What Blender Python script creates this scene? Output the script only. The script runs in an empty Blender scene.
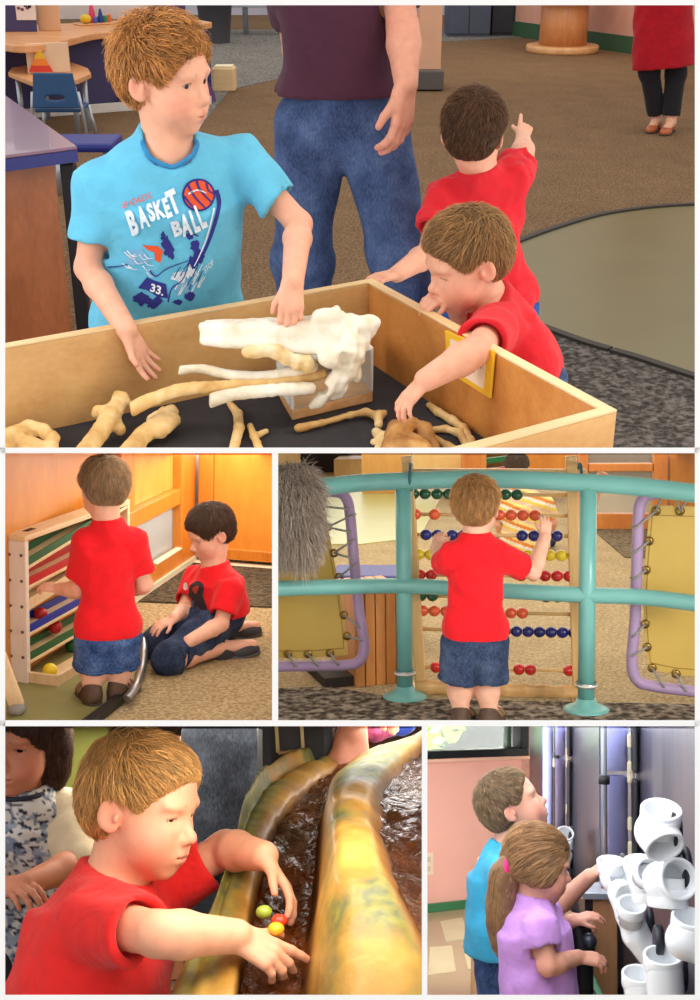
import bpy, bmesh, math, random
import numpy as np
from mathutils import Matrix, Vector
from mathutils.bvhtree import BVHTree
from mathutils.kdtree import KDTree
random.seed(7); RNG = np.random.default_rng(7)
SC = bpy.context.scene
COL = SC.collection
F = 1200.0                       # focal length for a 700 x 1000 frame
CAM = np.array((0.0, 0.0, 1.42)) # the camera stands at the origin of the hall, 1.42 m up
PITCH = math.radians(26.07)
R_ = np.array((1.0, 0, 0)); U_ = np.array((0, math.sin(PITCH), math.cos(PITCH))); D_ = np.array((0, math.cos(PITCH), -math.sin(PITCH)))
def V(*a): return np.array(a[0] if len(a) == 1 else a, dtype=float)
def nrm(v): v = V(v); return v/np.linalg.norm(v)
def lerp(a, b, t): return V(a)*(1-t)+V(b)*t
def wdir(px, py): return R_*((px-350)/F)+U_*((500-py)/F)+D_
def sstep(x): x = np.clip(x, 0, 1); return x*x*(3-2*x)

class Room:
    """One exhibit booth: its own floor is z = 0, y runs away from the visitor."""
    def __init__(s, key, cx, cy, pitch, H, edges):
        s.key = key; s.H = H
        f = nrm(wdir(cx, cy)); u = nrm(U_-f*np.dot(U_, f)); r = np.cross(f, u)
        p = math.radians(pitch)
        if pitch == 0:
            R = np.eye(3)
        else:
            Bw = np.array([r, f, u]).T
            Bl = np.array([(1, 0, 0), (0, math.cos(p), -math.sin(p)), (0, math.sin(p), math.cos(p))]).T
            R = Bw @ Bl.T
        s.R = R
        M = np.eye(4); M[:3, :3] = R; M[:3, 3] = CAM-R @ V(0, 0, H)
        s.W = Matrix(M.tolist())
        s.edges = edges
    def dir(s, px, py): return s.R.T @ wdir(px, py)
    def at(s, px, py, Y):
        d = s.dir(px, py); return V(0, 0, s.H)+d*(Y/d[1])
    def lay(s, px, py, z=0.0):
        d = s.dir(px, py); return V(0, 0, s.H)+d*((z-s.H)/d[2])
    def onx(s, px, py, p0, n):   # on a plane through p0 with normal n
        d = s.dir(px, py); o = V(0, 0, s.H); return o+d*(np.dot(V(p0)-o, n)/np.dot(d, n))
    def up(s, P, py):            # the point straight above/below P seen in row py (height only)
        d0 = s.dir(350, py)
        # solve for z with projection row py
        w0 = s.R @ (V(P)-V(0, 0, s.H)); w1 = s.R @ V(0, 0, 1)
        k = (500-py)/F
        a0, a1 = np.dot(w0, U_), np.dot(w1, U_); b0, b1 = np.dot(w0, D_), np.dot(w1, D_)
        t = (k*b0-a0)/(a1-k*b1)
        return V(P)+V(0, 0, t)
    def pix(s, P):
        w = s.R @ (V(P)-V(0, 0, s.H)); z = np.dot(w, D_)
        return 350+F*np.dot(w, R_)/z, 500-F*np.dot(w, U_)/z
    def scale(s, P):
        w = s.R @ (V(P)-V(0, 0, s.H)); return F/np.dot(w, D_)

# ------------------------------------------------------------------ objects
LOC = {}
def put(o, K, loc, parent=None):
    o['booth'] = K.key
    COL.objects.link(o)
    if parent is not None:
        o.parent = parent; LOC[o] = LOC[parent]
    else:
        o.matrix_world = K.W @ Matrix.Translation(Vector(loc)); LOC[o] = V(loc)
    return o
def tag(o, label=None, cat=None, group=None, kind=None):
    if label: o['label'] = label
    if cat: o['category'] = cat
    if group: o['group'] = group
    if kind: o['kind'] = kind
    return o
def thing(K, name, label, cat, loc, group=None, kind=None):
    o = bpy.data.objects.new(name, None); o.empty_display_size = .05
    put(o, K, loc); return tag(o, label, cat, group, kind)
def meshobj(K, name, verts, faces, mat, parent=None, smooth=False, colors=None, mats=None, midx=None, origin=None):
    verts = np.asarray(verts, dtype=float)
    if parent is not None: loc = LOC[parent]
    elif origin is not None: loc = V(origin)
    else:
        lo, hi = verts.min(0), verts.max(0); loc = V((lo[0]+hi[0])/2, (lo[1]+hi[1])/2, lo[2])
    me = bpy.data.meshes.new(name)
    me.from_pydata((verts-loc).tolist(), [], faces if isinstance(faces, list) else faces.tolist())
    for m in (mats or [mat]): me.materials.append(m)
    n = len(me.polygons)
    if smooth is True: me.polygons.foreach_set('use_smooth', np.ones(n, dtype=bool))
    elif smooth: me.polygons.foreach_set('use_smooth', np.array([(len(p.vertices) <= 4) for p in me.polygons]))
    if midx is not None: me.polygons.foreach_set('material_index', np.asarray(midx, dtype=np.int32))
    if colors is not None:
        a = me.color_attributes.new('Col', 'FLOAT_COLOR', 'POINT')
        c = np.ones((len(verts), 4), dtype=np.float32); c[:, :3] = colors
        a.data.foreach_set('color', c.ravel())
    me.update()
    o = bpy.data.objects.new(name, me)
    return put(o, K, loc, parent)

class MB:
    """collects primitive shapes into one mesh"""
    def __init__(s): s.v = []; s.f = []; s.sm = []; s.mi = []; s.m = 0
    def add(s, verts, faces, smooth=False):
        b = len(s.v); s.v += [tuple(x) for x in verts]; s.f += [[b+i for i in f] for f in faces]
        s.sm += [smooth]*len(faces); s.mi += [s.m]*len(faces); return s
    def box(s, c, size, rz=0, R=None, bevel=0.0):
        bm = bmesh.new(); bmesh.ops.create_cube(bm, size=1)
        for v in bm.verts: v.co = Vector((v.co.x*size[0], v.co.y*size[1], v.co.z*size[2]))
        if bevel > 0: bmesh.ops.bevel(bm, geom=list(bm.edges), offset=bevel, segments=2, affect='EDGES', profile=.5)
        R = rotz(rz) if R is None else np.asarray(R)
        bm.verts.ensure_lookup_table(); bm.verts.index_update()
        vs = [V(c)+R @ V(v.co) for v in bm.verts]; fs = [[v.index for v in f.verts] for f in bm.faces]
        bm.free(); return s.add(vs, fs)
    def hexa(s, lo4, hi4, bevel=0.0):   # 4 bottom corners, 4 top corners in the same turn
        bm = bmesh.new(); vs = [bm.verts.new(tuple(p)) for p in list(lo4)+list(hi4)]
        for f in ([3, 2, 1, 0], [4, 5, 6, 7], [0, 1, 5, 4], [1, 2, 6, 5], [2, 3, 7, 6], [3, 0, 4, 7]): bm.faces.new([vs[i] for i in f])
        bmesh.ops.recalc_face_normals(bm, faces=list(bm.faces))
        if bevel > 0: bmesh.ops.bevel(bm, geom=list(bm.edges), offset=bevel, segments=2, affect='EDGES', profile=.5)
        bm.verts.ensure_lookup_table(); bm.verts.index_update()
        out = [V(v.co) for v in bm.verts]; fs = [[v.index for v in f.verts] for f in bm.faces]
        bm.free(); return s.add(out, fs)
    def bar(s, a, b, w, h, up=(0, 0, 1), bevel=0.0):  # beam from a to b
        a, b = V(a), V(b); y = nrm(b-a); x = nrm(np.cross(y, V(up))); z = np.cross(x, y)
        return s.box((a+b)/2, (w, np.linalg.norm(b-a), h), R=np.array([x, y, z]).T, bevel=bevel)
    def tube(s, pts, r, n=12, caps=True, closed=False):
        pts = [V(p) for p in pts]; m = len(pts); rr = r if hasattr(r, '__len__') else [r]*m
        T = []
        for i in range(m):
            if closed: t = pts[(i+1) % m]-pts[i-1]
            else: t = pts[min(i+1, m-1)]-pts[max(i-1, 0)]
            T.append(nrm(t))
        ref = V(0, 0, 1) if abs(T[0][2]) < .9 else V(1, 0, 0)
        x = nrm(np.cross(ref, T[0])); vs = []
        for i in range(m):
            x = nrm(x-T[i]*np.dot(x, T[i])); y = np.cross(T[i], x)
            for k in range(n):
                a = 2*math.pi*k/n; vs.append(pts[i]+rr[i]*(math.cos(a)*x+math.sin(a)*y))
        fs = []
        for i in range(m if closed else m-1):
            j = (i+1) % m
            for k in range(n): fs.append([i*n+k, i*n+(k+1) % n, j*n+(k+1) % n, j*n+k])
        s.add(vs, fs, True)
        if caps and not closed:
            b = len(s.v)-len(vs)
            s.f.append([b+k for k in range(n)][::-1]); s.f.append([b+(m-1)*n+k for k in range(n)]); s.sm += [False]*2; s.mi += [s.m]*2
        return s
    def lathe(s, prof, c=(0, 0, 0), axis=(0, 0, 1), n=24, caps=True):  # prof: list of (r, h)
        z = nrm(axis); ref = V(1, 0, 0) if abs(z[0]) < .9 else V(0, 1, 0)
        x = nrm(np.cross(ref, z)); y = np.cross(z, x); vs = []
        for r, h in prof:
            for k in range(n):
                a = 2*math.pi*k/n; vs.append(V(c)+z*h+r*(math.cos(a)*x+math.sin(a)*y))
        m = len(prof); fs = []
        for i in range(m-1):
            for k in range(n): fs.append([i*n+k, i*n+(k+1) % n, (i+1)*n+(k+1) % n, (i+1)*n+k])
        s.add(vs, fs, True)
        if caps:
            b = len(s.v)-len(vs)
            s.f.append([b+k for k in range(n)][::-1]); s.f.append([b+(m-1)*n+k for k in range(n)]); s.sm += [False]*2; s.mi += [s.m]*2
        return s
    def ball(s, c, r, n=20, m=12, R=None):
        r = V(r) if hasattr(r, '__len__') else V(r, r, r); R = np.eye(3) if R is None else R
        vs = [V(c)+R @ V(0, 0, r[2])]
        for i in range(1, m):
            t = math.pi*i/m
            for k in range(n):
                a = 2*math.pi*k/n; vs.append(V(c)+R @ V(r[0]*math.sin(t)*math.cos(a), r[1]*math.sin(t)*math.sin(a), r[2]*math.cos(t)))
        vs.append(V(c)-R @ V(0, 0, r[2])); fs = []
        for k in range(n): fs.append([0, 1+k, 1+(k+1) % n])
        for i in range(m-2):
            for k in range(n): fs.append([1+i*n+k, 1+(i+1)*n+k, 1+(i+1)*n+(k+1) % n, 1+i*n+(k+1) % n])
        L = len(vs)-1
        for k in range(n): fs.append([L, 1+(m-2)*n+(k+1) % n, 1+(m-2)*n+k])
        return s.add(vs, fs, True)
    def prism(s, poly, d, smooth=False, bevel=0.0):  # poly: 3-D points of a planar outline, d: extrusion vector
        bm = bmesh.new(); a = [bm.verts.new(tuple(V(p))) for p in poly]; b = [bm.verts.new(tuple(V(p)+V(d))) for p in poly]; n = len(poly)
        bm.faces.new(a[::-1]); bm.faces.new(b)
        for i in range(n): bm.faces.new([a[i], a[(i+1) % n], b[(i+1) % n], b[i]])
        bmesh.ops.recalc_face_normals(bm, faces=list(bm.faces))
        if bevel > 0: bmesh.ops.bevel(bm, geom=list(bm.edges), offset=bevel, segments=2, affect='EDGES', profile=.5)
        bm.verts.ensure_lookup_table(); bm.verts.index_update()
        out = [V(v.co) for v in bm.verts]; fs = [[v.index for v in f.verts] for f in bm.faces]; bm.free()
        return s.add(out, fs, smooth)
    def poly(s, pts): return s.add([V(p) for p in pts], [list(range(len(pts)))])
    def build(s, K, name, mat, parent=None, origin=None, mats=None, label=None):
        o = meshobj(K, name, s.v, s.f, mat, parent, origin=origin, mats=mats, midx=s.mi if mats else None)
        o.data.polygons.foreach_set('use_smooth', np.array(s.sm, dtype=bool))
        if label: o['label'] = label
        return o
def rotz(a): return np.array([(math.cos(a), -math.sin(a), 0), (math.sin(a), math.cos(a), 0), (0, 0, 1)])
def spline(pts, n=8, closed=False):
    P = [V(p) for p in pts]; m = len(P); out = []
    for i in range(m if closed else m-1):
        p0, p1, p2, p3 = (P[(i-1) % m], P[i], P[(i+1) % m], P[(i+2) % m]) if closed else (P[max(i-1, 0)], P[i], P[i+1], P[min(i+2, m-1)])
        for k in range(n):
            t = k/n; out.append(.5*((2*p1)+(p2-p0)*t+(2*p0-5*p1+4*p2-p3)*t*t+(3*p1-p0-3*p2+p3)*t**3))
    if not closed: out.append(P[-1])
    return out
def copy_thing(root, K, loc, label=None):
    c = root.copy(); COL.objects.link(c); c.matrix_world = K.W @ Matrix.Translation(Vector(loc)); LOC[c] = V(loc)
    if label: c['label'] = label
    for ch in root.children:
        d = ch.copy(); COL.objects.link(d); d.parent = c; LOC[d] = V(loc)
        for g in ch.children:
            e = g.copy(); COL.objects.link(e); e.parent = d; LOC[e] = V(loc)
    return c

# ------------------------------------------------------------------ materials
def lin(c):
    if isinstance(c, str): c = tuple(int(c[i:i+2], 16) for i in (0, 2, 4))
    c = np.array(c[:3], dtype=float)/255
    return np.where(c <= .04045, c/12.92, ((c+.055)/1.055)**2.4)
def rgba(c): return tuple(lin(c))+(1.0,)
_M = {}
def new_mat(name):
    m = bpy.data.materials.new(name); m.use_nodes = True
    nt = m.node_tree; return m, nt, nt.nodes['Principled BSDF']
def N(nt, t, **kw):
    n = nt.nodes.new(t)
    for k, v in kw.items():
        if k in n.inputs: n.inputs[k].default_value = v
        else: setattr(n, k, v)
    return n
def coords(nt, scale=(1, 1, 1), rot=(0, 0, 0), src='Object'):
    tc = N(nt, 'ShaderNodeTexCoord'); mp = N(nt, 'ShaderNodeMapping'); mp.inputs['Scale'].default_value = scale; mp.inputs['Rotation'].default_value = rot
    nt.links.new(tc.outputs[src], mp.inputs['Vector']); return mp.outputs['Vector']
def ramp(nt, fac, stops):
    r = N(nt, 'ShaderNodeValToRGB'); e = r.color_ramp.elements
    while len(e) < len(stops): e.new(.5)
    for el, (p, c) in zip(e, stops): el.position = p; el.color = rgba(c)
    nt.links.new(fac, r.inputs['Fac']); return r.outputs['Color']
def bump(nt, bsdf, h, strength=.2, dist=.01):
    b = N(nt, 'ShaderNodeBump', Strength=strength, Distance=dist); nt.links.new(h, b.inputs['Height']); nt.links.new(b.outputs['Normal'], bsdf.inputs['Normal'])
def plain(name, c, rough=.5, metal=0.0, var=.06, vscale=6.0, bmp=0.0, bscale=60.0, spec=.5, coat=0.0, trans=0.0, ior=1.45, sheen=0.0):
    """a painted / plastic / cloth surface with a slight noise in colour and relief"""
    if name in _M: return _M[name]
    m, nt, b = new_mat(name); L = nt.links
    v = coords(nt); nz = N(nt, 'ShaderNodeTexNoise', Scale=vscale, Detail=4.0); L.new(v, nz.inputs['Vector'])
    a = np.array(lin(c)); lo, hi = np.clip(a*(1-var), 0, 1), np.clip(a*(1+var), 0, 1)
    r = N(nt, 'ShaderNodeValToRGB'); r.color_ramp.elements[0].position = .3; r.color_ramp.elements[1].position = .7
    r.color_ramp.elements[0].color = (*lo, 1); r.color_ramp.elements[1].color = (*hi, 1)
    L.new(nz.outputs['Fac'], r.inputs['Fac']); L.new(r.outputs['Color'], b.inputs['Base Color'])
    b.inputs['Roughness'].default_value = rough; b.inputs['Metallic'].default_value = metal; b.inputs['Specular IOR Level'].default_value = spec
    b.inputs['Coat Weight'].default_value = coat; b.inputs['Transmission Weight'].default_value = trans; b.inputs['IOR'].default_value = ior
    if sheen: b.inputs['Sheen Weight'].default_value = sheen; b.inputs['Sheen Roughness'].default_value = .5
    if bmp:
        n2 = N(nt, 'ShaderNodeTexNoise', Scale=bscale, Detail=3.0); L.new(v, n2.inputs['Vector']); bump(nt, b, n2.outputs['Fac'], bmp, .004)
    _M[name] = m; return m
def wood(name, c1, c2, scale=(2, 14, 14), rough=.42, coat=.15, rot=(0, 0, 0)):
    if name in _M: return _M[name]
    m, nt, b = new_mat(name); L = nt.links; v = coords(nt, scale, rot)
    n1 = N(nt, 'ShaderNodeTexNoise', Scale=1.6, Detail=6.0, Distortion=.6); L.new(v, n1.inputs['Vector'])
    n2 = N(nt, 'ShaderNodeTexNoise', Scale=9.0, Detail=3.0); L.new(v, n2.inputs['Vector'])
    mx = N(nt, 'ShaderNodeMix', data_type='FLOAT'); mx.inputs[0].default_value = .35
    L.new(n1.outputs['Fac'], mx.inputs[2]); L.new(n2.outputs['Fac'], mx.inputs[3])
    L.new(ramp(nt, mx.outputs[0], [(.32, c1), (.68, c2)]), b.inputs['Base Color'])
    b.inputs['Roughness'].default_value = rough; b.inputs['Coat Weight'].default_value = coat; b.inputs['Coat Roughness'].default_value = .25
    bump(nt, b, n2.outputs['Fac'], .05, .002); _M[name] = m; return m
def carpet(name, c1, c2, c3, scale=1.0, stretch=(1, 1, 1), bs=.5):
    if name in _M: return _M[name]
    m, nt, b = new_mat(name); L = nt.links; v = coords(nt, stretch)
    n1 = N(nt, 'ShaderNodeTexNoise', Scale=95*scale, Detail=2.0); L.new(v, n1.inputs['Vector'])
    n2 = N(nt, 'ShaderNodeTexNoise', Scale=4*scale, Detail=3.0); L.new(v, n2.inputs['Vector'])
    vo = N(nt, 'ShaderNodeTexVoronoi', Scale=60*scale); L.new(v, vo.inputs['Vector'])
    a = ramp(nt, n1.outputs['Fac'], [(.36, c1), (.5, c2), (.64, c3)])
    mx = N(nt, 'ShaderNodeMix', data_type='RGBA', blend_type='MULTIPLY'); mx.inputs[0].default_value = .5
    L.new(a, mx.inputs[6]); L.new(ramp(nt, n2.outputs['Fac'], [(.3, (215, 215, 215)), (.7, (255, 255, 255))]), mx.inputs[7])
    L.new(mx.outputs[2], b.inputs['Base Color']); b.inputs['Roughness'].default_value = .95; b.inputs['Specular IOR Level'].default_value = .1
    bump(nt, b, vo.outputs['Distance'], bs, .01); _M[name] = m; return m
def glass(name, c=(240, 245, 245), rough=.02, alpha=.12, tint=None):
    if name in _M: return _M[name]
    m, nt, b = new_mat(name); L = nt.links
    b.inputs['Base Color'].default_value = rgba(c); b.inputs['Roughness'].default_value = rough
    tr = N(nt, 'ShaderNodeBsdfTransparent'); tr.inputs['Color'].default_value = rgba(tint or (250, 252, 252))
    fr = N(nt, 'ShaderNodeFresnel', IOR=1.45); ad = N(nt, 'ShaderNodeMath', operation='ADD', use_clamp=True); ad.inputs[1].default_value = alpha
    L.new(fr.outputs[0], ad.inputs[0])
    ms = N(nt, 'ShaderNodeMixShader'); L.new(ad.outputs[0], ms.inputs['Fac']); L.new(tr.outputs[0], ms.inputs[1]); L.new(b.outputs[0], ms.inputs[2])
    L.new(ms.outputs[0], nt.nodes['Material Output'].inputs['Surface']); _M[name] = m; return m
def colmat(name, rough=.5, sss=0.0, bmp=0.0, bscale=300.0, spec=.4, sheen=0.0, aniso=0.0, stripes=None):
    """base colour from the mesh's own colour attribute (skin, hair, printed cloth)"""
    if name in _M: return _M[name]
    m, nt, b = new_mat(name); L = nt.links
    at = N(nt, 'ShaderNodeVertexColor'); at.layer_name = 'Col'; v = coords(nt)
    nz = N(nt, 'ShaderNodeTexNoise', Scale=40.0, Detail=3.0); L.new(v, nz.inputs['Vector'])
    mx = N(nt, 'ShaderNodeMix', data_type='RGBA', blend_type='MULTIPLY'); mx.inputs[0].default_value = 1.0
    L.new(at.outputs['Color'], mx.inputs[6]); L.new(ramp(nt, nz.outputs['Fac'], [(.3, (240, 238, 238)), (.7, (255, 255, 255))]), mx.inputs[7])
    L.new(mx.outputs[2], b.inputs['Base Color']); b.inputs['Roughness'].default_value = rough; b.inputs['Specular IOR Level'].default_value = spec
    if sss:
        b.inputs['Subsurface Weight'].default_value = sss; b.inputs['Subsurface Radius'].default_value = (.009, .004, .002); b.inputs['Subsurface Scale'].default_value = 1.0
    if sheen: b.inputs['Sheen Weight'].default_value = sheen
    if bmp:
        n2 = N(nt, 'ShaderNodeTexNoise', Scale=bscale, Detail=2.0); L.new(v, n2.inputs['Vector']); bump(nt, b, n2.outputs['Fac'], bmp, .003)
    _M[name] = m; return m
def cloth(name, c, var=.08, rough=.85, bmp=.35, bscale=22.0, sheen=.1, weave=900.0):
    """knitted / woven cloth: soft creases and a fine weave"""
    if name in _M: return _M[name]
    m, nt, b = new_mat(name); L = nt.links; v = coords(nt)
    nz = N(nt, 'ShaderNodeTexNoise', Scale=30.0, Detail=5.0); L.new(v, nz.inputs['Vector'])
    a = np.array(lin(c)); r = N(nt, 'ShaderNodeValToRGB')
    r.color_ramp.elements[0].position = .35; r.color_ramp.elements[1].position = .65
    r.color_ramp.elements[0].color = (*np.clip(a*(1-var), 0, 1), 1); r.color_ramp.elements[1].color = (*np.clip(a*(1+var), 0, 1), 1)
    L.new(nz.outputs['Fac'], r.inputs['Fac']); L.new(r.outputs['Color'], b.inputs['Base Color'])
    b.inputs['Roughness'].default_value = rough; b.inputs['Specular IOR Level'].default_value = .2; b.inputs['Sheen Weight'].default_value = sheen
    n2 = N(nt, 'ShaderNodeTexNoise', Scale=bscale, Detail=2.0, Distortion=1.2); L.new(v, n2.inputs['Vector'])
    n3 = N(nt, 'ShaderNodeTexNoise', Scale=weave, Detail=1.0); L.new(v, n3.inputs['Vector'])
    ad = N(nt, 'ShaderNodeMath', operation='MULTIPLY_ADD'); ad.inputs[1].default_value = .12
    L.new(n3.outputs['Fac'], ad.inputs[0]); L.new(n2.outputs['Fac'], ad.inputs[2]); bump(nt, b, ad.outputs[0], bmp, .012)
    _M[name] = m; return m
def denim(name, c1, c2, c3):
    if name in _M: return _M[name]
    m, nt, b = new_mat(name); L = nt.links; v = coords(nt)
    n1 = N(nt, 'ShaderNodeTexNoise', Scale=14.0, Detail=4.0); L.new(v, n1.inputs['Vector'])
    n2 = N(nt, 'ShaderNodeTexNoise', Scale=260.0, Detail=2.0); L.new(coords(nt, (1, 1, .35)), n2.inputs['Vector'])
    mx = N(nt, 'ShaderNodeMix', data_type='FLOAT'); mx.inputs[0].default_value = .4; L.new(n1.outputs['Fac'], mx.inputs[2]); L.new(n2.outputs['Fac'], mx.inputs[3])
    L.new(ramp(nt, mx.outputs[0], [(.36, c1), (.5, c2), (.66, c3)]), b.inputs['Base Color'])
    b.inputs['Roughness'].default_value = .9; b.inputs['Specular IOR Level'].default_value = .15
    bump(nt, b, n1.outputs['Fac'], .4, .012); _M[name] = m; return m

# ------------------------------------------------------------------ implicit bodies
class Field:
    """a smooth union of tapered limbs and ellipsoids, meshed as one continuous skin"""
    def __init__(s): s.P = []
    def cap(s, a, b, ra, rb=None, k=.015, op=1):
        rb = ra if rb is None else rb; a, b = V(a), V(b); ba = b-a; L2 = max(np.dot(ba, ba), 1e-12); m = max(ra, rb)
        def fn(X, Y, Z):
            px, py, pz = X-a[0], Y-a[1], Z-a[2]
            t = np.clip((px*ba[0]+py*ba[1]+pz*ba[2])/L2, 0, 1)
            return np.sqrt((px-ba[0]*t)**2+(py-ba[1]*t)**2+(pz-ba[2]*t)**2)-(ra+(rb-ra)*t)
        s.P.append((fn, np.minimum(a, b)-m, np.maximum(a, b)+m, k, op)); return s
    def cone(s, a, b, ra, rb, k=.012, op=1, sq=(1, 1), u=None, rnd=0.0):
        """flat-ended tapered limb; sq = (across, deep) stretch of the section, u = the across direction"""
        a, b = V(a), V(b); L = np.linalg.norm(b-a); w = (b-a)/L
        if u is None: u = V(1, 0, 0) if abs(w[0]) < .8 else V(0, 1, 0)
        u = nrm(V(u)-w*np.dot(u, w)); v = np.cross(w, u); m = max(ra, rb)*max(sq)+.002
        def fn(X, Y, Z):
            px, py, pz = X-a[0], Y-a[1], Z-a[2]
            h = px*w[0]+py*w[1]+pz*w[2]; t = np.clip(h/L, 0, 1); r = ra+(rb-ra)*t
            x = (px*u[0]+py*u[1]+pz*u[2])/sq[0]; y = (px*v[0]+py*v[1]+pz*v[2])/sq[1]
            rad = (np.sqrt(x*x+y*y)-r)*min(sq)
            ax = np.maximum(-h, h-L)
            return np.maximum(rad, ax)
        s.P.append((fn, np.minimum(a, b)-m, np.maximum(a, b)+m, k, op)); return s
    def ell(s, c, r, R=None, k=.015, op=1):
        c = V(c); r = V(r) if hasattr(r, '__len__') else V(r, r, r); R = np.eye(3) if R is None else np.asarray(R)
        ext = np.sqrt(((R*r)**2).sum(1))
        def fn(X, Y, Z):
            px, py, pz = X-c[0], Y-c[1], Z-c[2]
            q = [px*R[0, i]+py*R[1, i]+pz*R[2, i] for i in range(3)]
            k0 = np.sqrt((q[0]/r[0])**2+(q[1]/r[1])**2+(q[2]/r[2])**2); k1 = np.sqrt((q[0]/r[0]**2)**2+(q[1]/r[1]**2)**2+(q[2]/r[2]**2)**2)+1e-9
            return k0*(k0-1)/k1
        s.P.append((fn, c-ext, c+ext, k, op)); return s
    def half(s, p, n, k=.004):      # keep the side the normal points away from
        p, n = V(p), nrm(n)
        def fn(X, Y, Z): return (X-p[0])*n[0]+(Y-p[1])*n[1]+(Z-p[2])*n[2]
        s.P.append((fn, None, None, k, 2)); return s
    def warp(s, fn):                # adds fn(X,Y,Z) to the distance (folds, lumps)
        s.P.append((fn, None, None, 0, 3)); return s
    def eval(s, xs, ys, zs):
        D = np.full((len(xs), len(ys), len(zs)), .3, dtype=np.float32); h = .02
        for fn, lo, hi, k, op in s.P:
            if lo is None: sl = [slice(0, len(xs)), slice(0, len(ys)), slice(0, len(zs))]
            else:
                m = k+h; sl = [slice(np.searchsorted(ax, lo[i]-m), np.searchsorted(ax, hi[i]+m)) for i, ax in enumerate((xs, ys, zs))]
            if any(q.stop <= q.start for q in sl): continue
            X = xs[sl[0]][:, None, None]; Y = ys[sl[1]][None, :, None]; Z = zs[sl[2]][None, None, :]
            d = fn(X, Y, Z).astype(np.float32); A = D[tuple(sl)]
            if op == 1:
                hh = np.clip(.5+.5*(A-d)/max(k, 1e-6), 0, 1); D[tuple(sl)] = A+(d-A)*hh-k*hh*(1-hh)
            elif op == 3: D[tuple(sl)] = A+d
            else:
                if op == -1: d = -d
                hh = np.clip(.5+.5*(d-A)/max(k, 1e-6), 0, 1); D[tuple(sl)] = A+(d-A)*hh+k*hh*(1-hh)
        return D
    def bounds(s):
        lo = np.min([p[1] for p in s.P if p[1] is not None and p[4] == 1], axis=0); hi = np.max([p[2] for p in s.P if p[1] is not None and p[4] == 1], axis=0)
        return lo, hi
    def mesh(s, res=.006, fine=(), pad=.015):
        """fine: list of (lo, hi, res) zones where the grid is denser"""
        lo, hi = s.bounds(); axs = []
        for i in range(3):
            a, b = lo[i]-pad, hi[i]+pad; x = [a]
            while x[-1] < b:
                h = res
                for zl, zh, zr in fine:
                    if zl[i]-res < x[-1] < zh[i]: h = min(h, zr)
                x.append(x[-1]+h)
            axs.append(np.array(x))
        D = s.eval(*axs); return nets(D, *axs)
def nets(D, xs, ys, zs):
    I = D < 0; nx, ny, nz = D.shape
    cnt = np.zeros((nx-1, ny-1, nz-1), dtype=np.int8)
    for dx in (0, 1):
        for dy in (0, 1):
            for dz in (0, 1): cnt += I[dx:nx-1+dx, dy:ny-1+dy, dz:nz-1+dz]
    act = np.argwhere((cnt > 0) & (cnt < 8)); idx = -np.ones(cnt.shape, dtype=np.int32); idx[tuple(act.T)] = np.arange(len(act))
    i, j, k = act.T; G = {}
    for c in ((0, 0, 0), (1, 0, 0), (0, 1, 0), (1, 1, 0), (0, 0, 1), (1, 0, 1), (0, 1, 1), (1, 1, 1)): G[c] = D[i+c[0], j+c[1], k+c[2]].astype(float)
    S = np.zeros((len(act), 3)); n = np.zeros(len(act))
    for c0 in G:
        for ax in range(3):
            if c0[ax] == 1: continue
            c1 = list(c0); c1[ax] = 1; c1 = tuple(c1); a, b = G[c0], G[c1]; m = (a < 0) != (b < 0)
            t = np.where(m, a/np.where(m, a-b, 1), 0)
            P = np.tile(np.array(c0, dtype=float), (len(act), 1)); P[:, ax] = t
            S += P*m[:, None]; n += m
    S /= n[:, None]
    vx = xs[i]+(xs[i+1]-xs[i])*S[:, 0]; vy = ys[j]+(ys[j+1]-ys[j])*S[:, 1]; vz = zs[k]+(zs[k+1]-zs[k])*S[:, 2]
    Vt = np.stack([vx, vy, vz], 1); Q = []
    for ax in range(3):
        sl0 = [slice(1, -1)]*3; sl0[ax] = slice(0, -1); sl1 = [slice(1, -1)]*3; sl1[ax] = slice(1, None)
        A, B = I[tuple(sl0)], I[tuple(sl1)]; e = np.argwhere(A != B)
        off = np.ones(3, dtype=int); off[ax] = 0; g = e+off; inn = A[tuple(e.T)]
        o1, o2 = [(1, 2), (2, 0), (0, 1)][ax]
        def cell(d1, d2):
            q = g.copy(); q[:, o1] -= d1; q[:, o2] -= d2; return idx[tuple(q.T)]
        q = np.stack([cell(0, 0), cell(1, 0), cell(1, 1), cell(0, 1)], 1)
        q[~inn] = q[~inn][:, ::-1]; Q.append(q)
    Q = np.concatenate(Q); Q = Q[(Q >= 0).all(1)]
    return Vt, Q
def folds(amp, wl, seed, stretch=(1, 1, 1)):
    g = np.random.default_rng(seed); W = []
    for q in range(7):
        d = nrm(g.normal(size=3)*V(stretch)); e = nrm(g.normal(size=3)); w = 2*math.pi/(wl*g.uniform(.55, 1.6)); W.append((d*w, e*w*.45, g.uniform(0, 6.3), g.uniform(.5, 1)))
    tot = sum(w[3] for w in W)*.6
    def fn(X, Y, Z):
        r = 0
        for d, e, p, a in W: r = r+a*np.sin(X*d[0]+Y*d[1]+Z*d[2]+p+1.6*np.sin(X*e[0]+Y*e[1]+Z*e[2]+p*2))
        return (amp/tot)*r
    return fn
def vnormals(Vt, Q):
    n = np.cross(Vt[Q[:, 2]]-Vt[Q[:, 0]], Vt[Q[:, 3]]-Vt[Q[:, 1]]); A = np.zeros_like(Vt)
    for c in range(4): np.add.at(A, Q[:, c], n)
    return A/(np.linalg.norm(A, axis=1)[:, None]+1e-12)
SKIN = lin((236, 178, 150))
LIP = lin((205, 105, 98)); BLUSH = lin((228, 130, 110)); BROW = lin((150, 105, 70)); LASH = lin((60, 42, 35))
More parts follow.
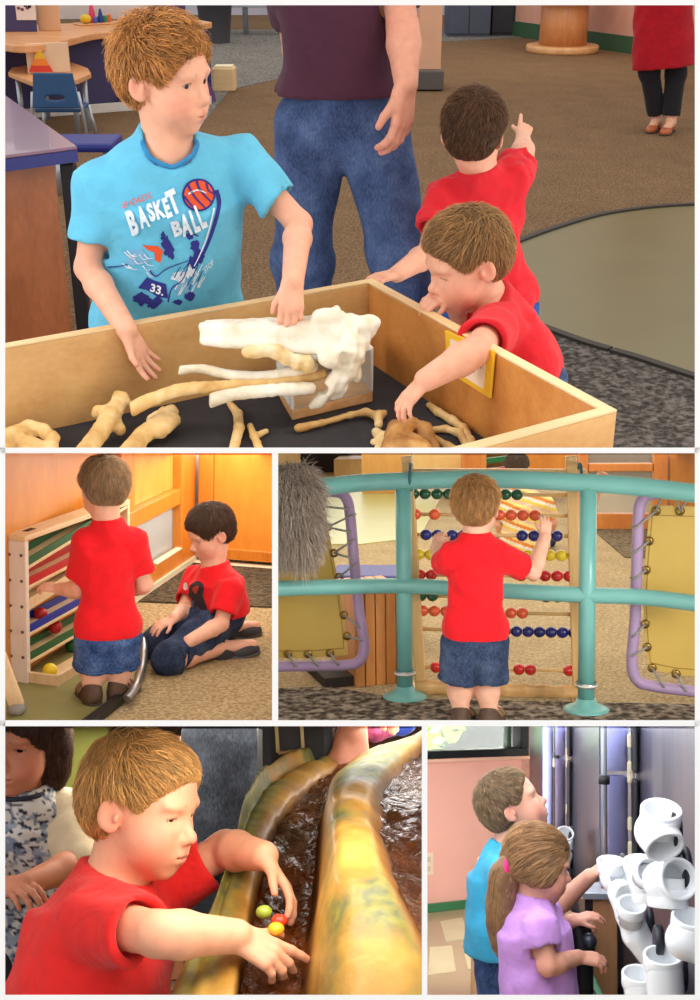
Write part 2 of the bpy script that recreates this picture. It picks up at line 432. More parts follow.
def frame(f, u):
    f = nrm(f); x = nrm(np.cross(f, V(u))); return np.array([x, f, np.cross(x, f)]).T    # columns: person's right, forward, up
def head_field(fd, C, R, h, T, o):
    """adds a head with face and ears; T collects skin tints (centre, radius, colour, strength)"""
    P = lambda x, y, z: V(C)+R @ (V(x, y, z)*h)
    rz = lambda a: R @ rotz(a)
    E = lambda c, r, k=.02, op=1, Q=None: fd.ell(P(*c), V(r)*h, R if Q is None else Q, k*h*5, op)
    E((0, -.07, .13), (.36, .44, .37)); E((0, .10, -.12), (.285, .27, .33), .03)
    E((0, .15, -.33), (.185, .18, .15), .03); E((0, .265, -.42), (.085, .08, .07), .025)
    for s in (-1, 1):
        E((.155*s, .215, -.215), (.125, .13, .13), .03)
        E((.15*s, .405, -.01), (.085, .085, .06), .012, -1)
        E((.13*s, .305, .075), (.12, .05, .035), .014)
    fd.cap(P(0, .325, .0), P(0, .415, -.13), .028*h, .045*h, .03*h)
    E((0, .432, -.152), (.048, .048, .044), .008)
    for s in (-1, 1):
        E((.046*s, .392, -.172), (.034, .042, .032), .006)
        E((.022*s, .425, -.198), (.014, .018, .012), .003, -1)
        E((.15*s, .268, -.012), (.072, .072, .072), .006)
        op = o.get('open', .5)
        E((.15*s, .345, -.014-.018*(1-op)), (.054, .05, .006+.022*op), .0015, -1)
        # ear
        Q = rz(s*.42)
        E((.36*s, -.085, -.07), (.028, .085, .125), .006, 1, Q); E((.335*s, -.055, -.155), (.028, .045, .052), .006, 1, Q)
        E((.386*s, -.062, -.065), (.022, .05, .08), .004, -1, Q); E((.365*s, -.02, -.085), (.02, .022, .035), .004, 1, Q)
    mo = o.get('mouth', 0.0)
    E((0, .345, -.285), (.10, .06, .06), .02)
    E((0, .388, -.277), (.078, .035, .02), .006); E((0, .376, -.322-.02*mo), (.066, .038, .026), .006)
    fd.cap(P(-.075, .395, -.30), P(.075, .395, -.30), (.006+.012*mo)*h, (.006+.012*mo)*h, .003, -1)
    E((0, .41, -.30), (.05, .03, .004+.018*mo), .002, -1)
    # inherent colours
    T += [(P(0, .40, -.278), .05*h, LIP, .8), (P(.05, .39, -.287), .035*h, LIP, .7), (P(-.05, .39, -.287), .035*h, LIP, .7), (P(0, .39, -.325-.02*mo), .055*h, LIP, .85),
          (P(.2, .28, -.2), .17*h, BLUSH, .5), (P(-.2, .28, -.2), .17*h, BLUSH, .5), (P(0, .45, -.16), .08*h, BLUSH, .3)]
    bc = o.get('brow', BROW)
    for s in (-1, 1):
        T += [(P(.37*s, -.08, -.06), .16*h, BLUSH, .35)]
        for q in range(6): T.append((P((.085+.03*q)*s, .372-.013*q-.004*q*q*.8, .078+.014*math.sin(q*.6)), .021*h, bc, o.get('browk', .6)))
        for q in range(7):
            a = (q-3)/2.8; T.append((P((.15+.058*a)*s, .345-.02*a*a, -.006+(.018*(1-a*a)+.004)*op-.024*(1-op)), .0155*h, LASH, .9))
    return P
def hand_field(fd, wr, d, dorsal, L, side, curl=.35, spread=.12, thumb=.5, curls=None, T=None, point=False):
    """a palm, four fingers with knuckle bends and a thumb; side +1 right, -1 left"""
    y = nrm(d); z = nrm(V(dorsal)-y*np.dot(V(dorsal), y)); x = -np.cross(y, z)*side   # towards the thumb
    B = np.array([x, y, z]).T; P = lambda a, b, c: V(wr)+B @ (V(a, b, c)*L)
    lo, hi = [], []
    kn = [(.165, .50), (.058, .53), (-.052, .51), (-.15, .46)]
    for a, b in kn: fd.cap(P(a*.62, .06, 0), P(a, b, 0), .088*L, .07*L, .05*L)
    fd.cap(P(.12, .12, -.03), P(.2, .3, -.04), .085*L, .07*L, .06*L)
    lens = [(.215, .135, .10), (.235, .15, .105), (.22, .14, .10), (.17, .105, .09)]
    cs = curls or [curl]*4; pts = []
    for i, (a, b) in enumerate(kn):
        sp = spread*(1.5-i); c = cs[i]; p = P(a, b-.02, .01); ang = c*.7; r = [.064, .058, .054, .046][0 if i < 3 else 1]*L; r = r*(.9 if i == 3 else 1)
        for q in range(3):
            dv = B @ V(math.sin(sp)*math.cos(ang), math.cos(sp)*math.cos(ang), -math.sin(ang)); e = p+dv*lens[i][q]*L
            fd.cap(p, e, r, r*.9, .012*L if q == 0 else .02*L); p = e; r *= .9; ang += c*[1.1, .8, 0][q]
        pts.append(p)
    tv = B @ nrm(V(.62*thumb+.3, .75, -.35)); p = P(.2, .27, -.04)
    e = p+tv*.19*L; fd.cap(p, e, .07*L, .06*L, .03*L); tv2 = nrm(tv+B @ V(-.25, .25, -.12)); f = e+tv2*.15*L; fd.cap(e, f, .06*L, .048*L, .015*L); pts.append(f)
    if T is not None:
        for p in pts: T.append((p, .1*L, BLUSH, .35))
        for a, b in kn: T.append((P(a, b, .07), .07*L, BLUSH, .25))
    al = np.array(pts+[V(wr), P(.2, .3, 0), P(-.2, .5, .0)]); return al.min(0)-.09*L, al.max(0)+.09*L
def paint(Vt, base, T):
    c = np.tile(base, (len(Vt), 1))
    for p, r, col, k in T:
        d = np.linalg.norm(Vt-V(p), axis=1); w = (sstep(1-d/(r*1.25))*k)[:, None]; m = w[:, 0] > 0
        c[m] = c[m]*(1-w[m])+np.asarray(col)*w[m]
    return c
HAIRP = dict(bangs=1.0, length=.2, lift=.09, n=4200, rad=.0009, t=.03, fringe=(0, 1, -.4), whorl=(0, -.25, .5), spiky=.12, jitter=.3, top=0.0, cut=(0, .53, -.12, .5, .49, .41), nape=-.34)
def hair_mesh(C, R, h, color, o, seed):
    o = dict(HAIRP, **o); g = np.random.default_rng(seed); fd = Field(); P = lambda x, y, z: V(C)+R @ (V(x, y, z)*h)
    t = o['t']; fd.ell(P(0, -.07, .13+o['top']*.5), V(.36+t, .44+t, .37+t+o['top']*.5)*h, R); fd.ell(P(0, -.24, -.08), V(.285+t*.6, .25+t*.6, .26)*h, R, .03)
    for e in o.get('extra', []): fd.ell(P(*e[0]), V(e[1])*h, R, .03)
    fd.warp(folds(.0022*h/.2, .02*h/.2, seed))
    c = o['cut']; fd.ell(P(*c[:3]), V(c[3:])*h, R, .012*h*5, -1)
    if o.get('ears', True):
        for s in (-1, 1): fd.ell(P(.42*s, .0, -.16), V(.16, .15, .2)*h, R, .02, -1)
    fd.half(P(0, -.2, o['nape']), R @ V(0, .12, -1), .01)
    Vt, Q = fd.mesh(.0045*h/.2); nm = vnormals(Vt, Q)
    if np.mean(np.einsum('ij,ij->i', nm, Vt-P(0, -.07, .1))) < 0: nm = -nm
    base = lin(color); vs = [Vt]; fs = [Q]; cs = [np.tile(base*.85, (len(Vt), 1))*(1+.10*folds(1, .012, seed+1)(*Vt.T))[:, None].clip(.6, 1.4)]
    ok = np.argwhere(np.linalg.norm(Vt-V(C), axis=1) > .3*h)[:, 0]
    o['n'] = int(o['n']*1.25); clump = folds(1, .016*h/.2, seed+7)(*Vt.T); kd = KDTree(len(Vt)); [kd.insert(Vector(v_), i_) for i_, v_ in enumerate(Vt)]; kd.balance(); pick = g.choice(ok, size=o['n'], replace=o['n'] > len(ok)); W = P(*o['whorl']); dn = R @ V(0, 0, -1); fr = R @ nrm(o['fringe']); b = len(Vt); seg = 5
    for i in pick:
        p = Vt[i].copy(); n = nm[i]; q = R.T @ (p-V(C))/h
        wf = np.clip((q[1]+.15)/.4, 0, 1)*np.clip((q[2]-.1)/.25, 0, 1)
        d = (p-W)/h*(1.3)+dn*.5*np.clip(.6-q[2], 0, 1)+fr*wf*1.2+g.normal(size=3)*o['jitter']*.5
        d = d-n*np.dot(d, n); d = d/(np.linalg.norm(d)+1e-9); ln = o['length']*h*g.uniform(.6, 1.25)*(1 if q[2] > .05 else .62)*(1-.62*np.clip((q[1]-.08)/.25, 0, 1)*o['bangs'])
        lf = o['lift']+o['spiky']*g.uniform(-.3, 1.6)*np.clip(q[2]*2.2+.2, 0, 1)+.10*clump[i]; r0 = o['rad']*g.uniform(.7, 1.6)*h/.2; ring = []; pp = p-n*.001; nn = n; dd = d; jit = g.normal(size=3)*o['jitter']*.25; sg = ln/(seg-1)
        for s_ in range(seg):
            f_ = s_/(seg-1); r = r0*(1-f_*.8); x = np.cross(dd, nn); off = nn*(.0012+max(lf, -.02)*ln*math.sin(f_*1.6)+.0006*s_*g.random())
            ring += [pp+off+x*r, pp+off+nn*r*1.2, pp+off-x*r]
            pp = pp+dd*sg; j = kd.find(pp)[1]; nn = nm[j]; pp = pp-nn*np.dot(pp-Vt[j], nn)
            dd = dd+jit*.5+dn*.22*np.clip(.5-(R.T @ (pp-V(C))/h)[2], 0, 1); dd = dd-nn*np.dot(dd, nn); dd = dd/(np.linalg.norm(dd)+1e-9)
        vs.append(np.array(ring)); cs.append(np.tile(base*g.uniform(.7, 1.35)*(1+.5*np.clip(clump[i], -.9, 1.2)), (len(ring), 1)))
        qd = []
        for s_ in range(seg-1):
            for k in range(3): qd.append([b+s_*3+k, b+s_*3+(k+1) % 3, b+(s_+1)*3+(k+1) % 3, b+(s_+1)*3+k])
        fs.append(np.array(qd)); b += len(ring)
    return np.concatenate(vs), np.concatenate(fs), np.clip(np.concatenate(cs), 0, 1)
def eye_mesh(c, R, r, gaze, iris=(85, 110, 130)):
    m = MB().ball((0, 0, 0), r, 28, 20); vt = np.array(m.v); g = nrm(R @ nrm(gaze)); ca = vt @ g/r; col = np.tile(lin((235, 228, 222)), (len(vt), 1))
    col[ca > .80] = lin(iris); col[ca > .94] = lin((12, 10, 10))
    return vt+V(c), m.f, col
class Person:
    def __init__(s, K, label, cat, loc, J, group=None):
        s.K = K; s.J = {k: (V(v) if k not in ('h',) else v) for k, v in J.items()}; s.root = thing(K, 'person', label, cat, loc, group)
        J = s.J; s.h = J['h']; s.b = s.h/.2; s.T = []; s.fine = []
        s.Pm = (J['hipR']+J['hipL'])/2; s.Nk = J['neck']; s.up = nrm(s.Nk-s.Pm); rv = nrm(J['shR']-J['shL']); s.fv = nrm(np.cross(s.up, rv)); s.rv = np.cross(s.fv, s.up)
        s.sw = np.linalg.norm(J['shR']-J['shL']); s.L = np.linalg.norm(s.Nk-s.Pm); s.TR = np.array([s.rv, s.fv, s.up]).T
        s.HR = frame(J['f'], J['u']) if 'f' in J else None
    def torso(s, fd, e, k=.03, only=None):
        sw, L, c = s.sw, s.L, s.Pm; d = s.dep
        fd.ell(c+s.up*L*.68, V(sw*.5+e, sw*.30*d+e, L*.36+e), s.TR, k)
        fd.ell(c+s.up*L*.34+s.fv*sw*.03*s.belly, V(sw*.40*s.wide+e, sw*(.27+.06*s.belly)*d+e, L*.34+e), s.TR, k)
        fd.ell(c+s.up*L*.06-s.fv*sw*.03, V(sw*.43*s.wide+e, sw*.33*d+e, L*.24+e), s.TR, k)
        for q in ('R', 'L'): fd.cap(s.Nk-s.up*L*.07, s.J['sh'+q], s.ra*1.0+e, s.ra*1.05+e, k)
    def body(s, hands, skin=SKIN, ra=.034, rf=.03, rw=.021, rt=.055, rc=.04, belly=.6, dep=1.0, wide=1.0, neck=.036, hl=.58, head={}, res=.0065, hres=.0028, legs=True, eyes=True, gaze=(0, 1, 0), hairless=False, iris=(85, 110, 130), shade=None):
        J, b = s.J, s.b; s.ra = ra*b; s.rf = rf*b; s.rw = rw*b; s.rt = rt*b; s.rc = rc*b; s.belly = belly; s.dep = dep; s.wide = wide; s.neckr = neck*b
        fd = Field(); s.torso(fd, 0)
        for q in 'RL':
            if 'el'+q in J:
                sh, el, wr = J['sh'+q], J['el'+q], J['wr'+q]
                fd.cap(sh, el, s.ra, s.rf*.95, .02*b); m = lerp(el, wr, .28); fd.cap(el, m, s.rf*.97, s.rf*1.02, .012*b); fd.cap(m, wr, s.rf*1.02, s.rw, .012*b)
            if legs and 'kn'+q in J:
                hp, kn, an = J['hip'+q], J['kn'+q], J['an'+q]
                fd.cap(hp, kn, s.rt*1.1, s.rc*1.02, .03*b); m = lerp(kn, an, .32)-nrm(np.cross(s.rv, nrm(an-kn)))*0; fd.cap(kn, m, s.rc, s.rc*1.03, .02*b); fd.cap(m, an, s.rc*1.03, s.rc*.66, .02*b)
                t = J.get('toe'+q)
                if t is not None: fd.cap(an, t, s.rc*.62, s.rc*.5, .02*b)
        if s.HR is not None:
            C = J['head']; h = s.h; s.P = head_field(fd, C, s.HR, h, s.T, head)
            fd.cap(C+s.HR @ (V(0, -.13, -.22)*h), s.Nk, s.neckr, s.neckr*1.05, .03*b)
            fd.cap(C+s.HR @ (V(0, -.02, -.32)*h), s.Nk+s.fv*.012*b, s.neckr*.8, s.neckr*.9, .03*b)
            s.fine.append((C-.62*h, C+.62*h, hres))
        for q, hd in hands.items():
            if hd is None: continue
            hd = dict(hd); d = hd.pop('d'); do = hd.pop('dorsal'); hr = hd.pop('res', hres*.95)
            lo, hi = hand_field(fd, J['wr'+q], d, do, hl*h if s.HR is not None else hl*s.h, 1 if q == 'R' else -1, T=s.T, **hd); s.fine.append((lo, hi, hr))
        for e in ('R', 'L'):
            if 'el'+e in J: s.T.append((J['el'+e], .05*b, BLUSH, .25))
            if 'kn'+e in J: s.T.append((J['kn'+e], .06*b, BLUSH, .25))
        Vt, Q = fd.mesh(res, s.fine); c = paint(Vt, skin, s.T)
        s.bodyo = meshobj(s.K, 'body', Vt, Q, colmat('skin', .48, .12, .06, 500, .35), s.root, True, c)
        if s.HR is not None and eyes:
            for sg in (-1, 1):
                v, f, c = eye_mesh(s.P(.15*sg, .268, -.012), s.HR, .0655*s.h, gaze, iris); meshobj(s.K, 'eye', v, f, colmat('eyeball', .12, spec=.6), s.bodyo, True, c)
        return s
    def hair(s, color, o={}, seed=1):
        v, f, c = hair_mesh(s.J['head'], s.HR, s.h, color, o, seed)
        s.hairo = meshobj(s.K, 'hair', v, f, colmat('hair', .42, spec=.35), s.root, True, c); return s
    def shirt(s, mat, name='shirt', sleeve=.62, e=.010, hem=-.1, flare=1.12, sl_r=1.45, seed=3, amp=.004, wl=.07, neckhole=1.15, res=.006, vneck=0.0, body_sq=.76, sl_dir=None, colors=None, hemtilt=0.0, label=None, nf=.010):
        fd = Field(); J, b = s.J, s.b; e = e*b; s.torso(fd, e, .03)
        a = s.Pm+s.up*(hem*s.L); bb = s.Pm+s.up*s.L*.74; w0 = s.sw*.49*flare+e
        fd.cone(a, bb, w0, s.sw*.46+e, .03, 1, (1, body_sq*s.dep), s.rv)
        fd.cap(J['hipR']+s.up*.04*b, J['hipL']+s.up*.04*b, s.rt*1.08+e+.006*b, None, .04)
        for q in 'RL':
            if 'el'+q not in J: continue
            sh, el, wr = J['sh'+q], J['el'+q], J['wr'+q]
            if sleeve <= 1: end = lerp(sh, el, sleeve); fd.cone(sh-nrm(el-sh)*.012*b, end, s.ra*1.18+e, s.ra*sl_r+e*.4, .022*b); fd.cap(sh, lerp(sh, el, .35*sleeve), s.ra*1.1+e, s.ra*1.1+e, .02*b)
            else:
                end = lerp(el, wr, sleeve-1); fd.cap(sh, el, s.ra*1.12+e, s.ra*1.05+e*.8, .02*b); fd.cone(el, end, s.ra*1.05+e*.8, s.rf*.9+e*.8, .02*b)
        if s.HR is not None: fd.cap(s.Nk+(J['head']+s.HR @ (V(0, -.13, -.22)*s.h)-s.Nk)*.5, s.Nk, s.neckr*1.05+e, s.neckr*1.1+e, .03*b)
        fd.warp(folds(amp*b, wl*b, seed, (1, 1, .55)))
        for q in 'RL':
            if 'el'+q not in J: continue
            sh, el, wr = J['sh'+q], J['el'+q], J['wr'+q]
            if sleeve <= 1:
                d = nrm(el-sh); end = lerp(sh, el, sleeve); fd.cone(end-d*.03*b, end+d*.03*b, (s.ra*sl_r+e*.4)*.72, (s.ra*sl_r+e*.4)*.86, .002, -1)
        up2 = nrm(s.up+s.fv*hemtilt)
        fd.half(a, -up2, .004)
        nd = nrm((s.J['head']-s.Nk) if 'head' in J else s.up); nd = nrm(nd*.7+s.up*.3+s.fv*vneck)
        r = s.neckr*neckhole
        fd.cone(s.Nk-nd*.022*b+s.fv*nf*b, s.Nk+nd*.12*b+s.fv*(nf+.004)*b, r*.95, r*1.12, .004*b, -1)
        fd.cone(s.Nk+nd*.03*b, s.Nk+nd*.34*b, r*1.9, r*2.6, .006*b, -1)
        if s.__dict__.get('cutfn'): s.cutfn(fd)
        Vt, Q = fd.mesh(res); s.shirto = meshobj(s.K, name, Vt, Q, mat, s.root, True, colors(Vt) if colors else None)
        if label: s.shirto['label'] = label
        return s
    def band(s, mat, name='neckband', n=36, lift=.004, wid=.006, neckhole=1.2, nf=.012):
        """a ribbed neckband lying on the shirt round its neck opening"""
        t = bvh_of(s.shirto, s.K); nd = nrm((s.J['head']-s.Nk) if 'head' in s.J else s.up); nd = nrm(nd*.7+s.up*.3); x = nrm(np.cross(nd, s.fv)); y = np.cross(x, nd); pts = []
        for k in range(n):
            a = 2*math.pi*k/n; q = s.Nk+s.fv*nf*s.b+(x*math.cos(a)+y*math.sin(a))*s.neckr*neckhole*1.08+nd*.01*s.b
            hit = t.find_nearest(Vector(q)); pts.append(V(hit[0])+V(hit[1])*0.001)
        pts = [(pts[k-1]+pts[k]*2+pts[(k+1) % n])/4 for k in range(n)]
        MB().tube(pts, wid*s.b, 8, closed=True).build(s.K, name, mat, s.shirto)
    def legs_cloth(s, mat, name='shorts', end=.85, e=.012, r_end=1.35, waist=.1, seed=5, amp=.004, wl=.08, res=.0065, cuff=False, hiproom=1.0):
        """end <= 1: along the thigh; up to 2: along the shin"""
        fd = Field(); J, b = s.J, s.b; e = e*b; c = s.Pm
        fd.ell(c+s.up*s.L*.06-s.fv*s.sw*.03, V(s.sw*.43*s.wide*hiproom+e, s.sw*.33*s.dep*hiproom+e, s.L*.26+e), s.TR, .03)
        fd.ell(c+s.up*s.L*.2, V(s.sw*.40*s.wide+e, s.sw*.33*s.dep+e, s.L*.22+e), s.TR, .03); ends = []
        for q in 'RL':
            hp, kn, an = J['hip'+q], J['kn'+q], J['an'+q]
            if end <= 1.0:
                en = lerp(hp, kn, end); fd.cone(hp, en, s.rt*1.12+e, s.rc*r_end+e, .02*b); fd.ell(hp, s.rt*1.12+e, None, .02); ends.append((hp, en))
            else:
                en = lerp(kn, an, end-1); fd.cap(hp, kn, s.rt*1.12+e, s.rc*1.12+e, .02*b); fd.cone(lerp(kn, hp, .06), en, s.rc*1.12+e, s.rc*r_end*.8+e, .02*b); fd.ell(kn, s.rc*1.14+e, None, .02); ends.append((kn, en))
        fd.warp(folds(amp*b, wl*b, seed, (1, 1, 1)))
        for p, en in ends:
            d = nrm(en-p); r = (s.rc*(r_end if end <= 1 else r_end*.8)+e)*.86; fd.cone(en-d*.03*b, en+d*.02*b, r*.96, r, .002, -1)
        fd.half(c+s.up*waist*s.L, s.up, .005)
        Vt, Q = fd.mesh(res); o = s.pantso = meshobj(s.K, name, Vt, Q, mat, s.root, True)
        for p, en in (ends if cuff else []):
            d = nrm(en-p); r = s.rc*(r_end if end <= 1 else r_end*.8)+e; x = nrm(np.cross(d, s.fv)); y = np.cross(d, x)
            MB().tube([en-d*.012*b+(x*math.cos(a)+y*math.sin(a))*(r+.001) for a in np.linspace(0, 2*math.pi, 30)[:-1]], .0035*b, 6, closed=True).build(s.K, 'hem', mat, o)
        return s
    def shoe(s, q, mat, toe=None, up=(0, 0, 1), w=.034, ln=None, name='shoe', sole=None, low=False, strapmat=None):
        J, b = s.J, s.b; an = J['an'+q]; t = V(toe) if toe is not None else J['toe'+q]; up = nrm(up); d = t-an; d = nrm(d-up*np.dot(d, up)); x = np.cross(d, up)
        h0 = np.dot(an, up); ln = ln or np.linalg.norm(t-an)+.02*b; g = J.get('gnd', 0.0); base = an-up*(h0-g) if 'gnd' in J else an-up*.055*b
        fd = Field(); w = w*b; R = np.array([x, d, up]).T
        fd.ell(base-d*.01*b+up*.03*b, V(w*.85, .04*b, .045*b), R, .02*b); fd.ell(base+d*ln*.62+up*.018*b, V(w, ln*.42, .032*b), R, .03*b)
        if not low: fd.cap(base+up*.03*b, base+up*.06*b-d*.005*b, s.rc*.78, s.rc*.72, .02*b)
        fd.half(base+up*.002, -up, .004); Vt, Q = fd.mesh(.004*max(1, b*.8)); o = meshobj(s.K, name, Vt, Q, mat, s.root, True)
        f2 = Field(); f2.ell(base-d*.005*b+up*.006*b, V(w*.92, .047*b, .014*b), R, .02*b); f2.ell(base+d*ln*.6+up*.005*b, V(w*1.06, ln*.46, .012*b), R, .03*b); f2.half(base, -up, .003)
        Vt, Q = f2.mesh(.004*max(1, b*.8)); meshobj(s.K, 'sole', Vt, Q, sole or plain('rubber_sole', (60, 52, 45), .8), o, True)
        if strapmat:
            m = MB()
            for f_ in (.25, .5):
                c = base+d*ln*f_+up*(.04-.012*f_)*b
                m.tube([c+x*w*1.02*math.cos(a)+up*.026*b*(math.sin(a)-.2) for a in np.linspace(.1, math.pi-.1, 12)], .006*b, 6)
            m.build(s.K, 'strap', strapmat, o)
        return s
def bvh_of(o, K):
    loc = LOC[o]; v = [Vector(V(x.co)+loc) for x in o.data.vertices]; return BVHTree.FromPolygons(v, [list(p.vertices) for p in o.data.polygons])
def text_mesh(txt, size=1.0, bold=0.0):
    cu = bpy.data.curves.new('lettering', 'FONT'); cu.body = txt; cu.size = size; cu.offset = bold; cu.resolution_u = 3
    o = bpy.data.objects.new('lettering', cu); COL.objects.link(o); dg = bpy.context.evaluated_depsgraph_get(); me = bpy.data.meshes.new_from_object(o.evaluated_get(dg))
    v = np.array([x.co[:] for x in me.vertices]); f = [list(p.vertices) for p in me.polygons]
    bpy.data.objects.remove(o); bpy.data.curves.remove(cu); bpy.data.meshes.remove(me); return v[:, :2], f
def fine_tris(v2, f, step):
    """cuts a flat outline into small pieces so that it can follow a curved cloth"""
    bm = bmesh.new(); vs = [bm.verts.new((x, y, 0)) for x, y in v2]
    for q in f:
        try: bm.faces.new([vs[i] for i in q])
        except ValueError: pass
    lo = v2.min(0); hi = v2.max(0)
    for ax in (0, 1):
        n = V(1, 0, 0) if ax == 0 else V(0, 1, 0)
        for c in np.arange(lo[ax]+step, hi[ax], step):
            bmesh.ops.bisect_plane(bm, geom=list(bm.verts)+list(bm.edges)+list(bm.faces), plane_co=n*c, plane_no=n, dist=1e-6)
    bm.verts.ensure_lookup_table(); bm.verts.index_update()
    out = np.array([v.co[:2] for v in bm.verts]); ff = [[v.index for v in q.verts] for q in bm.faces]; bm.free(); return out, ff
def decal(K, target, name, v2, f, to_px, mat, lift=.0012, step=2.0, label=None, gap=.03):
    """a print on cloth: a flat outline laid onto the cloth surface"""
    p = np.array([to_px(x, y) for x, y in v2]); p, f = fine_tris(p, f, step); t = bvh_of(target, K); o = Vector((0, 0, K.H)); out = []; okv = []
    for x, y in p:
        d = Vector(nrm(K.dir(x, y))); h = t.ray_cast(o, d)
        if h[0] is None: out.append(V(0, 0, 0)); okv.append(False)
        else:
            n = V(h[1]); n = n if np.dot(n, V(d)) < 0 else -n; out.append(V(h[0])-V(d)*lift+n*lift*.5); okv.append(True)
    ff = [q for q in f if all(okv[i] for i in q)]
    if not ff: return None
    use = sorted({i for q in ff for i in q}); mp = {i: j for j, i in enumerate(use)}
    ob = meshobj(K, name, np.array([out[i] for i in use]), [[mp[i] for i in q] for q in ff], mat, target)
    if label: ob['label'] = label
    return ob
# ------------------------------------------------------------------ the five booths and the white walls that divide them
K1 = Room('bones', 350, 226, 0, 1.42, dict(b=450.5))
K2 = Room('ballrun', 139, 586, 14.5, 1.45, dict(t=450.5, b=723, r=275))
K3 = Room('abacus', 486, 586, 10.8, 1.30, dict(t=450.5, b=723, l=275))
K4 = Room('water', 213, 860, 8.5, .95, dict(t=723, r=424.7))
K5 = Room('pipes', 561, 860, 9.7, 1.5, dict(t=723, l=424.7))
WHITE = plain('white_paint', (250, 250, 250), .6, var=.01)
def ray(px, py, d): return CAM+wdir(px, py)*d
def slab(name, rect, d0, d1, inset):   # a wall that runs straight back from its front edge
    x0, y0, x1, y1 = rect; m = MB(); i = inset
    m.hexa([ray(x0, y1, d0), ray(x1, y1, d0), ray(x1-i[0], y1-i[1], d1), ray(x0+i[0], y1-i[1], d1)],
           [ray(x0, y0, d0), ray(x1, y0, d0), ray(x1-i[0], y0+i[1], d1), ray(x0+i[0], y0+i[1], d1)])
    o = m.build(K1, name, WHITE, origin=tuple(ray((x0+x1)/2, y1, d0))); return tag(o, kind='structure')
D0 = 1.15
slab('wall_upper', (-40, 447.6, 740, 453.2), D0, 9.0, (0, 1.6))
slab('wall_lower', (-40, 720.2, 740, 726.2), D0, 9.0, (0, 1.6))
slab('wall_middle', (272.0, 453, 278.2, 720.4), D0, 8.0, (1.6, 0))
slab('wall_centre', (421.8, 726, 427.4, 995.2), D0, 8.0, (1.6, 0))
slab('wall_left', (-40, -30, 5.2, 1030), D0, D0+.03, (.3, .3)); slab('wall_right', (694.8, -30, 740, 1030), D0, D0+.03, (.3, .3))
slab('wall_top', (5, -30, 695, 5.2), D0, D0+.03, (.3, .3)); slab('wall_bottom', (5, 994.8, 695, 1030), D0, D0+.03, (.3, .3))
def lamp(K, pos, target, size, energy, color=(1, 1, 1), name='added_lamp', spread=180, sy=None):  # an unseen area lamp added to brighten a booth
    l = bpy.data.lights.new(name, 'AREA'); l.energy = energy; l.color = color; l.size = size; l.spread = math.radians(spread)
    if sy: l.shape = 'RECTANGLE'; l.size_y = sy
    o = bpy.data.objects.new(name, l); COL.objects.link(o); W = K.W
    p = W @ Vector(pos); t = W @ Vector(target); q = (t-p).to_track_quat('-Z', 'Y'); o.matrix_world = Matrix.Translation(p) @ q.to_matrix().to_4x4(); o['booth'] = K.key; return o
def lamp_plane(K, px0, px1, py, y0, y1, energy, color=(1, 1, 1), name='added_lamp'):
    """an added flat lamp, unseen edge-on under the dividing wall, shining down into the booth"""
    c = (K.at(px0, py, y0)+K.at(px1, py, y0)+K.at(px0, py, y1)+K.at(px1, py, y1))/4
    a = K.at((px0+px1)/2, py, y0); b = K.at((px0+px1)/2, py, y1); wx = np.linalg.norm(K.at(px1, py, (y0+y1)/2)-K.at(px0, py, (y0+y1)/2)); y = nrm(b-a); x = nrm(K.at(px1, py, y0)-K.at(px0, py, y0)); x = nrm(x-y*np.dot(x, y)); z = np.cross(x, y)
    l = bpy.data.lights.new(name, 'AREA'); l.energy = energy; l.color = color; l.shape = 'RECTANGLE'; l.size = wx; l.size_y = np.linalg.norm(b-a)
    o = bpy.data.objects.new(name, l); COL.objects.link(o); M = np.eye(4); M[:3, 0] = x; M[:3, 1] = y; M[:3, 2] = z; M[:3, 3] = c-z*.004
    o.matrix_world = K.W @ Matrix(M.tolist()); return o
def floor(K, name, poly, z, mat, kind='structure'):
    m = MB(); P = [V(p[0], p[1], z) for p in poly]; m.prism(P, (0, 0, -.01)); o = m.build(K, name, mat); return tag(o, kind=kind)
def lamp_side(K, px, py0, py1, y0, y1, side, energy, color=(1, 1, 1), name='wall_lamp'):  # wall_lamp: an unseen area lamp added beside a dividing wall, not a fitting
    """an added flat lamp, unseen edge-on along an upright dividing wall; side +1 shines to the right, -1 to the left"""
    P = [K.at(px, py0, y0), K.at(px, py1, y0), K.at(px, py1, y1), K.at(px, py0, y1)]; c = sum(P)/4; y = nrm((P[3]+P[2])/2-(P[0]+P[1])/2); x = nrm((P[1]+P[2])/2-(P[0]+P[3])/2); x = nrm(x-y*np.dot(x, y)); z = np.cross(x, y)
    if z[0]*side > 0: x = -x; z = -z         # an area lamp shines along its own -z
    l = bpy.data.lights.new(name, 'AREA'); l.energy = energy; l.color = color; l.shape = 'RECTANGLE'; l.size = np.linalg.norm((P[1]+P[2])/2-(P[0]+P[3])/2); l.size_y = np.linalg.norm((P[3]+P[2])/2-(P[0]+P[1])/2)
    o = bpy.data.objects.new(name, l); COL.objects.link(o); M = np.eye(4); M[:3, 0] = x; M[:3, 1] = y; M[:3, 2] = z; M[:3, 3] = c-z*.004; o.matrix_world = K.W @ Matrix(M.tolist()); return o
# ================================================================== booth of bones: boys round a plywood bin
K = K1; L1 = K1.lay; A1 = K1.at
PLY = wood('birch_ply', (204, 154, 94), (222, 178, 118), (3, 12, 12)); PLYEDGE = wood('ply_edge', (205, 160, 105), (245, 222, 175), (1, 1, 160), .6, 0)
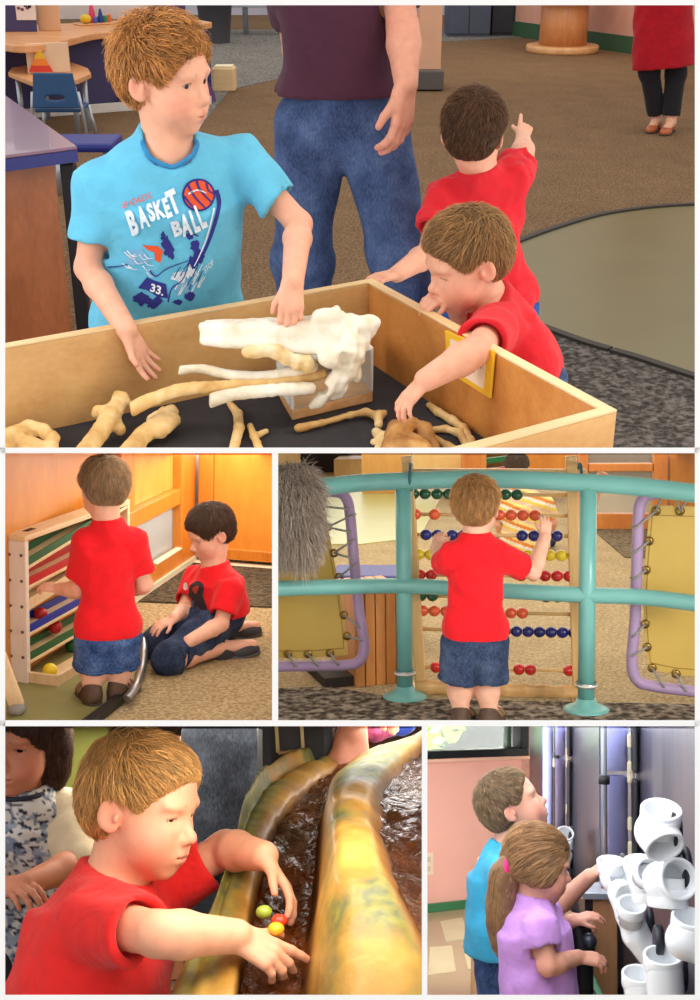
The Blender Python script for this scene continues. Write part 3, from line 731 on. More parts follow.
# floor zones
CARPET = carpet('brown_carpet', (100, 78, 56), (124, 98, 72), (148, 120, 92), .9)
floor(K, 'floor_carpet', [(-9, 1.2), (9, 1.2), (9, 20), (-9, 20)], 0, CARPET)
GREYC = carpet('grey_carpet', (100, 96, 90), (128, 124, 118), (150, 146, 140), .5)
g = [L1(*p) for p in [(190, 140), (230, 90), (285, 78), (400, 70), (440, 42), (520, 38), (560, 30), (150, 30)]]
floor(K, 'floor_grey_carpet', g, .006, GREYC)
OLIVE = plain('olive_vinyl', (112, 105, 70), .38, var=.05, vscale=3, bmp=.05)
ol = spline([L1(*p) for p in [(500, 248), (560, 226), (620, 211), (720, 203), (1000, 196)]], 6)+[L1(*p) for p in [(1000, 470), (720, 384), (640, 358), (580, 340), (520, 318), (490, 300)]]
floor(K, 'floor_olive_vinyl', ol, .008, OLIVE)
floor(K, 'floor_dark_carpet', [L1(*p) for p in [(480, 305), (580, 341), (720, 385), (1000, 471), (1000, 560), (420, 520)]], .006, carpet('charcoal_carpet', (62, 56, 52), (92, 85, 80), (122, 114, 108), .5, bs=.9))
STRIP = plain('dark_rubber', (52, 46, 40), .6)
for i, pp in enumerate(([(500, 248), (560, 226), (620, 211), (720, 203), (1000, 196)], [(1000, 470), (720, 384), (640, 358), (612, 350)], [(610, 349), (580, 340), (520, 318)])):
    m = MB(); q = spline([L1(*p, .012) for p in pp], 6)
    for a, b in zip(q[:-1], q[1:]): m.bar(a, b, .035, .012)
    tag(m.build(K, 'trim_%d' % (i+1), STRIP), kind='structure')
# back of the hall
PINK = plain('pink_wall', (214, 158, 138), .7); GREEN = plain('green_baseboard', (58, 92, 66), .5)
w1 = L1(480, 31); w2 = w1+(L1(740, 70)-w1)*1.5
m = MB(); m.hexa([w1, w2, w2+V(.1, .1, 0), w1+V(.1, .1, 0)], [w1+V(0, 0, 3), w2+V(0, 0, 3), w2+V(.1, .1, 3), w1+V(.1, .1, 3)]); tag(m.build(K, 'wall_back', PINK), kind='structure')
m = MB(); m.bar(w1+V(0, -.02, .09), w2+V(-.01, -.02, .09), .03, .18); tag(m.build(K, 'baseboard_back', GREEN), kind='structure')
m = MB(); m.box((-4.5, 20.5, 1.6), (22, .1, 3.6)); tag(m.build(K, 'wall_far', plain('lilac_grey_wall', (150, 146, 156), .8, var=.15, vscale=.7)), kind='structure')
m = MB(); p = L1(429, 89); m.box(p+V(0, .12, 1.4), (.2, .24, 2.8), bevel=.006); tag(m.build(K, 'wall_pillar', plain('peach_paint', (222, 170, 138), .6)), kind='structure')
m = MB(); p = L1(424, 91); m.box(p+V(0, .12, .09), (.34, .30, .16), bevel=.01); tag(m.build(K, 'baseboard_pillar', plain('grey_base', (88, 82, 78), .6)), kind='structure')
# grey cabinet far behind
def cabinet(px0, px1, py, label, mat, h, d=.6):
    a, b = L1(px0, py), L1(px1, py); t = thing(K, 'storage_cabinet', label, 'cabinet', (a+b)/2); w = np.linalg.norm(b-a); c = (a+b)/2
    MB().box(c+V(0, d/2, h/2), (w, d, h), bevel=.01).build(K, 'body', mat, t)
    MB().box(c+V(-w*.25, -.012, h/2), (w*.48, .02, h-.08), bevel=.004).build(K, 'door', mat, t); MB().box(c+V(w*.25, -.012, h/2), (w*.48, .02, h-.08), bevel=.004).build(K, 'door', mat, t)
cabinet(447, 490, 37, 'slate blue storage cabinet at the back of the carpeted hall beside the peach pillar', plain('slate_blue', (70, 78, 96), .5), 1.3)
cabinet(491, 534, 36, 'near-black storage cabinet between the blue cabinet and the cable spool table', plain('ink_blue', (36, 38, 48), .5), 1.3)
# cable spool table
p = L1(562, 52); t = thing(K, 'spool_table', 'wooden cable spool table standing by the pink wall', 'table', p); SPW = wood('spool_wood', (196, 140, 92), (226, 176, 122), (4, 4, 2))
MB().lathe([(.40, 0), (.41, .02), (.41, .06), (.40, .08)], p, n=32).build(K, 'base', SPW, t); MB().lathe([(.27, .08), (.265, .3), (.265, .62)], p, n=32).build(K, 'drum', wood('spool_drum', (190, 120, 70), (214, 148, 92), (14, 14, 1)), t); MB().lathe([(.46, .60), (.47, .62), (.47, .66), (.46, .68)], p, n=32).build(K, 'tabletop', SPW, t)
# dark bin and low cube
p = L1(216, 43); t = thing(K, 'waste_bin', 'dark grey waste bin on the grey carpet behind the boy in blue', 'bin', p); DG = plain('dark_grey_plastic', (74, 74, 80), .5)
MB().lathe([(.17, 0), (.22, .55), (.235, .55), (.235, .58), (.2, .58), (.16, .05)], p, n=28, caps=False).build(K, 'body', DG, t); MB().lathe([(.01, .03), (.165, .03)], p, n=28).build(K, 'bottom', DG, t)
p = L1(224, 92); t = thing(K, 'wooden_cube', 'small pale wooden block seat on the floor behind the boy in blue', 'block', p); MB().box(p+V(0, .1, .1), (.2, .2, .2), bevel=.015).build(K, 'body', wood('pale_block', (228, 190, 138), (242, 212, 164)), t); MB().box(p+V(0, .1, .207), (.16, .16, .014), bevel=.005).build(K, 'cushion', plain('cream_pad', (246, 232, 196), .8), t)
# far chairs (posts of a rack)
p = L1(246, 35); t = thing(K, 'display_rack', 'pale metal post rack at the far end of the hall', 'rack', p); ST = plain('pale_steel', (176, 184, 196), .35, .6)
for dx in (-.45, 0, .45): MB().tube([p+V(dx, 0, 0), p+V(dx, 0, 1.5)], .035).build(K, 'post', ST, t)
for z in (.35, .8, 1.25): MB().box(p+V(0, .1, z), (1.1, .35, .03), bevel=.005).build(K, 'shelf', ST, t)
# ---- purple counter with wavy wooden top
PUR = plain('purple_paint', (62, 52, 92), .55, var=.1, vscale=3); BLU = plain('navy_panel', (38, 42, 96), .5); CW = wood('counter_wood', (206, 140, 88), (232, 172, 118), (2, 10, 10))
a0, a1 = L1(-30, 122), L1(212, 104); t = thing(K, 'play_counter', 'purple play counter with a wavy wooden top behind the boy in blue', 'counter', (a0+a1)/2)
zc = K.up((a0+a1)/2, 32)[2]; dv = nrm(a1-a0); nv = V(-dv[1], dv[0], 0)
MB().prism([a0, a1, a1+nv*.5, a0+nv*.5], (0, 0, zc-.03)).build(K, 'front_panel', PUR, t)
top = [K.lay(x, y, zc) for x, y in [(-30, 36), (12, 45), (50, 43), (95, 33), (120, 32), (150, 27), (185, 26), (212, 22)]]; top = spline(top, 6); back = [top[-1]+nv*.55, top[0]+nv*.7]
MB().prism(top+back, (0, 0, -.05), bevel=.008).build(K, 'countertop', CW, t)
MB().prism([a0+dv*1.95-nv*.012, a1-nv*.012, a1-nv*.002, a0+dv*1.95-nv*.002], (0, 0, zc-.06)).build(K, 'navy_panel', BLU, t)
m = MB(); c = lerp(a0, a1, .80); m.prism([c-nv*.02+dv*.42*math.cos(q)+V(0, 0, .02+.30*math.sin(q)) for q in np.linspace(0, math.pi, 24)], -nv*.012); m.build(K, 'mound_panel', plain('violet_paint', (98, 66, 112), .6), t)
m = MB()
for q in np.linspace(.02, .98, 60): m.box(lerp(a0, a1, q)-nv*.03+V(0, 0, .035), (.045, .02, .07), rz=math.atan2(dv[1], dv[0]), bevel=.004)
m.build(K, 'white_edging', plain('white_trim', (216, 208, 200), .6), t)
# upright panels on the counter
def upright(px0, px1, py, h, mat, off, name, label, cat, group=None, th=.04):
    a, b = K.lay(px0, py, zc), K.lay(px1, py, zc); a = a+nv*off; b = b+nv*off; m = MB(); m.prism([a, b, b+nv*th, a+nv*th], (0, 0, h), bevel=.004); o = m.build(K, name, mat); return tag(o, label, cat, group), a, b
up1, ua, ub = upright(6, 42, 33, 1.1, PUR, .12, 'divider_board', 'purple upright divider board with a poster on the wooden counter', 'board')
upright(44, 66, 32, 1.1, plain('tan_paint', (214, 164, 124), .7), .12, 'divider_board', 'tan upright divider board next to the purple one', 'board')
wb, wa_, wb_ = upright(68, 160, 21, 1.1, plain('white_board', (216, 204, 200), .35), .2, 'whiteboard', 'white writing board standing on the wavy wooden counter', 'board')
upright(160, 196, 22, 1.1, plain('plum_paint', (70, 48, 82), .6), .22, 'divider_board', 'plum upright divider board at the end of the counter', 'board')
# poster: a flat sheet pinned to the purple board
y0 = ua[1]-.005; c0, c1 = K.at(17, 20, y0), K.at(33, -14, y0); m = MB(); m.box(((c0[0]+c1[0])/2, y0-.003, (c0[2]+c1[2])/2), (c1[0]-c0[0], .004, c1[2]-c0[2])); t = thing(K, 'poster', 'small cream poster pinned to the purple divider board', 'poster', c0); m.build(K, 'paper', plain('poster_paper', (222, 202, 192), .8), t)
w_ = c1[0]-c0[0]; m = MB()
for q in range(9): m.box((c0[0]+w_*(.15+.72*RNG.random()), y0-.006, c0[2]+(c1[2]-c0[2])*(.27+.1*RNG.random()+.3*(q % 3)/3)), (w_*.16, .002, w_*.13))
m.build(K, 'picture', plain('poster_ink', (104, 66, 84), .8), t)
# toys on the counter
def toy(px, py, kind, c, label, s=.055):
    p = K.lay(px, py, zc+.013); m = MB(); mt = plain('toy_%d_%d_%d' % c, c, .4)
    if kind == 0: m.ball(p+V(0, 0, s), (s*1.3, s*1.1, s))
    elif kind == 1: m.lathe([(s*.55, 0), (s*.6, s*.2), (s*.5, s*1.6), (s*.3, s*2.6), (s*.12, s*3)], p, n=16)
    else: m.box(p+V(0, 0, s*.9), (s*1.3, s*1.3, s*1.8), bevel=.008)
    tag(m.build(K, 'toy_block', mt), label, 'toy', 'toys on the wavy counter')
toy(86, 23.5, 0, (222, 186, 40), 'yellow rounded toy on the wavy wooden counter', .036); toy(92.5, 22.5, 1, (214, 60, 96), 'tall pink toy cone on the wavy wooden counter', .05); toy(95.5, 23, 2, (70, 96, 190), 'small blue toy block beside the pink cone', .026)
toy(98, 22, 2, (70, 160, 80), 'green toy block behind the blond boy, left of the dark blue one', .024); toy(101, 22.5, 1, (28, 60, 140), 'dark blue toy cone on the wavy wooden counter', .036); toy(105, 22, 2, (40, 140, 90), 'teal green toy block right of the dark blue cone', .028); toy(109, 21.5, 2, (224, 110, 50), 'orange toy block nearest the blond boy', .03)
m = MB(); q0, q1 = K.lay(80, 26, zc+.001), K.lay(126, 23.5, zc+.001); m.prism([q0, q1, q1+nv*.2, q0+nv*.2], (0, 0, .012), bevel=.005); tag(m.build(K, 'toy_tray', CW), 'thin wooden tray under the coloured toys', 'tray')
# ---- little shelf table, picture board, chair
ts = [(8, 72), (36, 83), (78, 79), (91, 73), (88, 68), (72, 62), (40, 63), (12, 67)]; zt = .40; P = [K.lay(x, y, zt) for x, y in ts]; c = np.mean(P, 0)
t = thing(K, 'side_table', 'small wooden table standing behind the blue chair', 'table', (c[0], c[1], 0)); MB().prism(P, (0, 0, -.035), bevel=.006).build(K, 'tabletop', CW, t)
for i in (0, 2, 3, 6): q = lerp(P[i], c, .2); MB().tube([V(q[0], q[1], 0), V(q[0], q[1], zt-.03)], .02).build(K, 'leg', ST, t)
q0, q1 = K.lay(28, 74, zt+.001), K.lay(70, 72, zt+.001); hh = K.up(q0, 44)[2]-zt; t = thing(K, 'picture_board', 'cream board with an orange and yellow cone picture on the small table', 'board', q0)
MB().prism([q0, q1, q1+V(0, .03, 0), q0+V(0, .03, 0)], (0, 0, hh), bevel=.004).build(K, 'panel', plain('cream_board', (222, 190, 158), .7), t)
yb = min(q0[1], q1[1])-.012
for k, (f0, f1, c) in enumerate([(0, .3, (206, 60, 44)), (.3, .62, (228, 128, 48)), (.62, 1, (226, 176, 44))]):
    za, zb = zt+hh*(.08+.72*f0), zt+hh*(.08+.72*f1); cx = lerp(q0, q1, .36)[0]; wa, wb2 = .085*(1-f0*.85), .085*(1-f1*.85)
    MB().prism([(cx-wa, yb, za), (cx+wa, yb, za), (cx+wb2, yb, zb), (cx-wb2, yb, zb)], (0, -.004, 0)).build(K, 'cone_picture', plain('cone_%d' % k, c, .7), t)
cc = K.at(55, 95, 8.3); t = thing(K, 'child_chair', 'blue plastic child chair with steel legs in front of the purple counter', 'chair', (cc[0], cc[1], 0)); CB = plain('chair_blue', (38, 78, 122), .4)
zt0, zt1 = K.up(cc, 73)[2], K.up(cc, 108)[2]; fd = Field(); hw = .155
fd.cone(cc*V(1, 1, 0)+V(0, 0, zt1), cc*V(1, 1, 0)+V(0, 0, zt0), .16, .135, .01, 1, (1, .09), (1, 0, 0)); fd.ell(cc*V(1, 1, 0)+V(0, 0, lerp([zt1], [zt0], .3)[0]), (.065, .05, .016), None, .004, -1)
fd.warp(lambda X, Y, Z: -.0+0*X); v, f = fd.mesh(.006); meshobj(K, 'backrest', v, f, CB, t, True)
MB().box((cc[0], cc[1]+.17, zt1-.02), (.31, .30, .025), bevel=.01).build(K, 'seat', CB, t)
for sx in (-1, 1):
    MB().tube([(cc[0]+sx*.19, cc[1]+.02, 0), (cc[0]+sx*.165, cc[1]+.02, zt1), (cc[0]+sx*.15, cc[1]+.01, zt1+.1)], .012).build(K, 'leg', ST, t); MB().tube([(cc[0]+sx*.19, cc[1]+.34, 0), (cc[0]+sx*.15, cc[1]+.3, zt1-.02)], .012).build(K, 'leg', ST, t)
p = L1(90, 190); t = thing(K, 'blue_stool', 'bright blue low stool beside the purple desk', 'stool', p); MB().box(p+V(0, 0, .26), (.36, .34, .05), bevel=.02).build(K, 'seat', plain('royal_blue', (34, 44, 130), .45), t)
for sx in (-1, 1):
    for sy in (-1, 1): MB().tube([p+V(sx*.15, sy*.13, 0), p+V(sx*.13, sy*.12, .24)], .014).build(K, 'leg', ST, t)
# ---- purple desk at the near left
zd = .70; d0, d1, d2 = K.lay(-40, 161, zd), K.lay(77, 146, zd), K.lay(4, 94, zd); d3 = d0+(d2-d1); t = thing(K, 'desk', 'desk with a glossy purple top, blue edge and wooden front panel', 'desk', (d1[0], d1[1], 0))
MB().prism([d0, d1, d2, d3], (0, 0, -.012), bevel=.003).build(K, 'desktop', plain('lilac_laminate', (140, 104, 128), .22, var=.06, coat=.3), t)
MB().prism([d0, d1, d2, d3], (0, 0, -.04)).build(K, 'edge_band', plain('blue_edge', (44, 50, 128), .4), t).location.z = -.013
e = nrm(d1-d0); k_ = nrm(d2-d1); MB().prism([d0+k_*.06, d1+k_*.06-e*.08, d1+k_*.09-e*.08, d0+k_*.09], (0, 0, -.64)).build(K, 'front_panel', wood('cherry_panel', (152, 84, 46), (184, 108, 62), (10, 3, 3)), t).location.z = -.05
for q in (d1+k_*.05-e*.03, d2-k_*.1-e*.03): MB().box((q[0], q[1], zd/2-.03), (.05, .05, zd-.06), bevel=.006).build(K, 'leg', plain('black_metal', (32, 30, 36), .4), t)
# ================= the bin
RIM = .72; BOT = .55
cB = K.lay(372, 280, RIM); cA = K.lay(-60, 356.5, RIM); cC = K.lay(617, 412, RIM); cD = cA+(cC-cB)
t = thing(K, 'sand_bin', 'large plywood bin of bones lined with black cloth', 'bin', ((cA+cB)/2)*V(1, 1, 0)); x1 = nrm(cB-cA); x2 = nrm(cC-cB); TH = .022
def wallp(a, b, n, name, mat=PLY): # n: outward direction
    m = MB(); m.prism([a, b, b-n*TH, a-n*TH], (0, 0, -.42), bevel=.002); o = m.build(K, name, mat, t)
    r = MB(); r.prism([a+V(0, 0, .004), b+V(0, 0, .004), b-n*TH+V(0, 0, .004), a-n*TH+V(0, 0, .004)], (0, 0, -.004), bevel=.001); r.build(K, 'rim', PLYEDGE, o); return o
wallp(cA, cB, -x2, 'back_panel'); wallp(cB+x2*TH, cC-x2*TH, x1, 'side_panel', wood('birch_ply_warm', (188, 118, 54), (210, 144, 74), (3, 12, 12))); wallp(cD, cC, x2, 'front_panel')
m = MB(); m.prism([(cA+x2*.001)*V(1, 1, 0)+V(0, 0, BOT), cB*V(1, 1, 0)+V(0, 0, BOT), cC*V(1, 1, 0)+V(0, 0, BOT), cD*V(1, 1, 0)+V(0, 0, BOT)], (0, 0, -.02)); m.build(K, 'lining', cloth('black_lining', (58, 56, 60), bmp=.5, bscale=9, sheen=0), t)
# rubbed dark patch along the back wall is grain; sign on the side panel
nS = V(-x2[1], x2[0], 0); nS = nS if np.dot(nS, x1) > 0 else -nS
def onside(px, py): return K.onx(px, py, cB-x1*TH-nS*.004, nS)
S = [onside(*p) for p in [(447, 330), (496, 351), (492, 398), (449, 371)]]; t2 = thing(K, 'touch_sign', 'yellow framed notice on the inside of the plywood bin under the toddler arm', 'sign', S[3])
MB().prism(S, -nS*.005, bevel=.001).build(K, 'frame', plain('yellow_card', (236, 184, 44), .5), t2); c = np.mean(S, 0); pp = [c+(s-c)*.74-nS*.0055 for s in S]; MB().prism(pp, -nS*.001).build(K, 'paper', plain('notice_paper', (240, 214, 190), .6), t2)
ux, uy = (pp[1]-pp[0]+pp[2]-pp[3])/2, (pp[0]-pp[3])
for row, txt in enumerate(('PLEASE TOUCH', 'GENTLY')):
    v, f = text_mesh(txt, 1.0, .02); wv = np.ptp(v[:, 0]); k = .8/max(wv, 1e-6) if row == 0 else .45/wv; hh = np.linalg.norm(ux)/np.linalg.norm(uy)
    vv = [pp[3]+ux*(.1+(.18 if row else 0)+a*k)+uy*(.55-.26*row+b*k*hh*1.3)-nS*.0018 for a, b in v]; meshobj(K, 'lettering', np.array(vv), f, plain('ink', (50, 40, 36), .7), t2)
# ================= bones
BONE = None
def bonemat(name, c1, c2, c3, rough=.55):
    m, nt, b = new_mat(name); v = coords(nt); n1 = N(nt, 'ShaderNodeTexNoise', Scale=18.0, Detail=5.0, Distortion=.4); nt.links.new(v, n1.inputs['Vector'])
    nt.links.new(ramp(nt, n1.outputs['Fac'], [(.33, c1), (.5, c2), (.66, c3)]), b.inputs['Base Color']); b.inputs['Roughness'].default_value = rough
    n2 = N(nt, 'ShaderNodeTexNoise', Scale=120.0, Detail=3.0); nt.links.new(v, n2.inputs['Vector']); bump(nt, b, n2.outputs['Fac'], .3, .004); return m
WB = bonemat('white_bone', (214, 200, 172), (232, 224, 206), (240, 236, 226)); YB = bonemat('honey_bone', (196, 150, 86), (222, 184, 120), (236, 206, 152)); BB = bonemat('brown_bone', (140, 92, 44), (182, 132, 70), (214, 170, 104)); TB = bonemat('tooth_bone', (214, 176, 110), (226, 200, 150), (232, 220, 190))
def q(px, py, dy=0): return K.at(px, py, 2.12+dy)
t = thing(K, 'animal_skull', 'big white animal skull with long jaw bones resting on the clear stand', 'skull', q(320, 400))
fd = Field(); rr = lambda n: n/535.0
fd.cone(q(200, 334, -.01), q(336, 337, -.01), rr(10.5), rr(17), .012, 1, (1, .5), (0, 0, 1)); fd.cap(q(203, 326, .005), q(322, 322, .01), rr(4), rr(7), .012); fd.cap(q(204, 342, -.02), q(325, 349, -.02), rr(3.5), rr(6), .01)
fd.cap(q(206, 322, .05), q(290, 322, .06), rr(2.5), rr(5), .006)
fd.ell(q(335, 336, .01), (rr(26), .04, rr(22)), None, .02); fd.cap(q(325, 322, .0), q(362, 324, 0), rr(10), rr(8), .015); fd.cap(q(362, 324, .0), q(374, 323, 0), rr(8), rr(6), .01); fd.cap(q(372, 321, 0), q(366, 340, 0), rr(6), rr(5), .01)
fd.cap(q(318, 316, -.01), q(335, 312, -.01), rr(6), rr(5), .012); fd.ell(q(352, 350, -.02), (rr(14), .03, rr(16)), None, .02); fd.ell(q(331, 358, -.04), (rr(13), .022, rr(10)), None, .012); fd.cap(q(352, 360, -.02), q(356, 376, -.02), rr(8), rr(6), .012)
fd.ell(q(344, 362, -.055), (rr(6), .02, rr(11)), None, .006, -1); fd.ell(q(350, 346, -.055), (rr(5), .015, rr(5)), None, .006, -1)
fd.cap(q(342, 372, -.03), q(318, 402, -.03), rr(9), rr(6), .01); fd.cap(q(350, 372, -.03), q(334, 396, -.02), rr(8), rr(5), .01); fd.ell(q(323, 388, -.03), (rr(6), .06, rr(5)), None, .004, -1); fd.cap(q(312, 406, -.03), q(318, 400, -.03), rr(4), rr(5), .006)
fd.warp(lambda X, Y, Z: .0042*folds(1, .022, 5)(X, Y, Z)*np.clip((X+.06)/.05, 0, 1)+.0012*folds(1, .05, 8)(X, Y, Z)); v, f = fd.mesh(.0035); meshobj(K, 'cranium', v, f, WB, t, True)
fd = Field()
for i, (x, y) in enumerate([(249, 352), (258, 351), (268, 350), (277, 352), (286, 357), (297, 362), (308, 364)]): fd.ell(q(x, y, -.03), (rr(7), .014, rr(6+.6*i)), None, .008)
fd.warp(folds(.0015, .012, 9)); v, f = fd.mesh(.003); meshobj(K, 'tooth_row', v, f, TB, t, True)
for pts, r0, r1, mt in ([(178, 371, -.03), (200, 369, -.03), (235, 376, -.03), (270, 377, -.02), (312, 367, -.01)], 3.5, 6.5, WB), ([(130, 411, -.10), (150, 400, -.09), (185, 389, -.07), (235, 386, -.05), (280, 383, -.03), (322, 374, -.01)], 6, 5, YB), ([(209, 402, -.08), (225, 396, -.075), (262, 391, -.06), (310, 388, -.04)], 5.5, 6, WB):
    fd = Field(); sp = spline([q(*p) for p in pts], 5); n = len(sp)
    for i in range(n-1): a = i/(n-1); fd.cap(sp[i], sp[i+1], rr(lerp([r0], [r1], a)[0]), rr(lerp([r0], [r1], a+1/n)[0]), .006)
    fd.half(sp[0]+(sp[1]-sp[0])*.3, -(sp[1]-sp[0])+V(0, 0, .4)*np.linalg.norm(sp[1]-sp[0]), .002); fd.warp(folds(.001, .03, 11)); v, f = fd.mesh(.003); meshobj(K, 'jaw_bone', v, f, mt, t, True)
# clear stand
zb = BOT+.001; P = [K.lay(*p, zb) for p in [(277, 394), (292, 421), (373, 402), (352, 378)]]; c = np.mean(P, 0); t = thing(K, 'display_stand', 'clear acrylic box on a wooden base under the white skull', 'stand', (c[0], c[1], zb))
MB().prism(P, (0, 0, .022), bevel=.003).build(K, 'base', wood('stand_wood', (206, 150, 98), (236, 190, 138)), t); AC = glass('acrylic', (245, 248, 250), .03, .02); m = MB()
for i in range(4):
    a, b = c+(P[i]-c)*.96, c+(P[(i+1) % 4]-c)*.96; n = nrm(np.cross(b-a, V(0, 0, 1))); m.prism([a+V(0, 0, .023), b+V(0, 0, .023), b+n*.004+V(0, 0, .023), a+n*.004+V(0, 0, .023)], (0, 0, .085))
m.prism([c+(s-c)*.96+V(0, 0, .108) for s in P], (0, 0, .004)); m.build(K, 'case', AC, t)
m = MB()
for i in range(4): m.bar(c+(P[i]-c)*.97+V(0, 0, .023), c+(P[i]-c)*.97+V(0, 0, .112), .005, .005, up=(1, 0, 0)); m.bar(c+(P[i]-c)*.97+V(0, 0, .111), c+(P[(i+1) % 4]-c)*.97+V(0, 0, .111), .004, .004)
m.build(K, 'case_edge', plain('acrylic_edge', (236, 232, 226), .2), t)
def bone(name, label, parts, mt, lump=.0007, z=BOT, res=.003, cat='bone'):
    fd = Field()
    for p in parts:
        pts = [K.lay(x, y, z+r/500+dz) for x, y, r, dz in p]
        for i in range(len(pts)-1): fd.cap(pts[i], pts[i+1], p[i][2]/560, p[i+1][2]/560, .006)
        if len(pts) == 1: fd.ell(pts[0], p[0][2]/500, None, .008)
    fd.warp(folds(lump, .018, len(label))); v, f = fd.mesh(res); return tag(meshobj(K, name, v, f, mt, None, True), label, cat)
bone('shoulder_bone', 'broad honey coloured bone lying furthest left in the bin', [[(-8, 455, 10, 0), (12, 436, 9, .012), (28, 428, 8, .014), (42, 430, 7, .014), (52, 438, 7, .01), (50, 458, 8, 0)], [(12, 440, 9, .0), (40, 450, 10, .0)], [(30, 436, 6, .0), (30, 456, 9, 0)]], YB, .0013)
bone('leg_bone', 'honey coloured leg bone with a knobbly grey end leaning at the back wall', [[(78, 462, 10, 0), (100, 432, 9, .01), (110, 418, 11, .02)], [(110, 418, 10, .02), (121, 398, 8, .04)], [(98, 412, 7, .03), (112, 412, 9, .02)], [(112, 418, 8, .02), (120, 430, 6, .01)], [(118, 396, 6, .045), (125, 401, 6, .04)]], YB, .0013)
bone('leg_bone', 'shorter leg bone with a rounded end beside the knobbly one', [[(118, 466, 11, 0), (142, 436, 9, .005), (158, 424, 10, .01)], [(158, 424, 9, .01), (171, 412, 8, .02)], [(160, 430, 9, .01), (174, 420, 7, .015)], [(152, 420, 6, .012), (164, 412, 6, .02)]], YB, .0012)
bone('rib_bone', 'short curved rib lying upright on the cloth below the jaw bones', [[(230, 404, 3.5, .005), (238, 414, 5, .0), (239, 428, 5.5, 0), (233, 452, 5, 0)]], YB)
bone('forked_bone', 'small forked bone between the curved rib and the rod bone', [[(250, 426, 3.5, 0), (254, 436, 4, 0), (262, 456, 4, 0)], [(255, 437, 3.2, 0), (266, 431, 3, 0)]], YB, .001)
bone('rod_bone', 'thin rod-shaped bone with knobbed ends in front of the stand', [[(299, 428, 5, 0), (322, 423, 3.2, .003), (350, 415, 3.2, .006), (366, 412, 4, .006), (378, 416, 5, 0), (379, 425, 4.5, 0)], [(378, 416, 5, .003), (384, 413, 4, .003)]], YB, .0008)
bone('spine_bone', 'small pale spine bone beside the brown hip bone', [[(376, 432, 5, 0), (384, 440, 7, 0), (380, 450, 6, 0)], [(384, 436, 5, .01), (390, 452, 5, .0)], [(374, 442, 4, 0), (388, 444, 4, 0)]], TB, .001)
bone('hip_bone', 'brown and yellow hip bone lying under the toddler hand', [[(392, 452, 12, 0), (396, 428, 9, .02)], [(398, 432, 10, .02), (412, 424, 6, .03), (426, 428, 7, .02)], [(400, 450, 13, .0), (420, 452, 13, 0)], [(424, 430, 8, .02), (432, 446, 8, 0)], [(406, 438, 9, .01), (416, 446, 11, .0)]], BB, .0015)
bone('rib_bone', 'long wavy rib nearest the side panel of the bin', [[(429, 405, 3.5, .0), (438, 412, 4.5, 0), (452, 420, 4.5, 0), (463, 428, 4.5, 0), (470, 440, 4.5, 0), (473, 460, 4.5, 0)]], YB)
bone('rib_bone', 'bent rib between the hip bone and the long wavy rib', [[(432, 430, 3.5, 0), (446, 429, 4, 0), (460, 433, 4.5, 0), (466, 444, 4.5, 0)], [(434, 438, 3.5, 0), (448, 446, 4, 0), (462, 452, 4, 0)]], YB)
# ================= people
RED = cloth('red_cotton', (214, 36, 48), .05); JEAN = denim('boy_jeans', (44, 58, 90), (70, 90, 128), (104, 126, 164))
def mid(a, b, t=.5): return lerp(a, b, t)
# boy in the blue T-shirt
J = dict(head=A1(167, 75, 2.34), f=(.90, -.44, -.14), u=(.02, -.06, 1), h=.195, neck=A1(167, 142, 2.36), shR=A1(99, 186, 2.34), shL=A1(240, 160, 2.42), elR=A1(88, 268, 2.32), wrR=A1(127, 330, 2.16), elL=A1(299, 224, 2.38), wrL=A1(293, 280, 2.12),
         hipR=A1(130, 345, 2.42), hipL=A1(208, 340, 2.46))
for s_ in 'RL': J['kn'+s_] = J['hip'+s_]+V(0, .02, -.3); J['an'+s_] = J['hip'+s_]+V(0, .06, -.58)
B1 = Person(K, 'blond boy in a blue basketball T-shirt reaching over the bin edge', 'boy', (J['hipR']+J['hipL'])/2*V(1, 1, 0), J)
B1.body(dict(R=dict(d=(.40, .05, -.9), dorsal=(-.75, .5, -.35), curl=.22, spread=.16, thumb=.5), L=dict(d=(-.06, -.35, -1), dorsal=(.1, -1, .35), curl=.5, spread=.06, thumb=.2)), ra=.030, rf=.027, rw=.0205, belly=.4, wide=.95, gaze=(.25, 1, -.1), head=dict(open=.8, brow=lin((150, 96, 60)), browk=.6), neck=.037, hl=.54)
B1.hair((196, 138, 78), dict(length=.13, spiky=.3, lift=.22, whorl=(0, -.2, .3), n=6500, t=.03, cut=(0, .53, -.10, .5, .45, .40), fringe=(0, 1, .6)), 3)
TEE = cloth('blue_cotton', (100, 188, 224), .05); B1.shirt(TEE, sleeve=.66, hem=.06, flare=1.05, sl_r=1.5, amp=.005, wl=.11, seed=12, e=.009, neckhole=1.35, nf=.026, label='sky blue basketball T-shirt'); B1.band(cloth('blue_rib', (52, 134, 190)), wid=.005, neckhole=1.35, nf=.026)
B1.legs_cloth(JEAN, 'jeans', end=1.5, waist=.16)
NV = plain('navy_print', (40, 44, 132), .8); ORG = plain('orange_print', (222, 84, 44), .8); WP = plain('white_print', (214, 228, 240), .8, var=.15, vscale=90)
def quadmap(TL, TR, BR, BL, w, h):
    TL, TR, BR, BL = map(V, (TL, TR, BR, BL))
    def f(x, y): a, b = x/w, y/h; return (BL*(1-a)+BR*a)*(1-b)+(TL*(1-a)+TR*a)*b
    return f
def tprint(txt, quad, mat, bold=.03, step=2.5, tgt=None, lift=.003):
    v, f = text_mesh(txt, 1.0, bold); v = v-v.min(0); w, h = v.max(0); decal(K, tgt or B1.shirto, 'print', v, f, quadmap(*quad, w, h), mat, step=step, lift=lift)
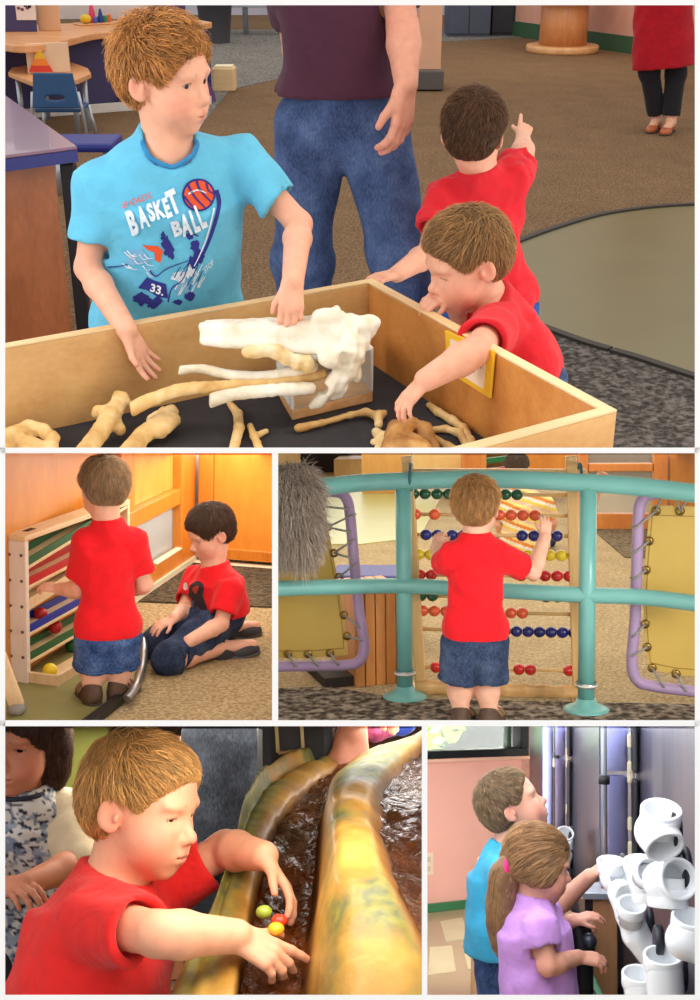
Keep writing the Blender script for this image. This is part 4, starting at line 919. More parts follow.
def pprint(pts, mat, smooth=False, lift=.0012): # a printed patch from an outline
    pts = [V(*p) for p in pts]
    if smooth: pts = spline(pts, 5, closed=True)
    c = np.mean(pts, 0); n_ = len(pts); decal(K, B1.shirto, 'print', np.array(list(pts)+[c]), [[i, (i+1) % n_, n_] for i in range(n_)], lambda x, y: V(x, y), mat, lift=lift)
tprint('UP ATHLETIC', ((121, 203), (151, 192), (152.5, 197.5), (123, 209)), ORG, .01)
for ch, (x0, y0, x1, y1, h, w) in zip('BASKET', [(125, 212, 133, 209, 24, 0), (135, 207.5, 144, 205, 21, 0), (145, 204.5, 151, 202, 18, 0), (152, 202, 161, 199, 18, 0), (161, 199, 166.5, 196.5, 20, 0), (164, 192.5, 173.5, 187.5, 24, 0)]):
    tprint(ch, ((x0, y0), (x1, y1), (x1+7.5*h/24+(2 if ch == 'T' else 0), y1+h), (x0+7.5*h/24, y0+h)), WP, .05)
for ch, (x0, y0, x1, y1, h, sx) in zip('BALL', [(170, 222, 179, 219, 15, 4.5), (178, 216, 188, 213, 21, 5), (188, 211, 194, 208.5, 22, 7), (193, 206, 199, 203.5, 23, 9)]):
    tprint(ch, ((x0, y0), (x1, y1), (x1+sx, y1+h), (x0+sx, y0+h)), WP, .05)
c_ = [(198.5+16.5*math.cos(a), 195+16.5*math.sin(a)) for a in np.linspace(0, 2*math.pi, 28)[:-1]]; pprint(c_, NV); pprint([(198.5+14.5*math.cos(a), 195+14.5*math.sin(a)) for a in np.linspace(0, 2*math.pi, 28)[:-1]], ORG, lift=.002)
def stroke(pts, w, mat, lift=.0028):
    s = spline([V(*p) for p in pts], 6); L, R = [], []
    for i, p in enumerate(s):
        d = s[min(i+1, len(s)-1)]-s[max(i-1, 0)]; d = d/np.linalg.norm(d); n = V(-d[1], d[0]); ww = w*(1-.5*i/len(s)); L.append(p+n*ww/2); R.append(p-n*ww/2)
    m = len(s); decal(K, B1.shirto, 'print', np.array(L+R), [[i, i+1, m+i+1, m+i] for i in range(m-1)], lambda x, y: V(x, y), mat, lift=lift)
stroke([(187, 183), (194, 196), (206, 209)], 2.6, NV); stroke([(196, 179), (200, 190), (212, 203)], 2.6, NV); stroke([(184, 196), (192, 206), (200, 211)], 2.2, NV); stroke([(206, 181), (208, 190), (214, 194)], 2, NV); stroke([(188, 194), (197, 190), (206, 193)], 1.8, WP)
stroke([(216, 190), (219, 205), (212, 232), (202, 256), (193, 268)], 4.5, NV, .0015); stroke([(214, 208), (207, 236), (199, 256), (194, 266)], 1.6, WP)
def splat(cx, cy, rx, ry, mat, seed, lift=.0012, n=16, rough=.45):
    g = np.random.default_rng(seed); pprint([(cx+rx*math.cos(a)*(1+rough*g.uniform(-1, .6)), cy+ry*math.sin(a)*(1+rough*g.uniform(-1, .6))) for a in np.linspace(0, 2*math.pi, n+1)[:-1]], mat, lift=lift)
GREYB = plain('haze_print', (120, 176, 214), .8)
g_ = np.random.default_rng(12)
for k in range(13): x_, y_ = 122+26*g_.random(), 246+18*g_.random(); y_ += (x_-122)*.35; stroke([(x_, y_), (x_+4, y_+3+2*g_.random()), (x_+9, y_+4)], 1.1, WP, .0026)
splat(138, 258, 13, 9, GREYB, 3, .001)
splat(166, 243, 4, 7, NV, 4); splat(169, 250, 5, 7, NV, 5); splat(163, 236, 2.5, 5, NV, 6); splat(172, 256, 2.2, 4, NV, 7)
pprint([(142, 245), (158, 246), (163, 251), (160, 263), (155, 260), (156, 252), (148, 250)], ORG)
splat(195, 246, 5, 8, NV, 8); splat(198, 256, 6, 7, NV, 9); splat(192, 262, 5, 6, NV, 10); splat(190, 236, 4, 4, NV, 11); stroke([(185, 228), (190, 232), (198, 236)], 2.4, NV)
pprint([(138, 288), (147, 277), (156, 281), (166, 284), (168, 298), (158, 297), (147, 290)], NV); splat(142, 299, 9, 6, NV, 13); splat(152, 304, 6, 5, NV, 14); splat(158, 301, 5, 4, NV, 15)
splat(180, 276, 8, 6, WP, 16, rough=.6); splat(190, 272, 6, 7, WP, 17, rough=.6); splat(184, 286, 7, 8, GREYB, 18, .001)
for k in range(16): x_, y_ = 172+28*g_.random(), 300-26*g_.random(); stroke([(x_, y_), (x_+3, y_-6), (x_+5+2*g_.random(), y_-11)], 1.2, WP if k % 3 else NV, .0026)
splat(190, 296, 6, 4.5, NV, 19); splat(178, 302, 6, 3, NV, 20); stroke([(150, 270), (156, 276), (168, 268), (190, 260)], 1.6, NV); stroke([(108, 267), (120, 266), (128, 264)], 1.4, NV); stroke([(168, 302), (172, 288), (182, 280), (188, 266)], 1.6, NV)
tprint('33.', ((151.5, 283), (164.5, 287), (163, 296), (150, 291)), plain('white_number', (226, 232, 240), .8), .03); tprint('STOP', ((203, 268), (212, 259), (213.5, 264), (205, 273)), WP, .01)
# toddler leaning over the side of the bin
J = dict(head=A1(464, 259, 2.30), f=(-.86, -.30, -.36), u=(-.30, -.12, .94), h=.185, neck=A1(491, 304, 2.34), shR=A1(482, 312, 2.44), shL=A1(498, 326, 2.26), elR=A1(474, 346, 2.5), wrR=A1(452, 294, 2.30), elL=A1(474, 352, 2.03), wrL=A1(426, 380, 1.97),
         hipR=A1(513, 372, 2.44), hipL=A1(530, 378, 2.30))
for s_ in 'RL': J['kn'+s_] = J['hip'+s_]+V(0, .02, -.2); J['an'+s_] = J['hip'+s_]+V(.02, .04, -.36)
B2 = Person(K, 'toddler in a red T-shirt leaning over the side of the bin, one arm inside', 'toddler', (J['hipR']+J['hipL'])/2*V(1, 1, 0), J)
B2.body(dict(R=dict(d=(-.85, -.45, -.12), dorsal=(-.1, -.35, .9), curl=.6, spread=.08, thumb=.3), L=dict(d=(-.75, -.25, -.75), dorsal=(-.5, -.3, .75), curl=.45, spread=.14, thumb=.5)), ra=.033, rf=.030, rw=.0225, belly=.7, wide=.95, gaze=(0, 1, -.55), head=dict(open=.12, brow=lin((190, 140, 100)), browk=.4), neck=.036, hl=.5)
B2.hair((156, 118, 76), dict(length=.19, n=5000, whorl=(0, -.3, .42), fringe=(.6, 1, .2), t=.022, lift=.04), 5); B2.shirt(RED, sleeve=.66, hem=-.06, sl_r=1.4, amp=.0045, seed=21, label='red cotton T-shirt'); B2.legs_cloth(JEAN, 'shorts', end=.9)
# boy pointing, seen from behind
J = dict(head=A1(474, 131, 2.98), f=(.25, .96, -.10), u=(.04, 0, 1), h=.187, neck=A1(482, 176, 3.0), shL=A1(447, 196, 3.02), shR=A1(513, 176, 3.02), elL=A1(426, 252, 2.86), wrL=A1(397, 274, 2.66), elR=A1(522, 158, 3.16), wrR=A1(523, 138, 3.34),
         hipL=A1(466, 310, 3.05), hipR=A1(512, 306, 3.05))
J['elL'] = A1(428, 254, 2.9); J['shR'] = A1(510, 182, 3.02); J['elR'] = A1(523, 155, 3.14)
for s_ in 'RL': J['kn'+s_] = J['hip'+s_]+V(0, .02, -.23); J['an'+s_] = V(J['hip'+s_][0], J['hip'+s_][1]+.02, .05); J['toe'+s_] = J['an'+s_]+V(.01, .12, -.02)
J['gnd'] = 0.0
B3 = Person(K, 'dark-haired boy in a red T-shirt seen from behind, pointing across the hall', 'boy', (J['hipR']+J['hipL'])/2*V(1, 1, 0), J)
B3.body(dict(L=dict(d=(-.75, -.6, .0), dorsal=(0, -.1, 1), curl=.4, spread=.1), R=dict(d=(.2, .75, .45), dorsal=(.2, -.5, .8), curls=[.05, .9, .95, 1.0], spread=.05, thumb=.3)), wide=.95, hl=.52, eyes=True, gaze=(0, 1, 0))
B3.hair((92, 62, 40), dict(length=.13, spiky=.14, n=5200, fringe=(.5, 1, .2), whorl=(.1, -.3, .4), jitter=.3), 8); B3.shirt(RED, sleeve=.62, hem=-.02, flare=1.1, sl_r=1.6, amp=.006, seed=31, wl=.1, label='red cotton T-shirt'); B3.legs_cloth(denim('blue_pants', (32, 60, 120), (44, 78, 146), (66, 104, 172)), 'trousers', end=1.75)
for s_ in 'RL': B3.shoe(s_, plain('brown_shoe', (86, 66, 50), .6))
# the man
J = dict(head=A1(335, -165, 3.16), f=(-.2, -.95, -.25), u=(0, 0, 1), h=.235, neck=A1(338, -68, 3.2), shR=A1(283, -38, 3.2), shL=A1(394, -38, 3.2), elR=A1(297, 50, 3.42), wrR=A1(330, 95, 3.46), elL=A1(403, 30, 3.12), wrL=A1(406, 84, 3.04),
         hipR=A1(309, 128, 3.24), hipL=A1(371, 128, 3.24), knR=A1(303, 262, 3.26), knL=A1(401, 252, 3.2), anR=A1(306, 428, 3.38), anL=A1(420, 420, 3.3), gnd=0.0)
for s_ in 'RL': J['an'+s_][2] = .08; J['toe'+s_] = J['an'+s_]+V(.02, -.2, -.05)
M1 = Person(K, 'man in a plum T-shirt and blue jeans standing behind the bin', 'man', V(J['hipR'][0], 3.25, 0), J)
M1.body(dict(R=dict(d=(.4, .3, -.8), dorsal=(-.6, .6, 0), curl=.4), L=dict(d=(-.08, -.12, -1), dorsal=(.8, -.55, .1), curl=.42, spread=.05, thumb=.15)), ra=.036, rf=.034, rw=.025, rt=.066, rc=.052, belly=.6, wide=1.0, neck=.05, hl=.78, hres=.004, res=.009, skin=lin((214, 152, 128)))
M1.hair((90, 64, 44), dict(n=1500, length=.13), 9); M1.shirt(cloth('plum_cotton', (72, 36, 54), .06), sleeve=.62, hem=.20, flare=1.0, sl_r=1.4, amp=.004, wl=.16, seed=41, e=.010, res=.009, label='plum T-shirt'); M1.legs_cloth(denim('man_jeans', (48, 62, 96), (66, 84, 124), (86, 106, 146)), 'jeans', end=1.93, waist=.30, r_end=1.3, amp=.006, wl=.16, e=.010, res=.009)
for s_ in 'RL': M1.shoe(s_, plain('dark_shoe', (46, 42, 42), .5), w=.042)
p = M1.J['wrL']; m = MB()
# woman far off
J = dict(head=A1(662, -205, 9.0), f=(-.5, -.85, 0), u=(0, 0, 1), h=.225, neck=A1(663, -172, 9.0), shR=A1(640, -160, 9.0), shL=A1(686, -160, 9.0), elR=A1(632, -110, 9.0), wrR=A1(640, -70, 8.9), elL=A1(694, -110, 9.0), wrL=A1(686, -70, 8.9), hipR=A1(650, -20, 9.0), hipL=A1(676, -20, 9.0),
         knR=A1(649, 72, 9.0), knL=A1(676, 74, 9.0), anR=A1(657, 118, 9.05), anL=A1(671, 122, 8.95), gnd=0.0)
for s_ in 'RL': J['an'+s_][2] = .07; J['toe'+s_] = J['an'+s_]+V(-.08, -.16, -.05)
W1 = Person(K, 'woman in a red dress and black leggings standing far back by the pink wall', 'woman', V(J['hipR'][0]+.1, 9.0, 0), J)
W1.body({'R': dict(d=(.3, 0, -1), dorsal=(-1, 0, 0)), 'L': dict(d=(-.3, 0, -1), dorsal=(1, 0, 0))}, rt=.062, rc=.048, ra=.034, rf=.032, res=.012, hres=.006, hl=.75)
W1.hair((80, 50, 34), dict(n=800), 10); W1.shirt(cloth('crimson_dress', (176, 20, 36), .08), 'dress', sleeve=.5, hem=-.62, flare=1.35, amp=.012, wl=.2, seed=51, res=.011, label='crimson dress'); W1.legs_cloth(cloth('black_leggings', (34, 32, 38)), 'leggings', end=1.88, e=.010, r_end=1.15, res=.009, hiproom=.9, amp=.001)
for s_ in 'RL': W1.shoe(s_, plain('tan_leather', (176, 92, 52), .4), w=.036, low=True)
# ================================================================== booth of the ball run
K = K2; L = K.lay; A = K.at
HON = wood('honey_wood', (206, 124, 34), (228, 150, 56), (2.5, 2.5, 1.0), .35, .3); HON2 = wood('honey_wood_frame', (196, 108, 28), (220, 138, 46), (6, 6, 1.2), .35, .3); PALE = wood('pale_maple', (224, 190, 140), (240, 212, 168), (7, 7, 1.5), .45, .1); PALEW = wood('white_maple', (226, 210, 190), (242, 230, 214), (7, 7, 1.5), .5, .05)
BEIGE = carpet('beige_carpet', (148, 126, 92), (168, 146, 108), (188, 166, 126), .8, bs=.8)
floor(K, 'floor_beige_carpet', [(-3, 2.4), (3, 2.4), (3, 9), (-3, 9)], 0, BEIGE)
floor(K, 'floor_green_vinyl', spline([L(*p) for p in [(80, 726), (100, 712), (124, 694), (138, 668), (141, 640), (134, 606)]], 6)+[L(*p) for p in [(60, 640), (-60, 690), (-90, 780), (60, 780)]], .006, plain('sage_vinyl', (134, 134, 82), .4, var=.08, vscale=9, bmp=.05))
floor(K, 'floor_dark_mat', [L(*p) for p in [(132, 602), (290, 609), (300, 566), (186, 562), (150, 588)]], .008, carpet('dark_mat', (62, 54, 42), (84, 74, 58), (104, 92, 74), .6))
m = MB(); q = spline([L(*p, .02) for p in [(84, 726), (104, 711), (126, 693), (132, 684)]], 6)
for a, b in zip(q[:-1], q[1:]): m.bar(a, b, .03, .03)
tag(m.build(K, 'trim_black_edge', plain('black_edge', (30, 30, 28), .5)), kind='structure')
m = MB(); q = spline([L(127, 699, .03), L(136, 686, .05), A(142, 668, L(142, 676)[1]), A(143.5, 652, L(143, 668)[1]), A(143, 640, L(143, 660)[1])], 6); m.tube(q, .016, 10); o = m.build(K, 'steel_hoop', plain('brushed_steel', (150, 150, 148), .3, .8)); tag(o, 'bent steel hoop rising from the floor behind the toddler legs', 'hoop')
# left wall with a glazed door: everything on one upright plane
pa, pb = L(143, 593), L(190, 561); u = nrm((pb-pa)*V(1, 1, 0)); n = V(u[1], -u[0], 0)   # n faces the room
def onw(px, py): return K.onx(px, py, pa, n)
def uz(px, py): p = onw(px, py)-pa; return np.dot(p, u), p[2]+pa[2]
def W3(uu, z, d=0): return pa*V(1, 1, 0)+u*uu+V(0, 0, z)+n*d
def board(uz0, uz1, d0, d1, name, mat, parent=None, st=True, bev=.004):
    (u0, z0), (u1, z1) = uz0, uz1; m = MB(); m.prism([W3(u0, z0, d0), W3(u1, z0, d0), W3(u1, z1, d0), W3(u0, z1, d0)], n*(d1-d0), bevel=bev); o = m.build(K, name, mat, parent)
    if st and parent is None: tag(o, kind='structure')
    return o
uD = uz(117, 560)[0]; uE = uz(190, 545)[0]; uJ = uz(176, 500)[0]; u0 = -4.0
board((u0, 0), (uD, 2.2), -.06, 0, 'wall_left', HON)
# door_1: stiles, rails, panes
dr = thing(K, 'door_1', None, None, W3(uD, 0), kind='structure')
zr0 = uz(150, 517)[1]; zr1 = uz(150, 501)[1]; zb1 = uz(155, 562)[1]
board((uD, 0), (uz(131, 520)[0], 2.2), -.05, .02, 'stile', HON2, dr); board((uJ, 0), (uE, 2.2), -.05, .03, 'stile', HON2, dr); board((uD, zr0), (uJ, zr1), -.05, .025, 'rail', HON2, dr); board((uD, 0.02), (uJ, zb1), -.05, .03, 'rail', HON2, dr)
board((uD, zr1), (uJ, 2.2), -.03, -.015, 'panel', wood('gold_panel', (196, 136, 52), (222, 164, 76), (3, 3, 1)), dr); board((uD, zb1), (uJ, zr0), -.02, -.014, 'pane', glass('door_glass', (235, 240, 240), .03, .10), dr)  # upper pane: the wood's reflection in the glass is put into the panel's colour
board((uz(150, 560)[0], zb1), (uJ, zb1+.012), .0, .035, 'sill', plain('pale_sill', (226, 206, 176), .5), dr)
m = MB(); m.bar(W3(uz(143, 593)[0]-.3, .02, .03), W3(uE, .02, .03), .02, .03); tag(m.build(K, 'baseboard_left', plain('bone_trim', (216, 204, 176), .6)), kind='structure')
# carpet and wall seen through the glass
m = MB(); m.prism([W3(-2, .0, -.1), W3(3, .0, -.1), W3(3, .0, -3), W3(-2, .0, -3)], (0, 0, .004)); tag(m.build(K, 'floor_behind_glass', carpet('pale_carpet', (150, 136, 110), (178, 164, 138), (200, 188, 164), .45)), kind='structure')
# back wall: wooden door with frame
p0, p1 = L(186, 561), L(300, 570); e = nrm((p1-p0)*V(1, 1, 0)); nb = V(e[1], -e[0], 0); oz = lambda px, py: (np.dot(K.onx(px, py, p0, nb)-p0, e), K.onx(px, py, p0, nb)[2])
def bw(a, b, d0, d1, name, mat, parent=None):
    (ua, za), (ub, zb_) = a, b; B = lambda uu, z: p0*V(1, 1, 0)+e*uu+V(0, 0, z)+nb*d0
    m = MB(); m.prism([B(ua, za), B(ub, za), B(ub, zb_), B(ua, zb_)], nb*(d1-d0), bevel=.004); o = m.build(K, name, mat, parent)
    if parent is None: tag(o, kind='structure')
    return o
ug, uh, ui = oz(191, 540)[0], oz(199, 540)[0], oz(213, 540)[0]
bw((-.2, 0), (3.2, 2.3), -.12, -.08, 'wall_back', plain('grey_plaster', (176, 172, 164), .7))
d2 = thing(K, 'door_2', None, None, p0+e*uh, kind='structure'); bw((uh, .03), (ui, 2.2), -.05, .02, 'stile', HON2, d2); bw((ui, .03), (oz(290, 540)[0], 2.2), -.05, 0, 'panel', HON, d2); bw((ui, .03), (oz(290, 540)[0], oz(240, 549)[1]), -.04, .02, 'rail', HON2, d2)
bw((uh-.05, 0), (oz(290, 540)[0], oz(240, 563)[1]), -.02, .05, 'baseboard_back', plain('bone_trim', (216, 204, 176), .6))
# ---- ball run
b0, b1 = L(31, 683), L(128, 628); d = nrm((b1-b0)*V(1, 1, 0)); no = V(d[1], -d[0], 0); LN = np.linalg.norm(b1-b0); TK = .085
def onf(px, py): q = K.onx(px, py, b0, no)-b0; return np.dot(q, d), q[2]
HT = onf(28, 541)[1]
def F3(uu, z, dd=0): return b0+d*uu+V(0, 0, z)+no*dd
t = thing(K, 'ball_run', 'tall wooden ball run with green, red and blue ramps', 'ball run', F3(LN/2, 0, -TK/2))
def bp(uz4, d0, d1, name, mat, parent=t, bev=.003): m = MB(); m.prism([F3(a, z, d0) for a, z in uz4], no*(d1-d0), bevel=bev); return m.build(K, name, mat, parent)
bp([(-.022, 0), (0, 0), (0, HT), (-.022, HT)], -TK, 0, 'end_board', PALEW); bp([(LN, 0), (LN+.022, 0), (LN+.022, HT), (LN, HT)], -TK, 0, 'end_board', PALE); bp([(-.022, HT), (LN+.022, HT), (LN+.022, HT+.02), (-.022, HT+.02)], -TK, 0, 'top_board', PALE); bp([(0, .02), (LN, .02), (LN, HT), (0, HT)], -TK, -TK+.008, 'back_board', HON)
GR = plain('ramp_green', (22, 96, 52), .35); RD = plain('ramp_red', (188, 30, 34), .35); BL = plain('ramp_blue', (30, 52, 156), .35)
def ramp_(pxa, pxb, mat, lip=.028):
    (ua, za), (ub, zb_) = onf(*pxa), onf(*pxb); k = (zb_-za)/(ub-ua); ub2 = LN; zb2 = za+k*(ub2-ua); ua = 0
    r = bp([(ua, za-.006), (ub2, zb2-.006), (ub2, zb2), (ua, za)], -TK+.01, -.012, 'ramp', PALE); bp([(ua, za-.012), (ub2, zb2-.012), (ub2, zb2+lip-.012), (ua, za+lip-.012)], -.012, -.004, 'lip', mat, r, .002); bp([(ua, za+.0), (ub2, zb2), (ub2, zb2+lip), (ua, za+lip)], -TK+.009, -TK+.016, 'lip', mat, r, .002)
    bp([(ua, za-.024), (ub2, zb2-.024), (ub2, zb2-.012), (ua, za-.012)], -.014, -.002, 'slat', PALE, r, .002)
for a, b, mt in [((29, 563), (88, 527), GR), ((29, 583), (68, 563), RD), ((30, 604), (60, 585), PALE), ((32, 629), (74, 606), BL), ((32, 657), (72, 634), GR)]: ramp_(a, b, mt)
tr = [onf(33, 676), (LN*.8, .0)]; bp([(0, 0), (LN*.75, 0), (LN*.75, .012), (0, .012)], 0, .11, 'tray', PALE); bp([(0, 0), (LN*.75, 0), (LN*.75, .045), (0, .045)], .10, .115, 'tray', PALE); bp([(-.012, 0), (.0, 0), (.0, .045), (-.012, .045)], 0, .115, 'tray', PALE)
bp([(.05, HT+.0201), (.11, HT+.0201), (.11, HT+.0205), (.05, HT+.0205)], -TK*.7, -TK*.4, 'stamp', plain('dark_stamp', (60, 44, 34), .8), bev=0)
c = F3(LN*.72, HT+.0203, -TK*.5); m = MB(); m.lathe([(.034, 0), (.034, .002), (.024, .002), (.024, .0005)], c, n=24, caps=False); m.lathe([(.001, .0006), (.025, .0006)], c, n=24); m.build(K, 'ball_hole', plain('hole_brown', (92, 62, 40), .7), t)
m = MB()
for z in np.linspace(.1, HT-.05, 5):
    for dd in (.2, .75): m.lathe([(.006, 0), (.006, .002)], F3(-.022, z, -TK*dd), axis=-d, n=10)
m.build(K, 'screw', plain('screw_steel', (120, 112, 104), .4, .7), t)
def ball(px, py, c, label, dd=-.045, r=.026):
    p = K.onx(px, py, b0+no*dd, no); m = MB(); m.ball(p, r, 24, 16); tag(m.build(K, 'ball', plain('ball_%d_%d_%d' % c, c, .35)), label, 'ball', 'balls in the ball run')
ball(40.5, 614, (180, 34, 30), 'red ball at the low end of the ramp above the blue lip'); ball(55, 627, (186, 36, 34), 'red ball rolling just under the blue ramp'); ball(72, 646, (26, 110, 60), 'green ball half hidden by the toddler denim shorts'); ball(50, 670, (240, 214, 40), 'yellow ball resting in the tray at the foot of the ball run', .05, .0255)
# slanting wooden leg at the near left
m = MB(); a = A(-2, 655, 3.75); b = L(17, 716); b[2] = .04; m.bar(a, b, .05, .022, up=(0, -1, 0), bevel=.005); t = thing(K, 'easel_leg', 'slanting wooden easel leg with a grey foot in front of the ball run', 'easel', b); m.build(K, 'leg', PALE, t); m = MB(); m.ball(b-V(0, 0, .012), (.032, .026, .028)); m.build(K, 'rubber_foot', plain('grey_rubber', (140, 136, 128), .7), t)
# ---- toddler from behind
RED2 = cloth('scarlet_cotton', (226, 24, 34), .05); DEN = denim('toddler_denim', (30, 46, 82), (58, 82, 128), (96, 122, 166)); SK = lin((240, 186, 158))
g0 = L(102, 703); Y = g0[1]
J = dict(head=A(104, 488, Y), f=(-.25, .93, -.28), u=(.0, .2, 1), h=.198, neck=A(108, 526, Y), shL=A(86, 543, Y), shR=A(133, 541, Y+.02), elL=A(79, 590, Y+.05), wrL=A(60, 589, Y+.13), elR=A(144, 584, Y+.05), wrR=A(136, 590, Y+.18),
         hipL=A(95, 637, Y), hipR=A(121, 636, Y+.02), knL=A(94, 667, Y+.02), knR=A(119, 664, Y+.04), anL=A(92, 698, Y), anR=A(118, 690, Y+.03), gnd=0.0)
for s_ in 'RL': J['an'+s_][2] = .045
J['toeL'] = J['anL']+V(-.03, .11, -.02); J['toeR'] = J['anR']+V(.05, .10, -.02)
P2 = Person(K, 'toddler in a red T-shirt and denim shorts standing at the ball run, back turned', 'toddler', (J['hipR']+J['hipL'])/2*V(1, 1, 0), J)
P2.body(dict(L=dict(d=(-.95, .25, .1), dorsal=(0, -.5, .85), curl=.55, spread=.06), R=dict(d=(-.6, .7, 0), dorsal=(.2, 0, 1), curl=.4)), ra=.032, rf=.030, rw=.023, rt=.05, rc=.04, belly=.9, wide=1.0, hl=.5, skin=SK, hres=.0035)
P2.hair((150, 118, 84), dict(length=.2, n=5000, nape=-.30), 21); P2.shirt(RED2, sleeve=.72, hem=.02, flare=1.02, sl_r=1.5, amp=.004, wl=.09, seed=61, label='scarlet T-shirt'); P2.legs_cloth(DEN, end=1.0, e=.013, r_end=1.45, cuff=True, hiproom=1.05)
SHB = plain('brown_sandal', (84, 62, 46), .6, var=.3, vscale=40)
for s_ in 'RL': P2.shoe(s_, SHB, strapmat=plain('sandal_strap', (140, 112, 84), .6), w=.038)
# ---- kneeling boy
g1 = L(170, 672); Y = g1[1]
J = dict(head=A(209, 532, Y+.30), f=(-.86, -.32, -.40), u=(-.34, -.1, .93), h=.206, neck=A(214, 570, Y+.30), shL=A(229, 589, Y+.17), shR=A(196, 578, Y+.40), elL=A(221, 624, Y+.10), wrL=A(189, 641, Y+.02), elR=A(184, 610, Y+.30), wrR=A(174, 618, Y+.13),
         hipL=A(226, 642, Y+.24), hipR=A(212, 634, Y+.34), knL=A(168, 664, Y+.0), knR=A(156, 643, Y+.18), anL=A(222, 650, Y+.16), anR=A(226, 641, Y+.42))
J['knL'][2] = .05; J['knR'][2] = .055; J['anL'][2] = .04; J['anR'][2] = .04; J['hipL'][2] = .145; J['hipR'][2] = .145
J['toeL'] = J['anL']+V(.12, .03, -.0); J['toeR'] = J['anR']+V(.12, .03, -.0)
P3 = Person(K, 'dark-haired boy in a printed red T-shirt kneeling on the carpet', 'boy', (J['knR']+J['hipL'])/2*V(1, 1, 0), J)
P3.body(dict(L=dict(d=(-.9, -.3, -.45), dorsal=(-.25, -.5, .8), curl=.3, spread=.15), R=dict(d=(-.8, -.45, -.25), dorsal=(-.2, -.3, .9), curl=.3, spread=.15)), ra=.031, rf=.029, rw=.021, rt=.055, rc=.041, wide=.95, hl=.55, head=dict(open=.15, brow=lin((70, 48, 36)), browk=.7), gaze=(0, 1, -.5), skin=SK, hres=.0035)
P3.hair((84, 60, 44), dict(length=.15, lift=.1, spiky=.12, n=5200, fringe=(0, 1, -.2), cut=(0, .55, -.13, .47, .44, .40)), 23); P3.shirt(RED2, sleeve=.72, hem=-.04, flare=1.05, sl_r=1.6, amp=.005, wl=.1, seed=71, label='scarlet T-shirt with a dark dinosaur print')
P3.legs_cloth(denim('dark_denim', (30, 38, 58), (48, 60, 86), (78, 92, 120)), end=1.13, e=.014, r_end=1.6, cuff=True, hiproom=1.0, waist=.25)
for s_ in 'RL': P3.shoe(s_, plain('charcoal_trainer', (52, 52, 58), .6), toe=J['toe'+s_], up=(-.15, 0, 1) , w=.036, sole=plain('grey_sole', (84, 82, 82), .8))
def patch(pts, mat, tgt, lift=.0015, st=2.0): pts = spline([V(*p) for p in pts], 5, closed=True); decal(K, tgt, 'print', np.array(pts), [list(range(len(pts)))], lambda x, y: V(x, y), mat, lift=lift, step=st)
INK = plain('ink_print', (44, 36, 44), .8); patch([(190, 586), (198, 581), (204, 586), (203, 596), (206, 604), (208, 616), (200, 625), (188, 627), (182, 620), (184, 608), (188, 598)], INK, P3.shirto)
patch([(192, 588), (199, 586), (196, 594)], plain('rust_print', (168, 62, 44), .8), P3.shirto, .003); patch([(188, 606), (194, 600), (193, 612)], plain('slate_print', (92, 104, 130), .8), P3.shirto, .003); patch([(196, 606), (203, 612), (198, 618)], plain('blue_print', (62, 76, 118), .8), P3.shirto, .003); patch([(184, 584), (187, 583), (188, 589), (184, 590)], plain('cream_print', (214, 190, 186), .8), P3.shirto, .003)
# ================================================================== booth of the abacus
K = K3; L = K.lay; A = K.at
TEAL = plain('teal_enamel', (114, 180, 174), .32, var=.05, coat=.3); MAUVE = plain('mauve_enamel', (168, 142, 178), .4); VINYL = plain('yellow_vinyl', (196, 164, 78), .42, var=.06, vscale=4, bmp=.06); ROPE = plain('grey_rope', (150, 146, 138), .8, var=.3, vscale=300); BRASS = plain('brass_eyelet', (150, 120, 60), .3, .9)
floor(K, 'floor_tan_carpet', [(-4, 2.4), (4, 2.4), (4, 16), (-4, 16)], 0, carpet('tan_carpet', (164, 144, 108), (182, 162, 126), (200, 180, 144), .8, bs=.8))
floor(K, 'floor_near_mat', [L(*p) for p in [(250, 690), (330, 688), (400, 700), (720, 706), (760, 800), (240, 800)]], .006, carpet('near_mat', (66, 56, 48), (118, 106, 92), (164, 150, 132), .35, bs=1.0))
floor(K, 'floor_lime_vinyl', [L(*p) for p in [(250, 486), (410, 486), (440, 500), (420, 538), (360, 545), (250, 545)]], .008, plain('lime_vinyl', (184, 182, 112), .35, var=.05, vscale=3))
floor(K, 'floor_shade_mat', [L(*p) for p in [(590, 528), (700, 528), (720, 560), (625, 558)]], .008, carpet('brown_mat', (96, 84, 66), (120, 106, 84), (142, 126, 102), .45))  # darker brown carpet zone before the far glass wall
YP = L(405, 699)[1]; YQ = L(585, 711)[1]
def railpts(l): return spline([A(px, py, Y) for px, py, Y in l], 8)
t = thing(K, 'handrail', 'teal tubular handrail with two posts bolted to the floor', 'railing', (L(405, 699)+L(585, 711))/2)
RT = .031
for (px, py, pt) in ((405, 698, 482), (586, 711, 484)):
    p = L(px, py); tp = K.up(p, pt); po = MB().tube([p+V(0, 0, .01), tp], RT, 24).build(K, 'post', TEAL, t)
    MB().lathe([(.085, 0), (.085, .010), (.07, .016), (.04, .03), (.034, .05)], p, n=28).build(K, 'flange', TEAL, po); MB().lathe([(.036, .09), (.040, .095), (.040, .105), (.036, .11)], p, n=24, caps=False).build(K, 'collar', plain('steel_collar', (160, 168, 164), .3, .7), po)
    MB().tube([p+V(.038*math.cos(a), .038*math.sin(a), .10) for a in np.linspace(0, 2*math.pi, 20)[:-1]], .004, 6, closed=True).build(K, 'cable_tie', plain('white_tie', (224, 222, 214), .4), po)
MB().tube(railpts([(270, 491, YP-.25), (322, 487, YP-.12), (360, 483, YP-.03), (405, 481, YP), (490, 479, (YP+YQ)/2), (586, 483, YQ), (640, 487, YQ-.03), (700, 494, YQ-.12), (730, 499, YQ-.2)]), RT*1.08, 24).build(K, 'top_rail', TEAL, t)
